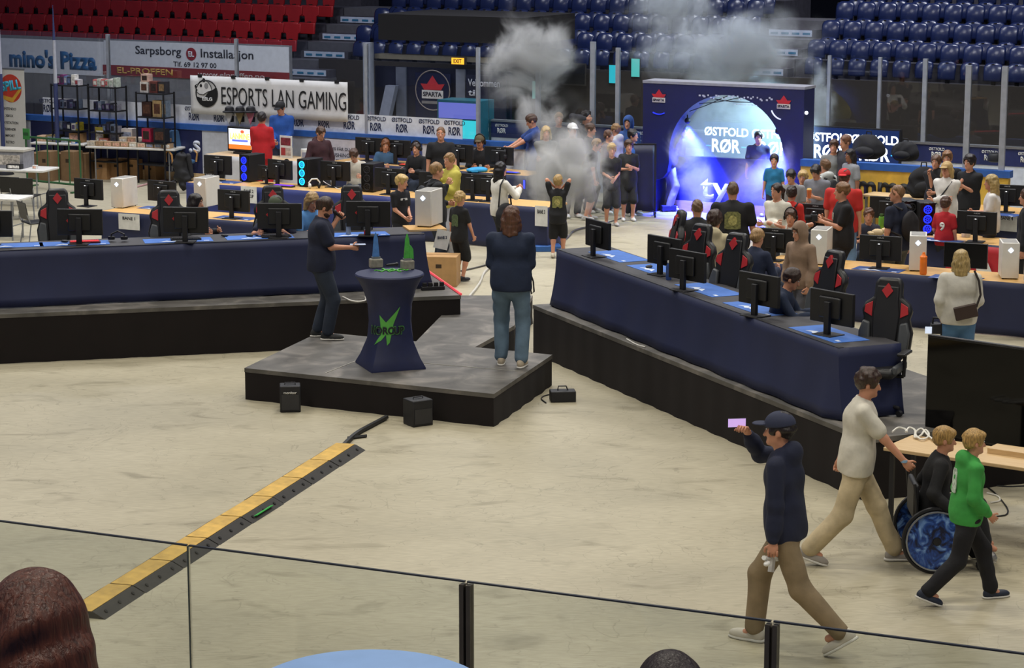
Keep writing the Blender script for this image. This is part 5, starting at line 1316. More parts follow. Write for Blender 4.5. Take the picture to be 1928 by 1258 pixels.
for x in (-.1, .1): MB().bb(x-.02, x+.02, -.08, .08, 0, .02).build('foot', DARK, t)
# lamps of the gate: blue wash heads on both inner sides; behind it unseen cool spots added to brighten smoke and haze
def head(s, d, z, tgt, e, col, ang, label):
    p = R(s, d, z); t = thing('wash_light', label, 'lamp', p, rzr)
    MB().ball((0, 0, 0), (.06, .06, .06)).build('lamp_body', BLACK, t, smooth=True); MB().bb(-.01, .01, -.01, .01, .0, .11).build('bracket', BLACK, t)
    dv = (V(tgt)-p).normalized(); spot(p+dv*.10, tgt, e, col, ang, .7, .04, 'wash_light_beam')
zl = W(1264, 228, dP)[1]; zr_ = W(1476, 250, dP)[1]
head(gs_-math.sqrt(max(.1, Rr*Rr-(zl-gz)**2))+.09, dP+.22, zl, P(1310, 400, 0), 9500, (.02, .03, 1.0), 75, 'blue wash light at the left inner edge of the round gate')
head(gs_+math.sqrt(max(.1, Rr*Rr-(zr_-gz)**2))-.09, dP+.22, zr_, P(1450, 420, 0), 9500, (.02, .03, 1.0), 75, 'blue wash light at the right inner edge of the round gate')
spot(R(gm+.3, 1.3, 2.45), R(gm-.2, .7, 6), 24000, (.46, .74, 1.0), 100, .8, .1, 'smoke_fill_spot')  # unseen spot added behind the gate to brighten the smoke cloud above
spot(R(gm+1.3, 1.5, 2.35), R(gm-.6, 1.6,     .6), 620, (.50, .80, 1.0), 120, .8, .1, 'smoke_fill_spot')  # unseen spot added to give the haze the LED board's glow
# ---------------------------------------------------------------- smoke
def smoke(loc, rad, dens, col, label, nscale=2.2, rot=(0, 0, 0), lo=.42, hi=.72, aniso=.0, seed=0.0, edge=.55):
    m = bpy.data.materials.new('smoke_volume'); m.use_nodes = True; nt = m.node_tree; nt.nodes.clear()
    out = nt.nodes.new('ShaderNodeOutputMaterial'); pv = nt.nodes.new('ShaderNodeVolumePrincipled'); pv.inputs['Color'].default_value = (*col, 1); pv.inputs['Anisotropy'].default_value = aniso
    tc = nt.nodes.new('ShaderNodeTexCoord'); ln_ = nt.nodes.new('ShaderNodeVectorMath'); ln_.operation = 'LENGTH'
    sc = nt.nodes.new('ShaderNodeVectorMath'); sc.operation = 'MULTIPLY_ADD'; sc.inputs[1].default_value = rad; sc.inputs[2].default_value = (seed, seed*1.7, seed*.6)
    n = nt.nodes.new('ShaderNodeTexNoise'); n.inputs['Scale'].default_value = nscale; n.inputs['Detail'].default_value = 5; n.inputs['Roughness'].default_value = .62; n.inputs['Distortion'].default_value = .6
    f = nt.nodes.new('ShaderNodeMapRange'); f.interpolation_type = 'SMOOTHSTEP'; f.inputs[1].default_value = 1.0; f.inputs[2].default_value = edge; f.inputs[3].default_value = 0; f.inputs[4].default_value = 1
    g = nt.nodes.new('ShaderNodeMapRange'); g.interpolation_type = 'SMOOTHSTEP'; g.inputs[1].default_value = lo; g.inputs[2].default_value = hi; g.inputs[3].default_value = 0; g.inputs[4].default_value = dens
    # the edge fades through the noise, so the plume has a ragged outline
    ad = nt.nodes.new('ShaderNodeMath'); ad.operation = 'MULTIPLY_ADD'; ad.inputs[1].default_value = .35; ad.inputs[2].default_value = -.35
    sm = nt.nodes.new('ShaderNodeMath'); sm.operation = 'ADD'; mu = nt.nodes.new('ShaderNodeMath'); mu.operation = 'MULTIPLY'
    L = nt.links.new
    L(tc.outputs['Object'], ln_.inputs[0]); L(tc.outputs['Object'], sc.inputs[0]); L(sc.outputs[0], n.inputs['Vector']); L(ln_.outputs['Value'], f.inputs[0])
    L(f.outputs[0], ad.inputs[0]); L(n.outputs[0], sm.inputs[0]); L(ad.outputs[0], sm.inputs[1]); L(sm.outputs[0], g.inputs[0]); L(g.outputs[0], mu.inputs[0]); L(f.outputs[0], mu.inputs[1])
    L(mu.outputs[0], pv.inputs['Density']); L(pv.outputs[0], out.inputs['Volume'])
    b = MB().ball((0, 0, 0), 1.0, 20, 12); o = b.build('smoke', m); o.location = loc; o.scale = rad; o.rotation_euler = rot
    tag(o, label, 'smoke', None, 'stuff'); return o
GREY = (.86, .86, .84)
smoke(DY(1066, 318, 41.0), (1.25, .85, 1.35), 16.91, GREY, 'grey smoke billowing over the waiting children left of the gate', 1.3, lo=.22, hi=.68, edge=.05)
smoke(DY(1015, 215, 44.9), (1.1, .6, 1.25), 10.61, GREY, 'thin grey smoke rising before the concourse glass', 1.5, seed=3.1, lo=.34, hi=.75, edge=.05)
smoke(DY(1000, 110, 45.6), (1.35, .65, 1.35), 15.96, GREY, 'grey smoke column drifting in front of the dark balcony', 1.4, seed=7.7, lo=.20, hi=.70, edge=.05)
smoke(DY(1370, 95, 46.6), (2.5, .75, 1.25), 10.29, (.86, .93, .98), 'bluish white smoke cloud above the navy gate', 1.1, seed=11.3, lo=.18, hi=.72, edge=.05)
smoke(DY(1270, 5, 47.5), (1.5, .6, 1.3), 6.86, (.86, .93, .98), 'bluish smoke drifting up before the blue seats', 1.3, seed=21.0, lo=.18, hi=.72, edge=.05)
smoke(DY(1545, 195, 45.6), (.42, .35, 1.3), 16.48, (.86, .93, .98), 'narrow bluish smoke streak along the right side of the gate', 1.8, seed=5.2, lo=.20, edge=.05)
smoke(R(gm, 1.6, 1.15), (2.3, .5, 1.9), 1.9, (.80, .92, .96), 'pale cyan haze filling the round gate opening', 1.3, seed=2.2, lo=.15, hi=.5, edge=.3)
smoke(DY(1300, 318, 42.9), (.55, .5, 1.2), 9.18, (.90, .90, .96), 'blue-lit smoke pouring from the left inner edge of the gate', 1.6, rot=(0, -.38, 0), seed=9.4, lo=.22, hi=.7, edge=.1)
smoke(DY(1430, 350, 42.3), (.95, .55, .95), 5.10, (.90, .88, .96), 'blue and lavender lit smoke in the right half of the gate opening', 1.6, seed=14.8, lo=.24, hi=.7, edge=.1)
smoke(DY(1478, 300, 42.3), (.36, .4, .9), 5.44, (.90, .90, .96), 'deep blue lit smoke along the right inner edge of the gate', 1.7, rot=(0, .25, 0), seed=17.5, lo=.24, hi=.7, edge=.1)
# ================================================================ club banner, game counter, shop tables and racks at the left
def rthing(name, label, cat, q, y, d, group=None):
    s_, z_ = W(q, y, d); return thing(name, label, cat, R(s_, d, 0), rzr, group), z_
# club banner hung on the glass
a, zt = W(358, 143, -.06); b_, zb = W(655, 221, -.06); zb = 1.44; zt = 2.23
bn_, _ = rthing('club_banner', 'large white banner reading ESPORTS LAN GAMING hung on the rink glass', 'banner', (358+655)/2, 180, -.06)
hw = (b_-a)/2; mid = (a+b_)/2; bn_.location = R(mid, -.06, 0)
b = MB(); n = 40
for j in range(7):
    for k in range(n+1):
        x = -hw+2*hw*k/n; z_ = zb+(zt-zb)*j/6; b.v.append((x, .008*math.sin(k*.9+j)*math.sin(PI*j/6), z_))
b.f = [[j*(n+1)+k, j*(n+1)+k+1, (j+1)*(n+1)+k+1, (j+1)*(n+1)+k] for j in range(6) for k in range(n)]; b.mi = [0]*len(b.f)
o = b.build('cloth_sheet', mat('d8d8d8', .6, noise=.04), bn_, smooth=True); sd = o.modifiers.new('t', 'SOLIDIFY'); sd.thickness = .004
x0, x1 = W(418, 180, -.06)[0]-mid, W(653, 190, -.06)[0]-mid
text('ESPORTS LAN GAMING', x1-x0, .36, mat('17171a', .6), bn_, ((x0+x1)/2, -.024, (zb+zt)/2+.01), bold=0, ext=.0)
def panda(parent, c, r, dy=-.016):
    """round club mark: ring, dark lower half, white bear head in profile, lettering"""
    K = mat('141416', .6); Wt = mat('dcdcdc', .6)
    pts = [(c[0]+r*math.cos(t*PI/16), dy, c[1]+r*math.sin(t*PI/16)) for t in range(33)]
    MB().tube(pts, r*.045, 4).build('emblem_ring', K, parent)
    half = [(r*math.cos(a), r*math.sin(a)) for a in [PI*1.08+PI*1.08*k/20 for k in range(21)]]+[(r*.55, r*.28), (r*.15, r*.10), (-r*.15, -r*.25), (-r*.55, -r*.35)]
    MB().prism(half, (c[0], dy, c[1]), (1, 0, 0), (0, 0, 1), (0, -.002, 0)).build('emblem_body', K, parent)
    hd_ = [(-1.05, .58), (-1.0, .32), (-.82, .24), (-.95, .12), (-.7, -.06), (-.3, -.10), (.1, .12), (.5, .25), (.4, .6), (.12, .9), (-.35, 1.02), (-.6, .88), (-.78, .70)]
    MB().prism([(x*r, z*r) for x, z in hd_], (c[0], dy-.003, c[1]), (1, 0, 0), (0, 0, 1), (0, -.002, 0)).build('bear_head', Wt, parent)
    ol = [V((c[0]+x*r, dy-.006, c[1]+z*r)) for x, z in hd_+hd_[:1]]; MB().tube(ol, r*.03, 4).build('head_outline', K, parent)
    for (x, z, rr, mm) in ((-.22, 1.0, .14, K), (-.50, .58, .11, K), (-1.0, .50, .09, K), (.0, .58, .19, mat('8a8a8c', .6))):
        MB().prism([(rr*r*math.cos(t*PI/6), rr*r*1.2*math.sin(t*PI/6)) for t in range(12)], (c[0]+x*r, dy-.008, c[1]+z*r), (1, 0, 0), (0, 0, 1), (0, -.002, 0)).build('bear_patch', mm, parent)
    text('ESLG', r*.95, r*.26, Wt, parent, (c[0]+r*.05, dy-.008, c[1]-r*.42), bold=.03)
s_, z_ = W(390, 176, -.06); panda(bn_, (s_-mid, z_), .27)
for k in range(5): MB().bb(-hw+.25+k*(2*hw-.5)/4-.05, -hw+.25+k*(2*hw-.5)/4+.05, -.012, .03, zt-.03, zt+.03).build('clamp', BLACK, bn_)
# roll-up banner
ru_, _ = rthing('roll_up_banner', 'white roll-up banner with a red round logo at the left frame edge', 'banner', 17, 200, -.35)
for nm, b, m in (('banner_sheet', MB().bb(-.45, .45, 0, .006, .1, 2.22), mat('dcd9d0', .55, noise=.03)), ('base_bar', MB().bb(-.46, .46, -.08, .08, 0, .1), METAL), ('top_bar', MB().bb(-.46, .46, -.01, .016, 2.2, 2.235), METAL)): b.build(nm, m, ru_)
MB().cone((0, .06, .05), (0, .03, 2.2), .012).build('support_pole', METAL, ru_)
lg = (.07, 1.80)
MB().prism([(.30*math.cos(t*PI/16), .30*math.sin(t*PI/16)) for t in range(32)], (lg[0], -.002, lg[1]), (1, 0, 0), (0, 0, 1), (0, -.004, 0)).build('logo_disc', mat('c8402c', .5), ru_)
MB().prism([(-.3, -.22), (.05, -.30), (.30, -.02), (.26, .03), (.04, -.20), (-.25, -.15)], (lg[0], -.007, lg[1]), (1, 0, 0), (0, 0, 1), (0, -.003, 0)).build('logo_arrow', mat('d9a63a', .5), ru_)
text('SPILL', .56, .22, mat('3aa6bf', .5), ru_, (lg[0]+.0, -.012, lg[1]+.06), bold=.05, ry=-.15)
for z_, s in ((1.36, 'NINTENDO'), (1.21, 'XBOX'), (1.06, 'PLAYSTATION'), (.92, 'TILBEHØR'), (.78, 'IMPORT'), (.64, 'RETRO')):
    text(s, None, .055, mat('3c3a3a', .5), ru_, (.0, -.004, z_), bold=.015, ext=.002)
# flag poles
for q, lab, d in ((106, 'tall slim flag pole with navy and silver wrap behind the shop table', -.66), (3, 'tall dark blue flag pole at the left frame edge', -.8)):
    t, _ = rthing('flag_pole', lab, 'pole', q, 200, d)
    zt_ = W(q, 10, d)[1] if q > 50 else 3.9
    MB().cone((0, 0, 0), (0, 0, zt_*.55), .045, .045).build('lower_pole', mat('3b4470', .45), t); MB().cone((0, 0, zt_*.55), (0, 0, zt_*.8), .042, .030).build('upper_pole', mat('b9bcc8', .4), t); MB().cone((0, 0, zt_*.8), (0, 0, zt_), .030, .006).build('pole_tip', mat('3b4470', .45), t); MB().cone((0, 0, 0), (0, 0, .05), .22, .18).build('foot_plate', DARK, t)
# wire racks with goods
rs = random.Random(11)
def goods(rack, xs, z, y, n, w, hlo, hhi, cols, label, group, kind='goods_box'):
    for i in range(n):
        x = xs[0]+(xs[1]-xs[0])*(i+.5)/n; h = rs.uniform(hlo, hhi); ww = w*rs.uniform(.8, 1.0); c = rs.choice(cols)
        p = rack.matrix_basis @ V((x, y, z)); t = thing(kind, label, 'box', p, rzr+rs.uniform(-.12, .12), group)
        MB().bb(-ww/2, ww/2, -.07, .07, 0, h).build('carton', mat(c, .5, noise=.3, nscale=18), t); MB().bb(-ww*.36, ww*.36, -.074, -.07, h*.2, h*.8).build('picture', mat(rs.choice(cols), .4, noise=.45, nscale=22), t)
def rack(q, d, w, lab, zs):
    t, _ = rthing('wire_rack', lab, 'rack', q, 220, d)
    bpy.context.view_layer.update()
    for x in (-w/2, w/2):
        for y in (-.18, .18): MB().bb(x-.014, x+.014, y-.014, y+.014, 0, zs[-1]+.02).build('post', BLACK, t)
    for z_ in zs: MB().bb(-w/2, w/2, -.19, .19, z_-.025, z_).build('rack_shelf', BLACK, t)
    return t
MIX = ['c6c2c6', 'b04a50', 'd8a0b0', '6a7ea8', 'e0ddd6', '4a4a58', '7a3a6a']; DK = ['2a2c40', '3a3a58', '584a70', '6a7890', '8a8a98', '22222c']; BR = ['5a3a2c', '8a7050', '3a2a26', 'c0a880']
zs = (.40, 1.0, 1.46, 1.95)
k1 = rack(133, -.42, .70, 'black wire rack left of the shop, beside the flag pole', zs); goods(k1, (-.3, .3), 1.95, 0, 6, .1, .12, .22, MIX, 'small plush packs on top of the left black rack', 'plush packs on the left rack'); goods(k1, (-.3, .3), 1.46, 0, 7, .08, .12, .2, DK, 'small dark boxes on the upper shelf of the left black rack', 'dark boxes on the left rack'); goods(k1, (-.3, .3), 1.0, 0, 5, .11, .12, .24, DK+['b8a830', 'd0cfc8'], 'mixed boxes on the middle shelf of the left black rack', 'mixed boxes on the left rack')
k2 = rack(203, -.42, .72, 'black wire rack in the middle of the shop', zs); goods(k2, (-.32, .32), 1.95, 0, 6, .1, .14, .2, ['d8d6cc', 'b8c2b4', 'c86a6a', 'e4e2dc'], 'pale figure boxes on top of the middle black rack', 'figure boxes on the middle rack'); goods(k2, (-.32, .32), 1.46, 0, 6, .1, .12, .18, DK, 'dark boxes on the upper shelf of the middle black rack', 'dark boxes on the middle rack'); goods(k2, (-.32, .32), 1.0, 0, 6, .1, .1, .22, DK, 'dark boxes on the middle shelf of the middle black rack', 'lower dark boxes on the middle rack')
k3 = rack(293, -.42, .70, 'black wire rack right in the shop, with large boxes', (.4, .85, 1.38, 1.87))
for x, z_, w, h, c, lab in ((-.22, 1.87, .2, .22, 'd8d2cc', 'white box on top of the right black rack'), (-.2, 2.09, .18, .16, 'c9a89a', 'plush pack stacked on the white box of the right rack'), (.02, 1.87, .2, .24, '6a3a34', 'dark red box on top of the right black rack'), (.23, 1.87, .18, .24, '2c2a30', 'black box on top of the right black rack'),
    (-.17, 1.38, .24, .30, '3a2420', 'dark brown picture box on the upper shelf of the right rack'), (.10, 1.38, .22, .34, 'b09468', 'tan picture box on the upper shelf of the right rack'), (.28, 1.38, .1, .34, '6a7888', 'narrow grey picture box on the upper shelf of the right rack'), (-.2, .85, .22, .28, 'b02a4a', 'crimson box on the lower shelf of the right rack'), (.14, .85, .3, .28, '22242a', 'large black box on the lower shelf of the right rack')):
    p = k3.matrix_basis @ V((x, 0, z_)); t = thing('goods_box', lab, 'box', p, rzr); MB().bb(-w/2, w/2, -.08, .08, 0, h).build('carton', mat(c, .5, noise=.25, nscale=16), t); MB().bb(-w*.35, w*.35, -.084, -.08, h*.2, h*.8).build('picture', mat(rs.choice(BR), .4, noise=.5, nscale=20), t)
# white folding tables with goods and cartons
def ftable(q0, q1, y, lab, depth=.75, z=.74):
    a, b_ = P(q0, y, z), P(q1, y+(q1-q0)*.035, z); u = (b_-a); L = u.length; rz = math.atan2(u.y, u.x); t = thing('folding_table', lab, 'table', (a.x, a.y, 0), rz)
    MB().bb(0, L, 0, depth, z-.045, z).build('table_top', mat('d8d6d0', .5), t, bevel=.012)
    for x in (.18, L-.18):
        for y_ in (.1, depth-.1): MB().cone((x, y_, 0), (x, y_, z-.045), .016).build('leg', METAL, t)
        MB().cone((x, .1, .25), (x, depth-.1, .25), .010).build('leg_brace', METAL, t)
    bpy.context.view_layer.update(); return t, L
t1, L1 = ftable(56, 158, 268, 'white folding table at the left with goods behind the green barrier'); t2, L2 = ftable(160, 329, 275, 'white folding table with trays of game cases in the shop')
def on(t, x, y, z, name, w, d, h, c, lab, group=None, cat='box', rz=0):
    p = t.matrix_basis @ V((x, y, z)); o = thing(name, lab, cat, p, t.rotation_euler.z+rz, group); MB().bb(-w/2, w/2, -d/2, d/2, 0, h).build('carton', mat(c, .6, noise=.15, nscale=12), o)
    MB().bb(-w*.4, w*.4, -d/2-.004, -d/2, h*.2, h*.8).build('front_print', mat(rs.choice(['e0dcd4', 'b8b0a4', c, 'd8a890', '8a92a8']), .5, noise=.5, nscale=25), o); return o
for i in range(10): on(t2, .12+i*(L2-.25)/9.4, .12, .74, 'game_tray', .17, .16, .10, rs.choice(['b99a78', 'a88a6a', 'c8b8a0']), 'small cardboard tray of game cases in the front row on the white table', 'front trays of game cases')
for i in range(6): on(t2, .75+i*.19, .36, .74, 'game_tray', .18, .22, .18, rs.choice(['c8b8a0', 'b09070', 'd0c8b8']), 'cardboard tray of game cases in the back row on the white table', 'back trays of game cases')
on(t2, .14, .50, .74, 'goods_box', .20, .2, .36, '9a8a30', 'olive yellow box standing at the left end of the shop table'); on(t2, .48, .50, .74, 'goods_box', .22, .2, .30, 'c8bcb8', 'white box with round dark pictures on the shop table'); on(t2, .74, .54, .74, 'goods_box', .26, .2, .34, 'd2cbc6', 'large white console box on the shop table')
on(t2, .28, .38, .74, 'goods_box', .2, .18, .14, 'b86a5a', 'low reddish box in the middle of the shop table')
for x, w, h, c, lab in ((.15, .2, .12, 'c9a888', 'open brown tray at the left end of the left shop table'), (.42, .3, .14, '8a7a50', 'tan tray with dark cases on the left shop table'), (.72, .2, .10, 'a8bcd0', 'pale blue box on the left shop table'), (.95, .28, .2, 'b58a5a', 'brown carton at the right of the left shop table'), (1.0, .1, .06, '2a6ac0', 'small blue box at the front of the left shop table')):
    on(t1, x, .35 if w > .1 else .1, .74, 'goods_box', w, .25 if w > .1 else .1, h, c, lab)
for i in range(5):
    q = 62+i*22; cbox(q, 338+(i % 2)*3, .34, .30, .62 if i % 2 else .55, rzr, ['brown carton under the left shop table, leftmost', 'brown carton under the left shop table, second', 'brown carton under the left shop table, middle', 'brown carton under the left shop table, fourth', 'brown carton under the left shop table, rightmost'][i], 'cartons under the left shop table', '7f6446', flaps=False)
for q, lab in ((190, 'left of three brown cartons under the white shop table'), (219, 'middle of three brown cartons under the white shop table'), (248, 'right of three brown cartons under the white shop table')): cbox(q, 338, .31, .3, .42, rzr+.05, lab, None, 'b0875a')
cbox(283, 340, .40, .3, .36, rzr-.3, 'brown carton with open flap at the right under the shop table', None, '9c7850')
# green barrier
bq = P(52, 352, 0); be = P(153, 362, 0); u = be-bq; Lb = u.length; gb_ = thing('crowd_barrier', 'green metal crowd barrier in front of the left shop table', 'barrier', bq, math.atan2(u.y, u.x)); GM = mat('2c5a34', .5)
for z_ in (.14, 1.03): MB().cone((0, 0, z_), (Lb, 0, z_), .022).build('rail', GM, gb_)
for k in range(6): MB().cone((Lb*k/5, 0, .0 if k in (0, 5) else .14), (Lb*k/5, 0, 1.03), .02 if k in (0, 5) else .014).build('bar', GM, gb_)
for x in (0, Lb): MB().bb(x-.03, x+.03, -.28, .28, 0, .03).build('foot', GM, gb_)
gp = thing('green_sign', 'small green plate at the top left of the crowd barrier', 'sign', bq+V((.02, -.03, .98)), math.atan2(u.y, u.x)); MB().bb(-.08, .1, -.02, -.0, 0, .22).build('plate', mat('3f8a44', .5), gp); MB().bb(-.06, .08, -.024, -.02, .08, .14).build('plate_mark', mat('2c5a34', .5), gp)
# front left: white table, grey crate, printer, black chairs
t3, L3 = ftable(-80, 80, 316, 'white table with a grey plastic crate at the left frame edge', .7)
o = on(t3, L3-.85, .42, .74, 'plastic_crate', .7, .45, .32, '85858a', 'grey plastic crate with lid on the white table at the left frame edge', None, 'crate'); MB().bb(-.37, .37, -.24, .24, .32, .36).build('crate_lid', mat('b9b4a8', .6), o)
o = on(t3, L3-.65, .14, .74, 'black_pouch', .3, .12, .09, '17171a', 'black pouch in front of the grey crate', None, 'pouch'); o = on(t3, L3-.28, .25, .74, 'charger_box', .08, .08, .07, 'dcdad4', 'small white charger on the white table at the left', None, 'charger')
def chair_s(px, py, face, lab):
    p = P(px, py, .82); p.z = 0; t = thing('stacking_chair', lab, 'chair', p, hd(face), 'black stacking chairs'); S = mat('151517', .4)
    MB().bb(-.22, .22, -.21, .21, .43, .455).build('seat', S, t, bevel=.012); 
    MB().prism([(-.21, 0), (.21, 0), (.23, .30), (-.23, .30)], (0, -.20, .50), (1, 0, 0), (0, -.2, 1), (0, -.015, 0)).build('backrest', S, t, bevel=.01)
    for sx_ in (-1, 1):
        MB().tube([(sx_*.22, -.24, .6), (sx_*.2, -.17, .43), (sx_*.22, -.24, 0)], .011).build('leg', METAL, t); MB().tube([(sx_*.2, .18, .43), (sx_*.23, .22, 0)], .011).build('leg', METAL, t)
chair_s(30, 328, 20, 'black stacking chair behind another, at the white table on the left'); chair_s(48, 330, 8, 'black stacking chair with a light spot on its back, at the white table'); chair_s(68, 376, 60, 'black stacking chair turned sideways left of the leftmost gaming chair')
t4, L4 = ftable(-60, 34, 372, 'plain white table edge at the left behind the stacking chair', .6)
# blue office chair with jacket
p = P(342, 345, 0); oc = thing('office_chair', 'blue office chair with wooden arms right of the shop table', 'chair', p, hd(150)); BLU = mat('3a5f86', .8); WD = mat('b98a50', .5)
MB().bb(-.22, .22, -.2, .24, .42, .50).build('seat', BLU, oc, bevel=.03)
MB().prism([(-.17, 0), (.17, 0), (.21, .2), (.19, .42), (.1, .5), (-.1, .5), (-.19, .42), (-.21, .2)], (0, -.2, .58), (1, 0, 0), (0, -.15, 1), (0, -.06, 0)).build('backrest', BLU, oc, bevel=.02)
for sx_ in (-1, 1): MB().tube([(sx_*.26, .18, .45), (sx_*.28, .2, .62), (sx_*.28, .0, .70), (sx_*.27, -.16, .62), (sx_*.25, -.18, .44)], .02).build('armrest', WD, oc, smooth=True)
for a in range(5): MB().cone((0, 0, .12), (.28*math.cos(a*1.256), .28*math.sin(a*1.256), .03), .025, .015).build('base_leg', BLACK, oc)
MB().cone((0, 0, .1), (0, 0, .42), .03).build('gas_lift', BLACK, oc)
S = SDF(.02); S.ell((0, 0, .48), (.15, .1, .34), .05); S.ell((.04, -.05, .22), (.13, .1, .22), .05); v, f = S.mesh(); v = folds(v, .04, 5); jk = thing('jacket_heap', 'black jacket hanging over the arm of the blue office chair', 'jacket', P(344, 362, 0)+V((0, -.1, .04)), .2); mesh_obj('cloth_body', v, f, [mat('121216', .7)], jk)
S = SDF(.02); S.cone((.14, -.02, .7), (.2, -.05, .3), .06, .045, .03); v, f = S.mesh(); mesh_obj('sleeve', v, f, [mat('16161a', .7)], jk)
cable('red and white striped tape strung across the floor left of the blue chair', [(244, 358), (270, 350), (300, 343), (328, 338)], .02, 'c9a0a0', 'barrier_tape')
bt_ = thing('blue_tub', 'blue plastic tub on the floor beside the jacket', 'tub', P(318, 337, 0)); MB().lathe([(.2, 0), (.24, .2), (.25, .2), (.25, .22)], n=14).build('tub_body', mat('2f6aa8', .5), bt_); MB().lathe([(.235, .2), (.235, .215)], n=14).build('tub_rim', mat('3a7ab8', .5), bt_)
# game counter
g0, g1 = P(386, 290, .76), P(572, 304, .76); u = g1-g0; Lg = u.length; rzg = math.atan2(u.y, u.x)
gc = desk('game counter covered in white cloth with a panda print', g0, g1, .76, 0, .7, mat('d0b48c', .6)); gc['o'].name = 'game_counter'; gc['o']['category'] = 'counter'
gk = thing('counter_cloth', 'white cloth with panda prints hanging on the game counter', 'cloth', (g0.x, g0.y, 0), rzg); cloth(gk, 'drape', [(0, -.012, 0), (Lg, -.012, 0)], .02, .755, .02, mat('cfcfd2', .6, noise=.05), .12, .008)
panda(gk, (.28, .38), .25, -.05)
K = mat('141416', .6); Wt = mat('dcdcdc', .6)
x = Lg-.6
for (dx, dz, rr) in ((-.20, .24, .09), (.22, .27, .09), (-.08, .06, .06), (.10, .07, .06), (.0, -.06, .035), (-.30, .05, .04), (-.34, -.05, .035)):
    MB().prism([(rr*math.cos(t*PI/7), rr*1.15*math.sin(t*PI/7)) for t in range(14)], (x+dx, -.05, .42+dz), (1, 0, 0), (0, 0, 1), (0, -.003, 0)).build('panda_mark', K, gk)
bpy.context.view_layer.update()
def onc(xx, yy): return gc['o'].matrix_basis @ V((xx, yy, 0))
xx = (P(441, 292, .76)-g0).dot(gc['u']); p = onc(xx, .38)
sc_ = thing('game_screen', 'lit game screen showing a colourful title on the white counter', 'screen', (p.x, p.y, .76), rzg)
MB().bb(-.33, .33, -.02, .10, .05, .55).build('bezel', BLACK, sc_, bevel=.012); MB().bb(-.15, .15, -.06, .14, 0, .05).build('stand_foot', BLACK, sc_)
MB().bb(-.29, .29, -.024, -.02, .12, .51).build('picture', mat('d8e2f4', .3, emit=1.1), sc_); MB().bb(-.29, .29, -.026, -.024, .10, .19).build('picture_ground', mat('e0702a', .3, emit=1.1), sc_)
text('LANMINE', .50, .13, mat('f0d870', .3, emit=1.2), sc_, (0, -.03, .36), bold=.04); MB().prism([(-.2, -.02), (.2, -.02), (.2, .02), (-.2, .02)], (0, -.026, .27), (1, 0, 0), (0, 0, 1), (0, -.003, 0)).build('picture_band', mat('5a6ad8', .3, emit=1.1), sc_)
MB().ball((.06, -.02, .45), (.07, .006, .05)).build('picture_burst', mat('e85a3a', .3, emit=1.1), sc_)
for k in range(3):
    q = 432+k*20; d_ = -.14; s_, z_ = W(q, 210, d_); t = thing('hat_display', ['black hat over a white shirt bust, left of three above the game screen', 'black hat over a tan bust, middle of three above the game screen', 'black hat over a pink bust, right of three above the game screen'][k], 'hat', R(s_, d_, z_-.12), rzr)
    MB().lathe([(.14, .10), (.15, .12), (.10, .14), (.09, .2), (.06, .22)], n=14).build('hat_body', BLACK, t, smooth=True); MB().prism([(-.1, .1), (0, -.14), (.1, .1)], (0, -.03, 0), (1, 0, 0), (0, 0, 1), (0, .03, 0)).build('bust_front', mat(['b9b9bc', '8a7a50', 'c07080'][k], .6), t)
    MB().bb(-.02, .02, .05, .12, -.10, .12).build('mount_hook', BLACK, t)
xx = (P(548, 296, .76)-g0).dot(gc['u']); p = onc(xx, .3); fp_ = thing('framed_poster', 'white framed sheet with red pictures propped on the game counter', 'poster', (p.x, p.y, .76), rzg-.1)
MB().bb(-.16, .16, 0, .02, .0, .44).build('poster_frame', WHITE, fp_); MB().bb(-.13, .13, -.004, 0, .25, .40).build('picture', mat('7a2a36', .5, noise=.5, nscale=20), fp_); MB().bb(-.13, -.01, -.004, 0, .05, .2).build('picture', mat('a03038', .5), fp_); MB().bb(.0, .13, -.004, 0, .05, .2).build('picture', mat('b8a8a0', .5, noise=.4, nscale=20), fp_)
MB().cone((0, .02, .3), (0, .16, 0), .01).build('prop_leg', BLACK, fp_)
mg_ = thing('white_mug', 'white beaker on the right end of the game counter', 'cup', onc(Lg-.12, .2)); mg_.location.z = .76; mg_.name = 'beaker'; MB().lathe([(.07, 0), (.08, .02), (.08, .22), (.074, .22)], n=14).build('cup_body', WHITE, mg_, smooth=True); MB().bb(-.05, .05, -.085, -.078, .06, .16).build('cup_print', mat('8a8a9a', .5), mg_)
yb_ = thing('yellow_case', 'small yellow case on the floor beside the game counter', 'case', P(360, 330, 0)); MB().bb(-.14, .14, 0, .2, 0, .16).build('case_body', mat('d09a2a', .5), yb_); MB().bb(-.05, .05, .08, .12, .16, .19).build('handle', BLACK, yb_)
ts, _ = rthing('text_poster', 'white poster with rows of grey lettering on the boards by the maroon jacket', 'poster', 643, 285, -.02)
MB().bb(-.42, .42, 0, .012, .35, 1.08).build('sheet', mat('c8c4cc', .6), ts)
for z_, s in ((.90, 'OSS FÅR DU EN'), (.77, 'RUSHING IN'), (.64, 'GEKOR'), (.50, 'TIL PRIS')): text(s, .62, .08, mat('5a5a66', .6), ts, (.03, -.004, z_), bold=.01)
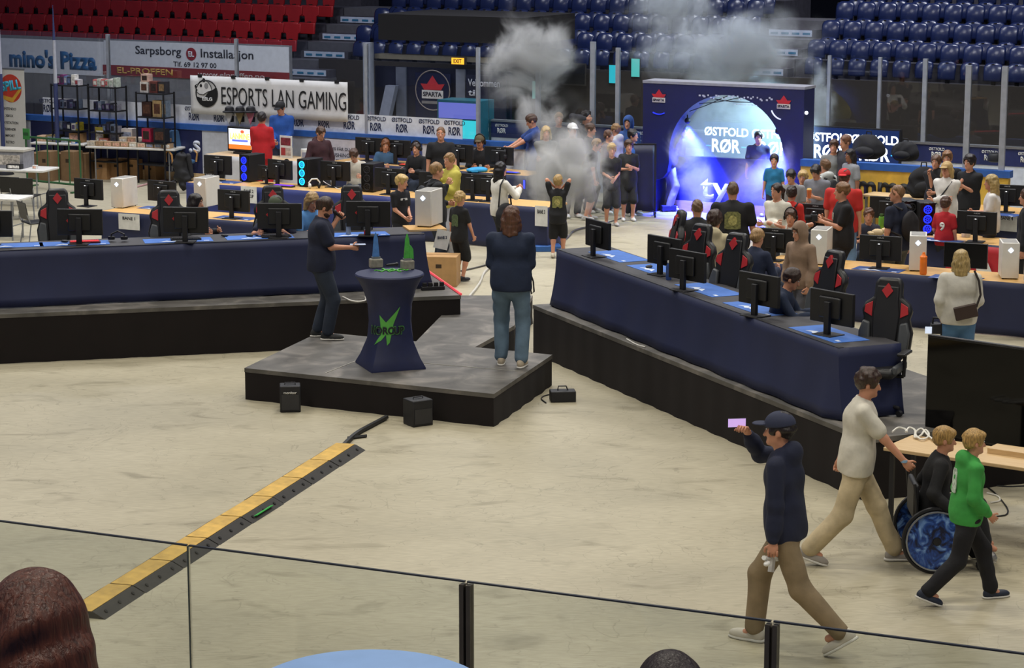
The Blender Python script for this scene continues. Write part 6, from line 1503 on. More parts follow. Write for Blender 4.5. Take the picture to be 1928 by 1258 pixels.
# ================================================================ people
BK, NV, JN, LJ = '121215', '1a2038', '232c3c', '5d7386'
DKH, BRH, LBH, BLH = '1e1614', '4a3222', '8a6a42', 'b89a62'
def held(name, label, cat, pr, pos, build, rz=None):
    """a thing in a person's hand: pos in the person's own frame"""
    p = pr['w'](pos); t = thing(name, label, cat, p, hd(pr['face']) if rz is None else rz); build(t); return t
def phone_b(w=.075, h=.15, lit='c8b8f0', up=True, flat=False):
    def f(t):
        if flat:
            MB().bb(-w/2, w/2, -h/2, h/2, -.004, .004).build('case', BLACK, t, bevel=.002); MB().bb(-w/2+.004, w/2-.004, -h/2+.004, h/2-.004, .004, .005).build('screen', mat(lit, .3, emit=.7), t)
        else:
            MB().bb(-w/2, w/2, -.004, .004, -h/2, h/2).build('case', BLACK, t, bevel=.002); MB().bb(-w/2+.004, w/2-.004, -.0055, -.004, -h/2+.004, h/2-.004).build('screen', mat(lit, .3, emit=.7), t)
    return f
def headset_on(pr, label, c='141416'):
    h, s = pr['head'], pr['s']; hs = pr['hs']
    t = thing('headset', label, 'headset', pr['w'](h), hd(pr['face'])); t.scale = (s, s, s)
    def q(r, f, u): return tuple((pr['hr']*r+pr['hf']*f+pr['hu']*u)*hs)
    MB().tube([q(.098*math.cos(a), -.01, .03+.125*math.sin(a)) for a in [PI*k/10 for k in range(11)]], .013, 6).build('headband', mat(c, .5), t, smooth=True)
    for sg in (-1, 1): MB().ball(q(sg*.098, -.008, -.01), (.024, .042, .048), rot=MX.Rotation(0, 3, 'Z')).build('ear_cup', mat(c, .5), t, smooth=True)
def print_on(pr, c, w, h, up, back=True, name='print', m2=None):
    """a printed patch fixed to the top, as a child of the person"""
    f = -pr['fw'] if back else pr['fw']; ctr = pr['pel']+pr['up']*up+f*(pr['dep']-.004)
    o = V(tuple(ctr)); x = V(tuple(pr['rt']*(1 if back else -1))); y = V(tuple(pr['up'])); t = V(tuple(f*.007))
    MB().prism([(-w/2, -h*.45), (-w*.3, -h/2), (w*.3, -h/2), (w/2, -h*.45), (w/2, h*.35), (w*.32, h/2), (-w*.32, h/2), (-w/2, h*.35)], o, x, y, t).build(name, mat(c, .7, noise=.5, nscale=30), pr['o'], smooth=False)
    if m2: MB().prism([(w*.28*math.cos(k*PI/5), h*.3*math.sin(k*PI/5)) for k in range(10)], o+t, x, y, V(tuple(f*.004))).build(name, mat(m2, .7, noise=.5, nscale=30), pr['o'])
def backpack_on(pr, label, c='15161a'):
    S = SDF(.016); fw, rt, up, pel = pr['fw'], pr['rt'], pr['up'], pr['pel']
    Bx = np.stack([rt, fw, up]); S.ell(pel+up*.27-fw*.215, (.15, .085, .22), .04, Bx); S.ell(pel+up*.18-fw*.26, (.12, .06, .12), .03, Bx); v, f = S.mesh(); v = folds(v, .01, 3)
    t = thing('backpack', label, 'bag', pr['o'].location, hd(pr['face'])); t.scale = (pr['s'],)*3
    mesh_obj('sack', v, f, [mat(c, .8, noise=.15)], t)
    for sg in (-1, 1):
        pts = [pel+up*a+fw*b_+rt*sg*e for a, b_, e in ((.14, -.17, .12), (.20, -.02, .19), (.36, .13, .13), (.47, .10, .12), (.545, -.01, .115), (.50, -.15, .09))]
        MB().tube([tuple(q) for q in pts], .018, 6).build('shoulder_strap', mat(c, .8), t, smooth=True)
# ---- foreground, walking
cm = person('man in navy hoodie and cap walking left while filming with a raised phone', 0, 0, 1.93, 296, 'walk', NV, '857459', DKH, 'short', foot=(1474, 1219), sleeve='long', hood='down', cap='2a3048', shoes='c9c2b4', loose=1.15,
            hr=(.09, .33, 1.53), hl=(-.26, .0, .76), fr=(.05, .24, 0), fl=(-.06, -.46, .10), hip=.90, hd=(-8, 0, 0), gl=1.2, gr=1.0)
h = cm['hands'][1]; ph = held('smartphone', 'smartphone held up sideways by the man in the cap', 'phone', cm, h+n3((-.03, .05, .04)), phone_b(.15, .075, 'c8a8e8'), rz=.15)
h = cm['hands'][0]
def joy(t):
    MB().tube([(-.10, .02, .0), (-.03, .03, -.03), (.05, .0, -.02), (.10, -.02, -.06)], .02, 6).build('strap_bundle', WHITE, t, smooth=True); MB().box((.03, 0, -.08), (.07, .03, .13), mx=MX.Rotation(.3, 3, 'Y')).build('paper_wad', mat('c9c7c4', .7), t); MB().ball((-.08, 0, -.05), (.05, .025, .02)).build('loose_end', WHITE, t, smooth=True)
held('white_straps', 'white crumpled straps held low in the hand of the man in the cap', 'straps', cm, h+n3((.02, .02, -.03)), joy)
wt = person('young man in a cream T-shirt and beige trousers striding right', 0, 0, 1.82, 92, 'walk', 'd2cdbf', 'bfae8c', '3a281e', 'messy', foot=(1607, 1060), shoes='9a948c', loose=1.7, fl=(-.08, .36, .0), fr=(.08, -.40, .05), hip=.885, hl=(-.26, -.12, .83), hr=(.20, .40, .93), gr=1.4, gl=1.3, hd=(0, -6, 0), lean=4)
h = wt['arms'][1][3]; bd = held('wristband', 'pale blue wristband on the cream T-shirt man', 'wristband', wt, h, lambda t: MB().lathe([(.030, -.012), (.034, 0), (.030, .012)], n=12).build('band', mat('8ab0d0', .5), t, smooth=True))
gb2 = person('blond boy in a bright green hoodie walking right beside the wheelchair', 0, 0, 1.53, 80, 'walk', '3c9a44', '15151a', 'b08c50', 'fringe', foot=(1812, 1134), sleeve='long', hood='down', shoes='20283a', loose=1.25, fl=(-.08, .32, 0), fr=(.08, -.40, .06), hip=.885, hl=(-.2, .1, .86), hr=(.20, .16, .92), twist=0, girth=1.05)
print_on(gb2, 'b8c8b8', .10, .24, .33, True, 'back_print')
# wheelchair and its rider
wp = P(1752, 1062, 0); wc = thing('wheelchair', 'wheelchair with a blue nebula pattern on its wheel cover beside the green hoodie boy', 'wheelchair', (wp.x, wp.y, 0), hd(92))
def swirl():
    m = bpy.data.materials.new('nebula'); m.use_nodes = True; nt = m.node_tree; b = nt.nodes['Principled BSDF']; tc = nt.nodes.new('ShaderNodeTexCoord'); n = nt.nodes.new('ShaderNodeTexNoise'); n.inputs['Scale'].default_value = 6; n.inputs['Detail'].default_value = 6; n.inputs['Distortion'].default_value = 2.5
    r = nt.nodes.new('ShaderNodeValToRGB'); e = r.color_ramp.elements; e[0].position = .38; e[0].color = (*lin('0a1230'), 1); e[1].position = .72; e[1].color = (*lin('8ab4e8'), 1); q = e.new(.52); q.color = (*lin('1f4a9a'), 1)
    nt.links.new(tc.outputs['Object'], n.inputs['Vector']); nt.links.new(n.outputs[0], r.inputs[0]); nt.links.new(r.outputs[0], b.inputs['Base Color']); b.inputs['Roughness'].default_value = .35; return m
NEB = swirl()
for sg, nm in ((1, 'near'), (-1, 'far')):
    x = sg*.30
    pts = [(x, .29*math.cos(t*PI/18), .30+.29*math.sin(t*PI/18)) for t in range(37)]
    wh = MB().tube(pts, .018, 6).build('wheel', BLACK, wc, smooth=True)
    pts = [(x+sg*.03, .265*math.cos(t*PI/18), .30+.265*math.sin(t*PI/18)) for t in range(37)]
    MB().tube(pts, .009, 5).build('push_rim', METAL, wh, smooth=True)
    b = MB(); n = 28
    b.v = [(x+sg*.035, 0, .30)]+[(x+sg*.012, .27*math.cos(2*PI*t/n), .30+.27*math.sin(2*PI*t/n)) for t in range(n)]; b.f = [[0, 1+t, 1+(t+1) % n] for t in range(n)]; b.mi = [0]*n
    b.build('wheel_cover', NEB, wh, smooth=True); MB().cone((x, 0, .30), (x+sg*.05, 0, .30), .05, .035).build('hub', BLACK, wh)
    MB().cone((sg*.2, .42, .055), (sg*.23, .42, .055), .055, n=12).build('front_caster', DARK, wc)
    MB().tube([(sg*.22, .42, .1), (sg*.24, .35, .30), (sg*.26, -.02, .34), (sg*.26, -.16, .42), (sg*.25, -.2, .80)], .014).build('side_frame', BLACK, wc, smooth=True)
MB().bb(-.22, .22, -.12, .28, .40, .46).build('seat', BLACK, wc, bevel=.02); MB().bb(-.22, .22, -.2, -.15, .46, .78).build('backrest', BLACK, wc, bevel=.02); MB().bb(-.18, .18, .42, .56, .10, .12).build('footrest', METAL, wc); MB().cone((-.2, .05, .3), (.2, .05, .3), .015).build('axle', METAL, wc)
wb_ = person('blond boy in a black jacket riding the blue-wheeled wheelchair', 0, 0, 1.60, 92, 'sit', BK, '1b1c22', 'a8854c', 'fringe', foot=(1752, 1062), sleeve='long', loose=1.3, hip=.55, hl=(-.26, .12, .60), hr=(.30, .14, .60), fl=(-.10, .50, .15), fr=(.10, .50, .15), gr=1.6, gl=1.6, shoes='c9c6c0', lean=6)
# ---- on the platform
mc = person('bearded man in navy T-shirt and jeans speaking into a microphone on the platform', 0, 0, 1.80, 84, 'phone', '1a2036', '27303f', '3a281c', 'short', foot=(607, 637), zf=PZ, hl=(-.04, .20, 1.46), hr=(.12, .36, 1.14), hd=(0, -22, 0), shoes='2a2c2c', fl=(-.12, -.06, 0), fr=(.12, .06, 0), gl=1.4, gr=.9, girth=1.24, loose=1.2)
S = SDF(.01/mc['s']); Bh = np.stack([mc['hr'], mc['hf'], mc['hu']]); S.ell(mc['head']+mc['hf']*.035-mc['hu']*.07, (.064, .066, .055), .02, Bh); S.ell(mc['head']+mc['hf']*.06-mc['hu']*.02, (.06, .07, .05), .01, Bh, op='s'); v, f = S.mesh(); mesh_obj('beard', v, f, [mat('3a281c', .8)], mc['o'])
h = mc['hands'][0]
held('microphone', 'handheld microphone at the mouth of the man on the platform', 'microphone', mc, h+n3((.02, -.03, .01)), lambda t: (MB().cone((0, .06, -.05), (0, -.02, .02), .015, .02).build('handle', BLACK, t), MB().ball((0, -.035, .035), .027).build('grille', GREYP, t, smooth=True)))
h = mc['hands'][1]; held('tablet', 'small tablet held flat by the microphone man', 'tablet', mc, h+n3((-.03, .02, .03)), phone_b(.12, .20, '9aa4b8', flat=True))
nw = person('person in a navy sweater and light jeans standing with back turned on the platform', 0, 0, 1.90, 8, 'phone', '1b2740', LJ, '5a3a28', 'bob', foot=(962, 690), zf=PZ, sleeve='long', collar=True, hl=(-.12, .28, 1.20), hr=(.10, .28, 1.20), loose=1.5, shoes='b8aa94', fl=(-.12, .08, 0), fr=(.12, -.05, 0), girth=1.12)
st_ = thing('shoulder_strap', 'dark strap loop hanging at the right hip of the navy sweater person', 'strap', nw['w'](n3((.21, -.02, .95))), 0); MB().tube([(0, 0, .12), (.04, 0, 0), (.05, 0, -.12), (.02, 0, -.15), (.0, 0, -.05)], .010, 5).build('strap_loop', BLACK, st_, smooth=True)
# ---- behind the left riser
person('dark-haired player in profile seated at the left riser desk', 369, 366, 1.68, 120, 'sit', '24262e', JN, DKH, 'bob', zf=RZ, hd=(-20, 0, 0), sleeve='long')
gcap = person('player in a dark green cap leaning on the left riser desk', 517, 370, 1.72, 176, 'sit', NV, JN, DKH, 'short', zf=RZ, cap='4a5440', hd=(30, -8, 0), lean=14, hr=(.26, .52, .80), hl=(-.1, .45, .80))
person('blond person in light blue top seated behind the microphone man', 590, 364, 1.70, 140, 'sit', '5a92d0', JN, 'a8895c', 'bob', zf=RZ, hd=(10, -18, 0), lean=10)
bb1 = person('blond boy in a black jersey standing at the desk behind the last left screen', 757, 329, 1.48, 140, 'phone', '15161c', '1a1c24', 'b89a5c', 'fringe', hd=(-30, -5, 0), hl=(-.05, .25, 1.0), hr=(.08, .25, 1.0)); print_on(bb1, 'd0d0d0', .16, .04, .40, False, 'chest_print')
bj = person('man in black jacket with hand at his mouth beside the yellow jacket', 822, 306, 1.78, 70, 'chin', '14151a', '1f2836', LBH, 'short', sleeve='long', loose=1.4, girth=1.15, fl=(-.1, .05, 0), shoes='c8c6c2'); backpack_on(bj, 'dark grey backpack on the man in the black jacket', '25272c')
person('person in a pale yellow jacket with hood down facing left', 846, 288, 1.72, 225, 'crossed', 'b3a848', '9a9aa0', LBH, 'bun', sleeve='long', hood='down', loose=1.3, hl=(.02, .25, 1.25), hr=(.05, .22, 1.35))
kb = person('blond boy in a black print T-shirt seen from behind beside the cardboard box', 866, 360, 1.36, 40, 'stand', BK, BK, 'a88a52', 'short', hr=(.22, .20, .85), legs='short', shirt_len=.06, loose=1.3, shoes='1c1c20'); print_on(kb, '4a5a3a', .16, .24, .30, True, 'back_print')
lw = person('woman with long black hair and white jumper photographing with a phone', 943, 305, 1.66, 60, 'photo', 'd8d4ca', '16171c', '141012', 'verylong', sleeve='long', hl=(-.02, .34, 1.30), hr=(.10, .34, 1.30), loose=1.2)
tb_ = thing('tote_bag', 'large black tote bag on the shoulder of the white-jumper woman', 'bag', lw['w'](n3((.24, -.02, .86))), hd(60)); S = SDF(.015); S.ell((0, 0, 0), (.07, .19, .22), .03); v, f = S.mesh(); mesh_obj('bag_body', folds(v, .01, 2), f, [mat('15151a', .8)], tb_); MB().tube([(-.02, .12, .15), (-.03, .08, .50), (-.05, 0, .62), (-.03, -.08, .5), (-.02, -.12, .15)], .014, 5).build('bag_strap', BLACK, tb_, smooth=True)
h = lw['hands'][0]; held('smartphone', 'phone with a blue lit screen held by the long-haired woman', 'phone', lw, h+n3((.05, .06, .03)), phone_b(.075, .15, '4a5af0'))
ck = person('child in black print T-shirt and shorts seen from behind, hands at face', 1051, 329, 1.33, 8, 'face', BK, BK, 'a0824e', 'short', legs='short', shirt_len=.10, loose=1.4, shoes='c9bfae', fl=(-.10, -.06, 0), fr=(.10, .12, 0)); print_on(ck, '7a7a44', .22, .26, .30, True, 'back_print', 'a8a060'); print_on(ck, 'b0b0a8', .10, .03, .10, True, 'back_print')
ft = thing('blue_crate', 'low blue plastic tray on the floor behind the black T-shirt child', 'tray', P(1030, 472, 0), .1); MB().bb(-.22, .22, -.15, .15, 0, .10).build('tray_body', mat('2a5fa8', .5), ft, bevel=.01); MB().bb(-.20, .20, -.13, .13, .10, .104).build('tray_inner', mat('1f4a86', .5), ft)
# ---- left middle
rb_ = person('boy in a bright red tracksuit standing with back turned at the counter', 493, 211, 1.73, 12, 'phone', 'b3171f', 'a8141c', DKH, 'short', sleeve='long', collar=True, loose=1.2, hl=(-.1, .25, 1.05), hr=(.12, .25, 1.05))
bl = person('man in blue jacket and black cap standing behind the game counter', 526, 192, 1.84, 185, 'phone', '22509e', NV, DKH, 'short', cap='131317', sleeve='long', hd=(15, -20, 0), hl=(-.1, .26, 1.02), hr=(.1, .26, 1.02), loose=1.2)
person('man in a maroon hooded jacket looking down at the desk', 606, 239, 1.70, 150, 'pocket', '3a1c22', '1c1a20', BRH, 'short', sleeve='long', hood='down', loose=1.25, hd=(-10, -18, 0))
person('boy in a cream shirt seated at the black towers', 664, 283, 1.62, 185, 'sit', 'cfc8b8', JN, BRH, 'messy', hd=(10, -25, 0), lean=16, hip=.52)
rc = thing('red_chair', 'dark red padded chair back behind the boy in a cream shirt', 'chair', P(684, 330, 0), hd(190)); MB().prism([(-.2, 0), (.2, 0), (.22, .25), (.1, .4), (-.1, .4), (-.22, .25)], (0, -.2, .62), (1, 0, 0), (0, -.1, 1), (0, -.06, 0)).build('backrest', mat('7a2428', .6), rc, bevel=.02); MB().bb(-.22, .22, -.2, .22, .44, .50).build('seat', mat('5a1c20', .6), rc, bevel=.02)
for sx_ in (-.18, .18):
    for y in (-.18, .18): MB().cone((sx_, y, 0), (sx_, y, .44), .014).build('leg', METAL, rc)
p_ = person('player with headset and reddish hair at the left screen by the boards', 726, 262, 1.62, 190, 'sit', '3a5a7a', JN, '7a4a2a', 'bob', hd=(-15, -8, 0), hip=.5); headset_on(p_, 'black headset on the reddish-haired player by the boards')
p_ = person('player with headset in black at the second screen by the boards', 783, 268, 1.66, 215, 'sit', BK, JN, '3a2a20', 'short', hd=(-20, -5, 0), hip=.5, sleeve='long'); headset_on(p_, 'black headset on the second player by the boards')
person('man in a black T-shirt standing behind the desk against the boards', 830, 239, 1.74, 182, 'stand', BK, '15161a', '6a4a2c', 'buzz', girth=1.08, hl=(-.3, .16, .82), hr=(.26, .05, .82))
p_ = person('seated man in olive cap and headset with a black sweater', 903, 255, 1.76, 178, 'sit', '16171b', JN, '4a3622', 'short', cap='5a4e36', sleeve='long', hip=.52, hd=(15, -6, 0)); headset_on(p_, 'black headset over the olive cap'); print_on(p_, 'c8c8c8', .05, .05, .26, False, 'chest_badge')
cl = thing('blue_cloth', 'bright light blue cloth on the desk before the man in the olive cap', 'cloth', P(898, 323, DZ)); S = SDF(.015); S.ell((0, 0, .03), (.2, .12, .05), .04); S.ell((.08, -.04, .04), (.12, .09, .05), .04); S.cut((0, 0, 0), (0, 0, -1)); v, f = S.mesh(); mesh_obj('cloth_fold', folds(v, .015, 8), f, [mat('2f9ad0', .7)], cl); MB().bb(-.1, .02, -.12, -.08, .0, .03).build('cloth_corner', mat('2f9ad0', .7), cl)
pj = person('man in blue jersey holding out a black headset over the desk', 996, 216, 1.80, 262, 'phone', '26407e', '2a4a8a', BRH, 'short', hl=(-.18, .52, 1.10), hr=(.16, .45, 1.12), hd=(0, -22, 0), girth=1.08); print_on(pj, 'c8ccd8', .08, .10, .38, False, 'chest_print')
h = pj['hands'][0]; held('headset', 'black headset dangling from the hand of the blue jersey man', 'headset', pj, h+n3((0, .05, -.01)), lambda t: (MB().tube([(-.07, 0, -.10), (-.09, 0, 0), (0, 0, .07), (.09, 0, 0), (.07, 0, -.10)], .016, 6).build('headband', BLACK, t, smooth=True), MB().ball((-.07, 0, -.10), (.03, .04, .05)).build('ear_cup', BLACK, t, smooth=True), MB().ball((.07, 0, -.10), (.03, .04, .05)).build('ear_cup', BLACK, t, smooth=True)))
# ---- crowd in the smoke left of the gate
person('person in grey top behind the white cap, half hidden by smoke', 1052, 212, 1.74, 175, 'stand', '5a5a5c', '33343a', LBH, 'short', sleeve='long')
person('blond person deep in the smoke left of the white cap', 1028, 238, 1.66, 170, 'crossed', '6a6a68', '33343a', BLH, 'bob', sleeve='long')
person('man in white cap and grey-pink shirt in the smoke, arms before him', 1078, 232, 1.74, 160, 'phone', '75686a', '2a2a30', BRH, 'short', cap='d8d6d4', hl=(-.1, .3, 1.08), hr=(.12, .34, 1.06))
person('person in dark jacket raising an arm to the head behind the white cap', 1103, 208, 1.78, 120, 'stand', '26242a', '26262c', DKH, 'messy', sleeve='long', hr=(.14, .10, 1.62), hl=(-.1, .3, 1.1))
person('tall person in brown shirt stretching an arm towards the gate in smoke', 1112, 232, 1.68, 110, 'stand', '3c3634', '2c2c30', BRH, 'short', hl=(-.1, .42, 1.28), hr=(.25, .05, .8))
person('boy in black T-shirt leaning to his neighbour, arm hanging, edge of the smoke', 1127, 262, 1.52, 100, 'stand', '19191c', '202024', LBH, 'short', legs='short', lean=14, hr=(.2, .22, .68), shirt_len=.08, hd=(10, -15, 0), shoes='b8b6b2')
person('blond boy in black T-shirt hands clasped beside the leaning boy', 1152, 270, 1.46, 175, 'phone', '17171a', '2a2b30', BLH, 'fringe', legs='short', shirt_len=.08, hl=(-.04, .22, 1.02), hr=(.05, .22, 1.06), shoes='b8b6b2')
person('boy in a white and grey hoodie turned away among the waiting children', 1159, 233, 1.62, 300, 'stand', 'b9bbc2', '3a3c44', LBH, 'short', sleeve='long', hood='down', hl=(-.15, .2, 1.1))
person('small child with brown hair left of the white hoodie boy', 1146, 245, 1.56, 110, 'stand', '6a5a5a', '33343a', '5a3a26', 'short')
person('person with blue hood up behind the waiting children', 1183, 220, 1.72, 200, 'stand', '2f5290', '20242e', DKH, 'short', sleeve='long', hood='up')
person('dark-haired boy in blue hoodie looking right beside the gate', 1192, 244, 1.60, 120, 'pocket', '3a68a8', '20242e', DKH, 'messy', sleeve='long', hood='down')
sb = person('boy in black T-shirt and shorts clasping his hands left of the gate', 1184, 263, 1.46, 176, 'phone', '17171a', '1c1c20', BRH, 'fringe', legs='short', shirt_len=.16, loose=1.4, hl=(-.02, .17, 1.22), hr=(.05, .17, 1.16), eo=.9, shoes='d8d4d0'); print_on(sb, '6a6a68', .16, .04, .28, False, 'chest_print')
gp_ = person('person in grey sweatpants and dark top stooping at the gate edge', 0, 0, 1.70, 70, 'stand', '1a1c30', '8f8f90', DKH, 'short', foot=(1258, 397), sleeve='long', lean=26, hl=(-.05, .4, .95), hr=(.1, .4, .98), loose=1.5, hood='down')
person('dark silhouette of a child walking out of the smoke in the gate', 1407, 271, 1.58, 185, 'walk', '262a50', '2a2a40', DKH, 'short', foot=(1425, 404), fl=(-.08, .2, 0), fr=(.08, -.2, .02), hip=.9)
person('child in teal top at the right inside of the gate smoke', 1458, 290, 1.36, 190, 'stand', '1f6f9a', '26283a', DKH, 'short')
# ---- right: between gate and right riser
person('balding man in black T-shirt seen from behind left of the large man', 1313, 375, 1.76, 6, 'pocket', BK, '17181c', '6a5038', 'buzz', girth=1.08, shoes='2a2a2a')
lm = person('large man in black T-shirt with crest print seen from behind', 1380, 342, 1.84, 4, 'stand', BK, '17181c', '5a4430', 'buzz', girth=1.25, hl=(-.33, .05, .82), hr=(.33, .05, .82)); print_on(lm, '6f6f40', .22, .24, .32, True, 'back_print', 'a09a5c'); print_on(lm, 'c0c0b8', .08, .03, .13, True, 'back_print'); print_on(lm, '9a5a40', .05, .03, .07, True, 'back_print')
person('curly-haired person in pale hoodie seated behind the right riser chairs', 1346, 397, 1.72, 20, 'sit', 'c4b896', JN, '3e2a20', 'curly', sleeve='long', hood='down', zf=RZ, hip=.52)
person('blond boy in navy seated beside the gaming chair on the right riser', 1427, 430, 1.62, 40, 'sit', '1c2640', JN, 'a8865a', 'short', zf=RZ, hip=.5, sleeve='long')
person('woman in a white top with dark ponytail smiling left', 1463, 345, 1.68, 215, 'crossed', 'd2cebf', '2a2c34', '2e2019', 'pony', sleeve='long', hd=(15, 0, 0))
hk = person('child with both hands on a black headset behind the tan hooded boy', 1489, 394, 1.36, 195, 'face', 'c9c6bb', '2a2c34', BRH, 'short', hl=(-.16, .06, 1.47), hr=(.16, .06, 1.47), eo=1.6); headset_on(hk, 'large black headset on the child with raised hands')
hb_ = person('boy in a tan hoodie with hood up looking left', 1503, 421, 1.66, 228, 'pocket', '8c7460', '4a4a50', '4a3424', 'short', sleeve='long', hood='up', zf=.0, loose=1.4, hd=(10, -10, 0))
person('dark-haired boy in navy jacket seated at the right riser desk', 1499, 507, 1.66, 105, 'sit', '1e2a42', JN, '33211a', 'short', zf=RZ, sleeve='long', hip=.5, lean=12, hd=(0, -20, 0), hl=(-.1, .48, .78), hr=(.12, .48, .78))
person('dark-haired boy in grey looking down left of the red cap man', 1488, 320, 1.58, 190, 'stand', '8a8a8c', '2a2c34', DKH, 'fringe', hd=(20, -15, 0))
rk = person('boy in red hoodie with backpack straps seen from behind', 1491, 350, 1.48, 15, 'stand', 'c0281f', '2a2c34', '2a1c16', 'short', sleeve='long'); backpack_on(rk, 'small black backpack on the boy in the red hoodie')
person('small blond child between the dark-haired boys', 1512, 321, 1.46, 200, 'stand', 'c8b0b0', '2a2c34', BLH, 'fringe')
dk = person('boy in grey T-shirt holding an orange drink', 1534, 312, 1.62, 205, 'phone', '7a7c84', '2a2c34', DKH, 'fringe', hl=(-.02, .24, 1.20), hr=(.1, .22, 1.12), hd=(10, -25, 0)); h = dk['hands'][0]
held('drink_cup', 'orange drink cup in the hands of the boy in grey', 'cup', dk, h+n3((.03, .02, .05)), lambda t: (MB().lathe([(.03, -.07), (.042, .06), (.040, .06)], n=12).build('cup_body', mat('d8703a', .4), t, smooth=True), MB().lathe([(.043, .06), (.03, .085)], n=12).build('lid', mat('d8b060', .4), t, smooth=True)))
wh_ = person('boy in white hoodie with backpack facing away beside the red shirt', 1554, 300, 1.62, 330, 'stand', 'b9bcb8', '2a2c34', '6a4c30', 'short', sleeve='long', hood='down'); backpack_on(wh_, 'dark backpack on the boy in the white hoodie')
person('boy in grey T-shirt with fringe standing at the yellow boards', 1570, 263, 1.66, 195, 'stand', '7d7f80', '2a2c34', BRH, 'fringe')
person('person with glasses in dark clothes behind the fringe-haired boy', 1592, 254, 1.76, 240, 'stand', '3a3a40', '22242a', '6a4630', 'short', sleeve='long')
person('dark-haired girl with yellow headband and grey T-shirt', 1601, 281, 1.56, 240, 'stand', '84868a', '2a2c34', '1a1412', 'bob', skin='8a5a42')
person('man in red T-shirt and red cap standing with back turned', 1590, 318, 1.82, 20, 'stand', 'c22a24', '6a86a8', BRH, 'short', cap='c42026_back', girth=1.15)
cmn = person('man in black T-shirt with camera rig at his chest looking left', 1586, 343, 1.82, 265, 'phone', '131316', '15161c', '7a5634', 'short', hl=(-.05, .30, 1.22), hr=(.1, .26, 1.24), girth=1.12, hd=(10, 0, 0)); print_on(cmn, '8a8a80', .08, .10, .36, False, 'chest_print')
h = cmn['hands'][0]; held('camera', 'black camera held by the man in the black T-shirt', 'camera', cmn, h+n3((.03, .05, .03)), lambda t: (MB().bb(-.07, .07, -.04, .04, -.05, .05).build('camera_body', BLACK, t, bevel=.008), MB().cone((0, .04, 0), (0, .13, 0), .04).build('lens', DARK, t), MB().bb(-.03, .03, -.03, .03, .05, .08).build('finder', BLACK, t)))
person('seated child with brown hair low behind the screen by the green bottle', 1636, 392, 1.45, 190, 'sit', '2a2c3a', JN, '5a3a26', 'short', hip=.5)
bm_ = person('man in navy T-shirt with dark backpack seen in left profile', 1690, 348, 1.80, 320, 'stand', '1c2236', '5a5648', '7a5a3c', 'buzz', girth=1.05, hd=(-35, 0, 0)); backpack_on(bm_, 'black and red backpack on the man in the navy T-shirt', '1a1618')
pl_ = person('woman in white blouse and straw hat with crossbody strap', 1783, 305, 1.70, 215, 'crossed', 'd8d4cc', '6a86a4', BLH, 'bob', sleeve='long', cap='a88c5c', loose=1.2, collar=True)
MB().tube([tuple(pl_['pel']+pl_['up']*a+pl_['fw']*b_+pl_['rt']*e) for a, b_, e in ((.10, .12, .16), (.25, .155, .05), (.40, .14, -.06), (.52, .06, -.12))], .012, 5).build('bag_strap', BLACK, pl_['o'], smooth=True)
person('young person in black with hand at chin against the yellow boards', 1763, 292, 1.66, 210, 'chin', '14151a', '16171c', '5a4230', 'short')
person('brown-haired person in black behind the straw hat', 1784, 284, 1.74, 200, 'stand', '15161b', '16171c', '7a5636', 'fringe')
person('dark curly-haired person in black, hands together at the chest', 1826, 292, 1.72, 220, 'chin', '131418', '15161a', '201713', 'curly', hl=(-.02, .22, 1.25), hr=(.06, .20, 1.30), hd=(10, 0, 0))
lb = person('woman with long blond hair and white T-shirt holding a white carrier bag', 1867, 329, 1.68, 280, 'phone', 'd6d2cc', '1a1b20', 'a8905c', 'long', hl=(-.1, .30, 1.12), hr=(.12, .28, 1.14))
h = lb['hands'][0]
def bagw(t):
    S = SDF(.015); S.ell((0, 0, -.30), (.13, .07, .17), .04); S.cone((0, 0, -.18), (0, 0, -.04), .08, .03, .05); v, f = S.mesh(); mesh_obj('bag_body', folds(v, .012, 4), f, [mat('d6d4d0', .5)], t); MB().tube([(-.03, 0, -.08), (-.02, 0, .02), (.02, 0, .02), (.03, 0, -.08)], .006, 5).build('bag_handle', WHITE, t, smooth=True)
held('carrier_bag', 'white plastic carrier bag held by the long-haired blond woman', 'bag', lb, h+n3((0, .02, -.02)), bagw)
r9 = person('child in a red football shirt with number 9 seen from behind', 1781, 370, 1.36, 30, 'stand', 'b01c26', '20222a', '4a3020', 'short', loose=1.3, hl=(-.2, .2, .95)); 
ctr = r9['pel']+r9['up']*.30-r9['fw']*(r9['dep']+.004); t9 = text('9', None, .17, mat('dcd8d0', .6), r9['o'], tuple(ctr), rx=PI/2, ext=.004, bold=.04, name='shirt_number')
wc_ = person('woman in a white sweatshirt and jeans with crossbody bag seen from behind', 1810, 471, 1.70, 6, 'stand', 'd0ccc0', '4a7098', 'b09660', 'bob', sleeve='long', loose=1.6, hl=(-.22, .05, .92), hr=(.16, .20, 1.0), girth=1.1)
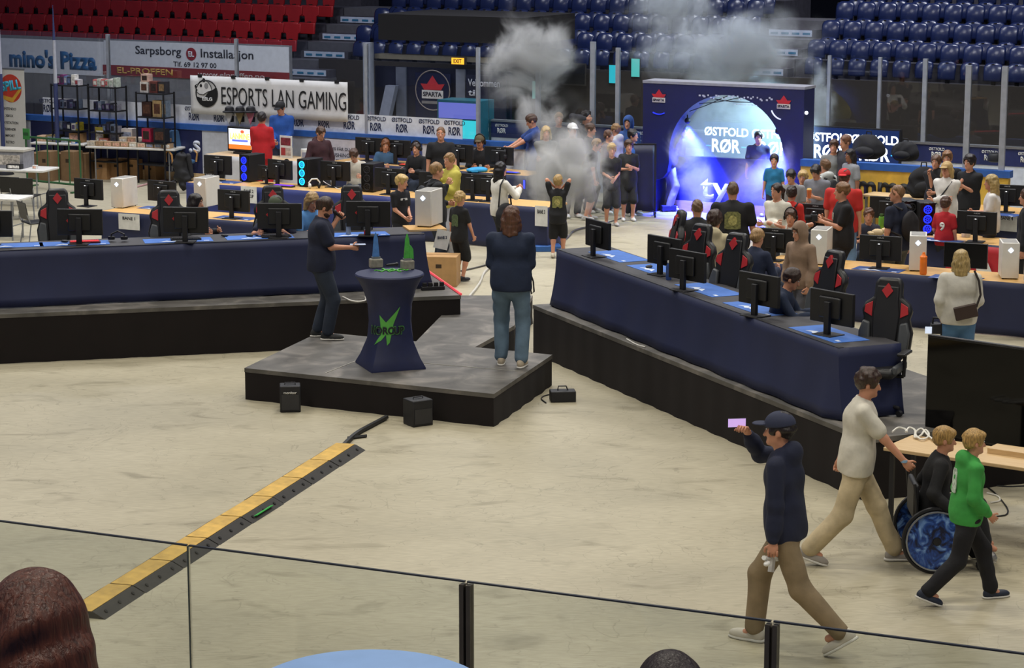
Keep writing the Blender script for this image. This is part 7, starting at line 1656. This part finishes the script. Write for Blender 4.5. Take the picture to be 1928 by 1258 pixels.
cb = thing('crossbody_bag', 'dark brown crossbody bag on the back of the white sweatshirt woman', 'bag', wc_['w'](n3((.06, -.22, 1.03))), hd(6)); MB().box((0, 0, 0), (.27, .07, .16), mx=MX.Rotation(-.25, 3, 'Y')).build('bag_body', mat('3a2a24', .6), cb, bevel=.01); MB().tube([(.12, 0, .06), (.17, .05, .20), (.15, .10, .36), (.10, .17, .47)], .014, 5).build('bag_strap', mat('2a201c', .6), cb, smooth=True)
h = wc_['hands'][0]
def cam_b(t):
    MB().bb(-.08, .08, -.06, .08, -.06, .06).build('camera_body', BLACK, t, bevel=.01); MB().bb(-.15, -.07, -.075, -.06, -.05, .03).build('flip_screen', mat('c8d4e8', .3, emit=.8), t); MB().cone((0, .08, 0), (0, .20, 0), .05).build('lens', DARK, t); MB().tube([(-.06, 0, .06), (-.05, 0, .13), (.05, 0, .13), (.06, 0, .06)], .014).build('top_handle', BLACK, t, smooth=True); MB().bb(.04, .13, -.04, .05, -.14, -.02).build('battery_grip', BLACK, t, bevel=.01)
held('video_camera', 'black video camera with lit flip screen held by the white sweatshirt woman', 'camera', wc_, h+n3((-.04, .02, -.10)), cam_b)
person('person in dark clothes cut by the right frame edge', 1934, 355, 1.74, 290, 'stand', '17181e', '1a1b20', BRH, 'short', sleeve='long')
# ---- spectators close to the camera
w1 = person('woman with long dark brown hair seen from behind at the lower left corner', 66, 1083, 1.68, 0, 'sit', '2a2428', '20222a', '5a3020', 'verylong', Y=4.3, zf=3.05, res=.009, head=1.12)
w2_ = person('dark-haired spectator whose crown just shows at the lower frame edge', 1262, 1236, 1.66, 0, 'sit', '26242a', '20222a', '221417', 'bob', Y=5.6, zf=2.75, res=.01)
struct(MB().bb(-3.5, 3.5, 4.0, 6.6, 2.0, 2.7).build('floor_stand_near', CONC))
w1['o'].location.z = w1['o'].location.z
tbl = thing('round_bar_table', 'round bar table with a pale blue cloth, cut by the lower frame edge', 'table', DY(690, 1297, 8.0)); tz = tbl.location.z; tbl.location.z = 2.0
MB().lathe([(.03, 0), (.42, tz-2.02), (.43, tz-2.0), (.40, tz-1.985), (.0, tz-1.98)], n=48).build('table_cloth_top', mat('8fb4ea', .5, noise=.04), tbl, smooth=True)
MB().lathe([(.2, 0), (.2, .03), (.05, .05)], n=24).build('base_plate', METAL, tbl)
struct(MB().bb(-3.0, 3.0, 6.6, 8.5, 1.1, 2.0).build('floor_landing_near', CONC))
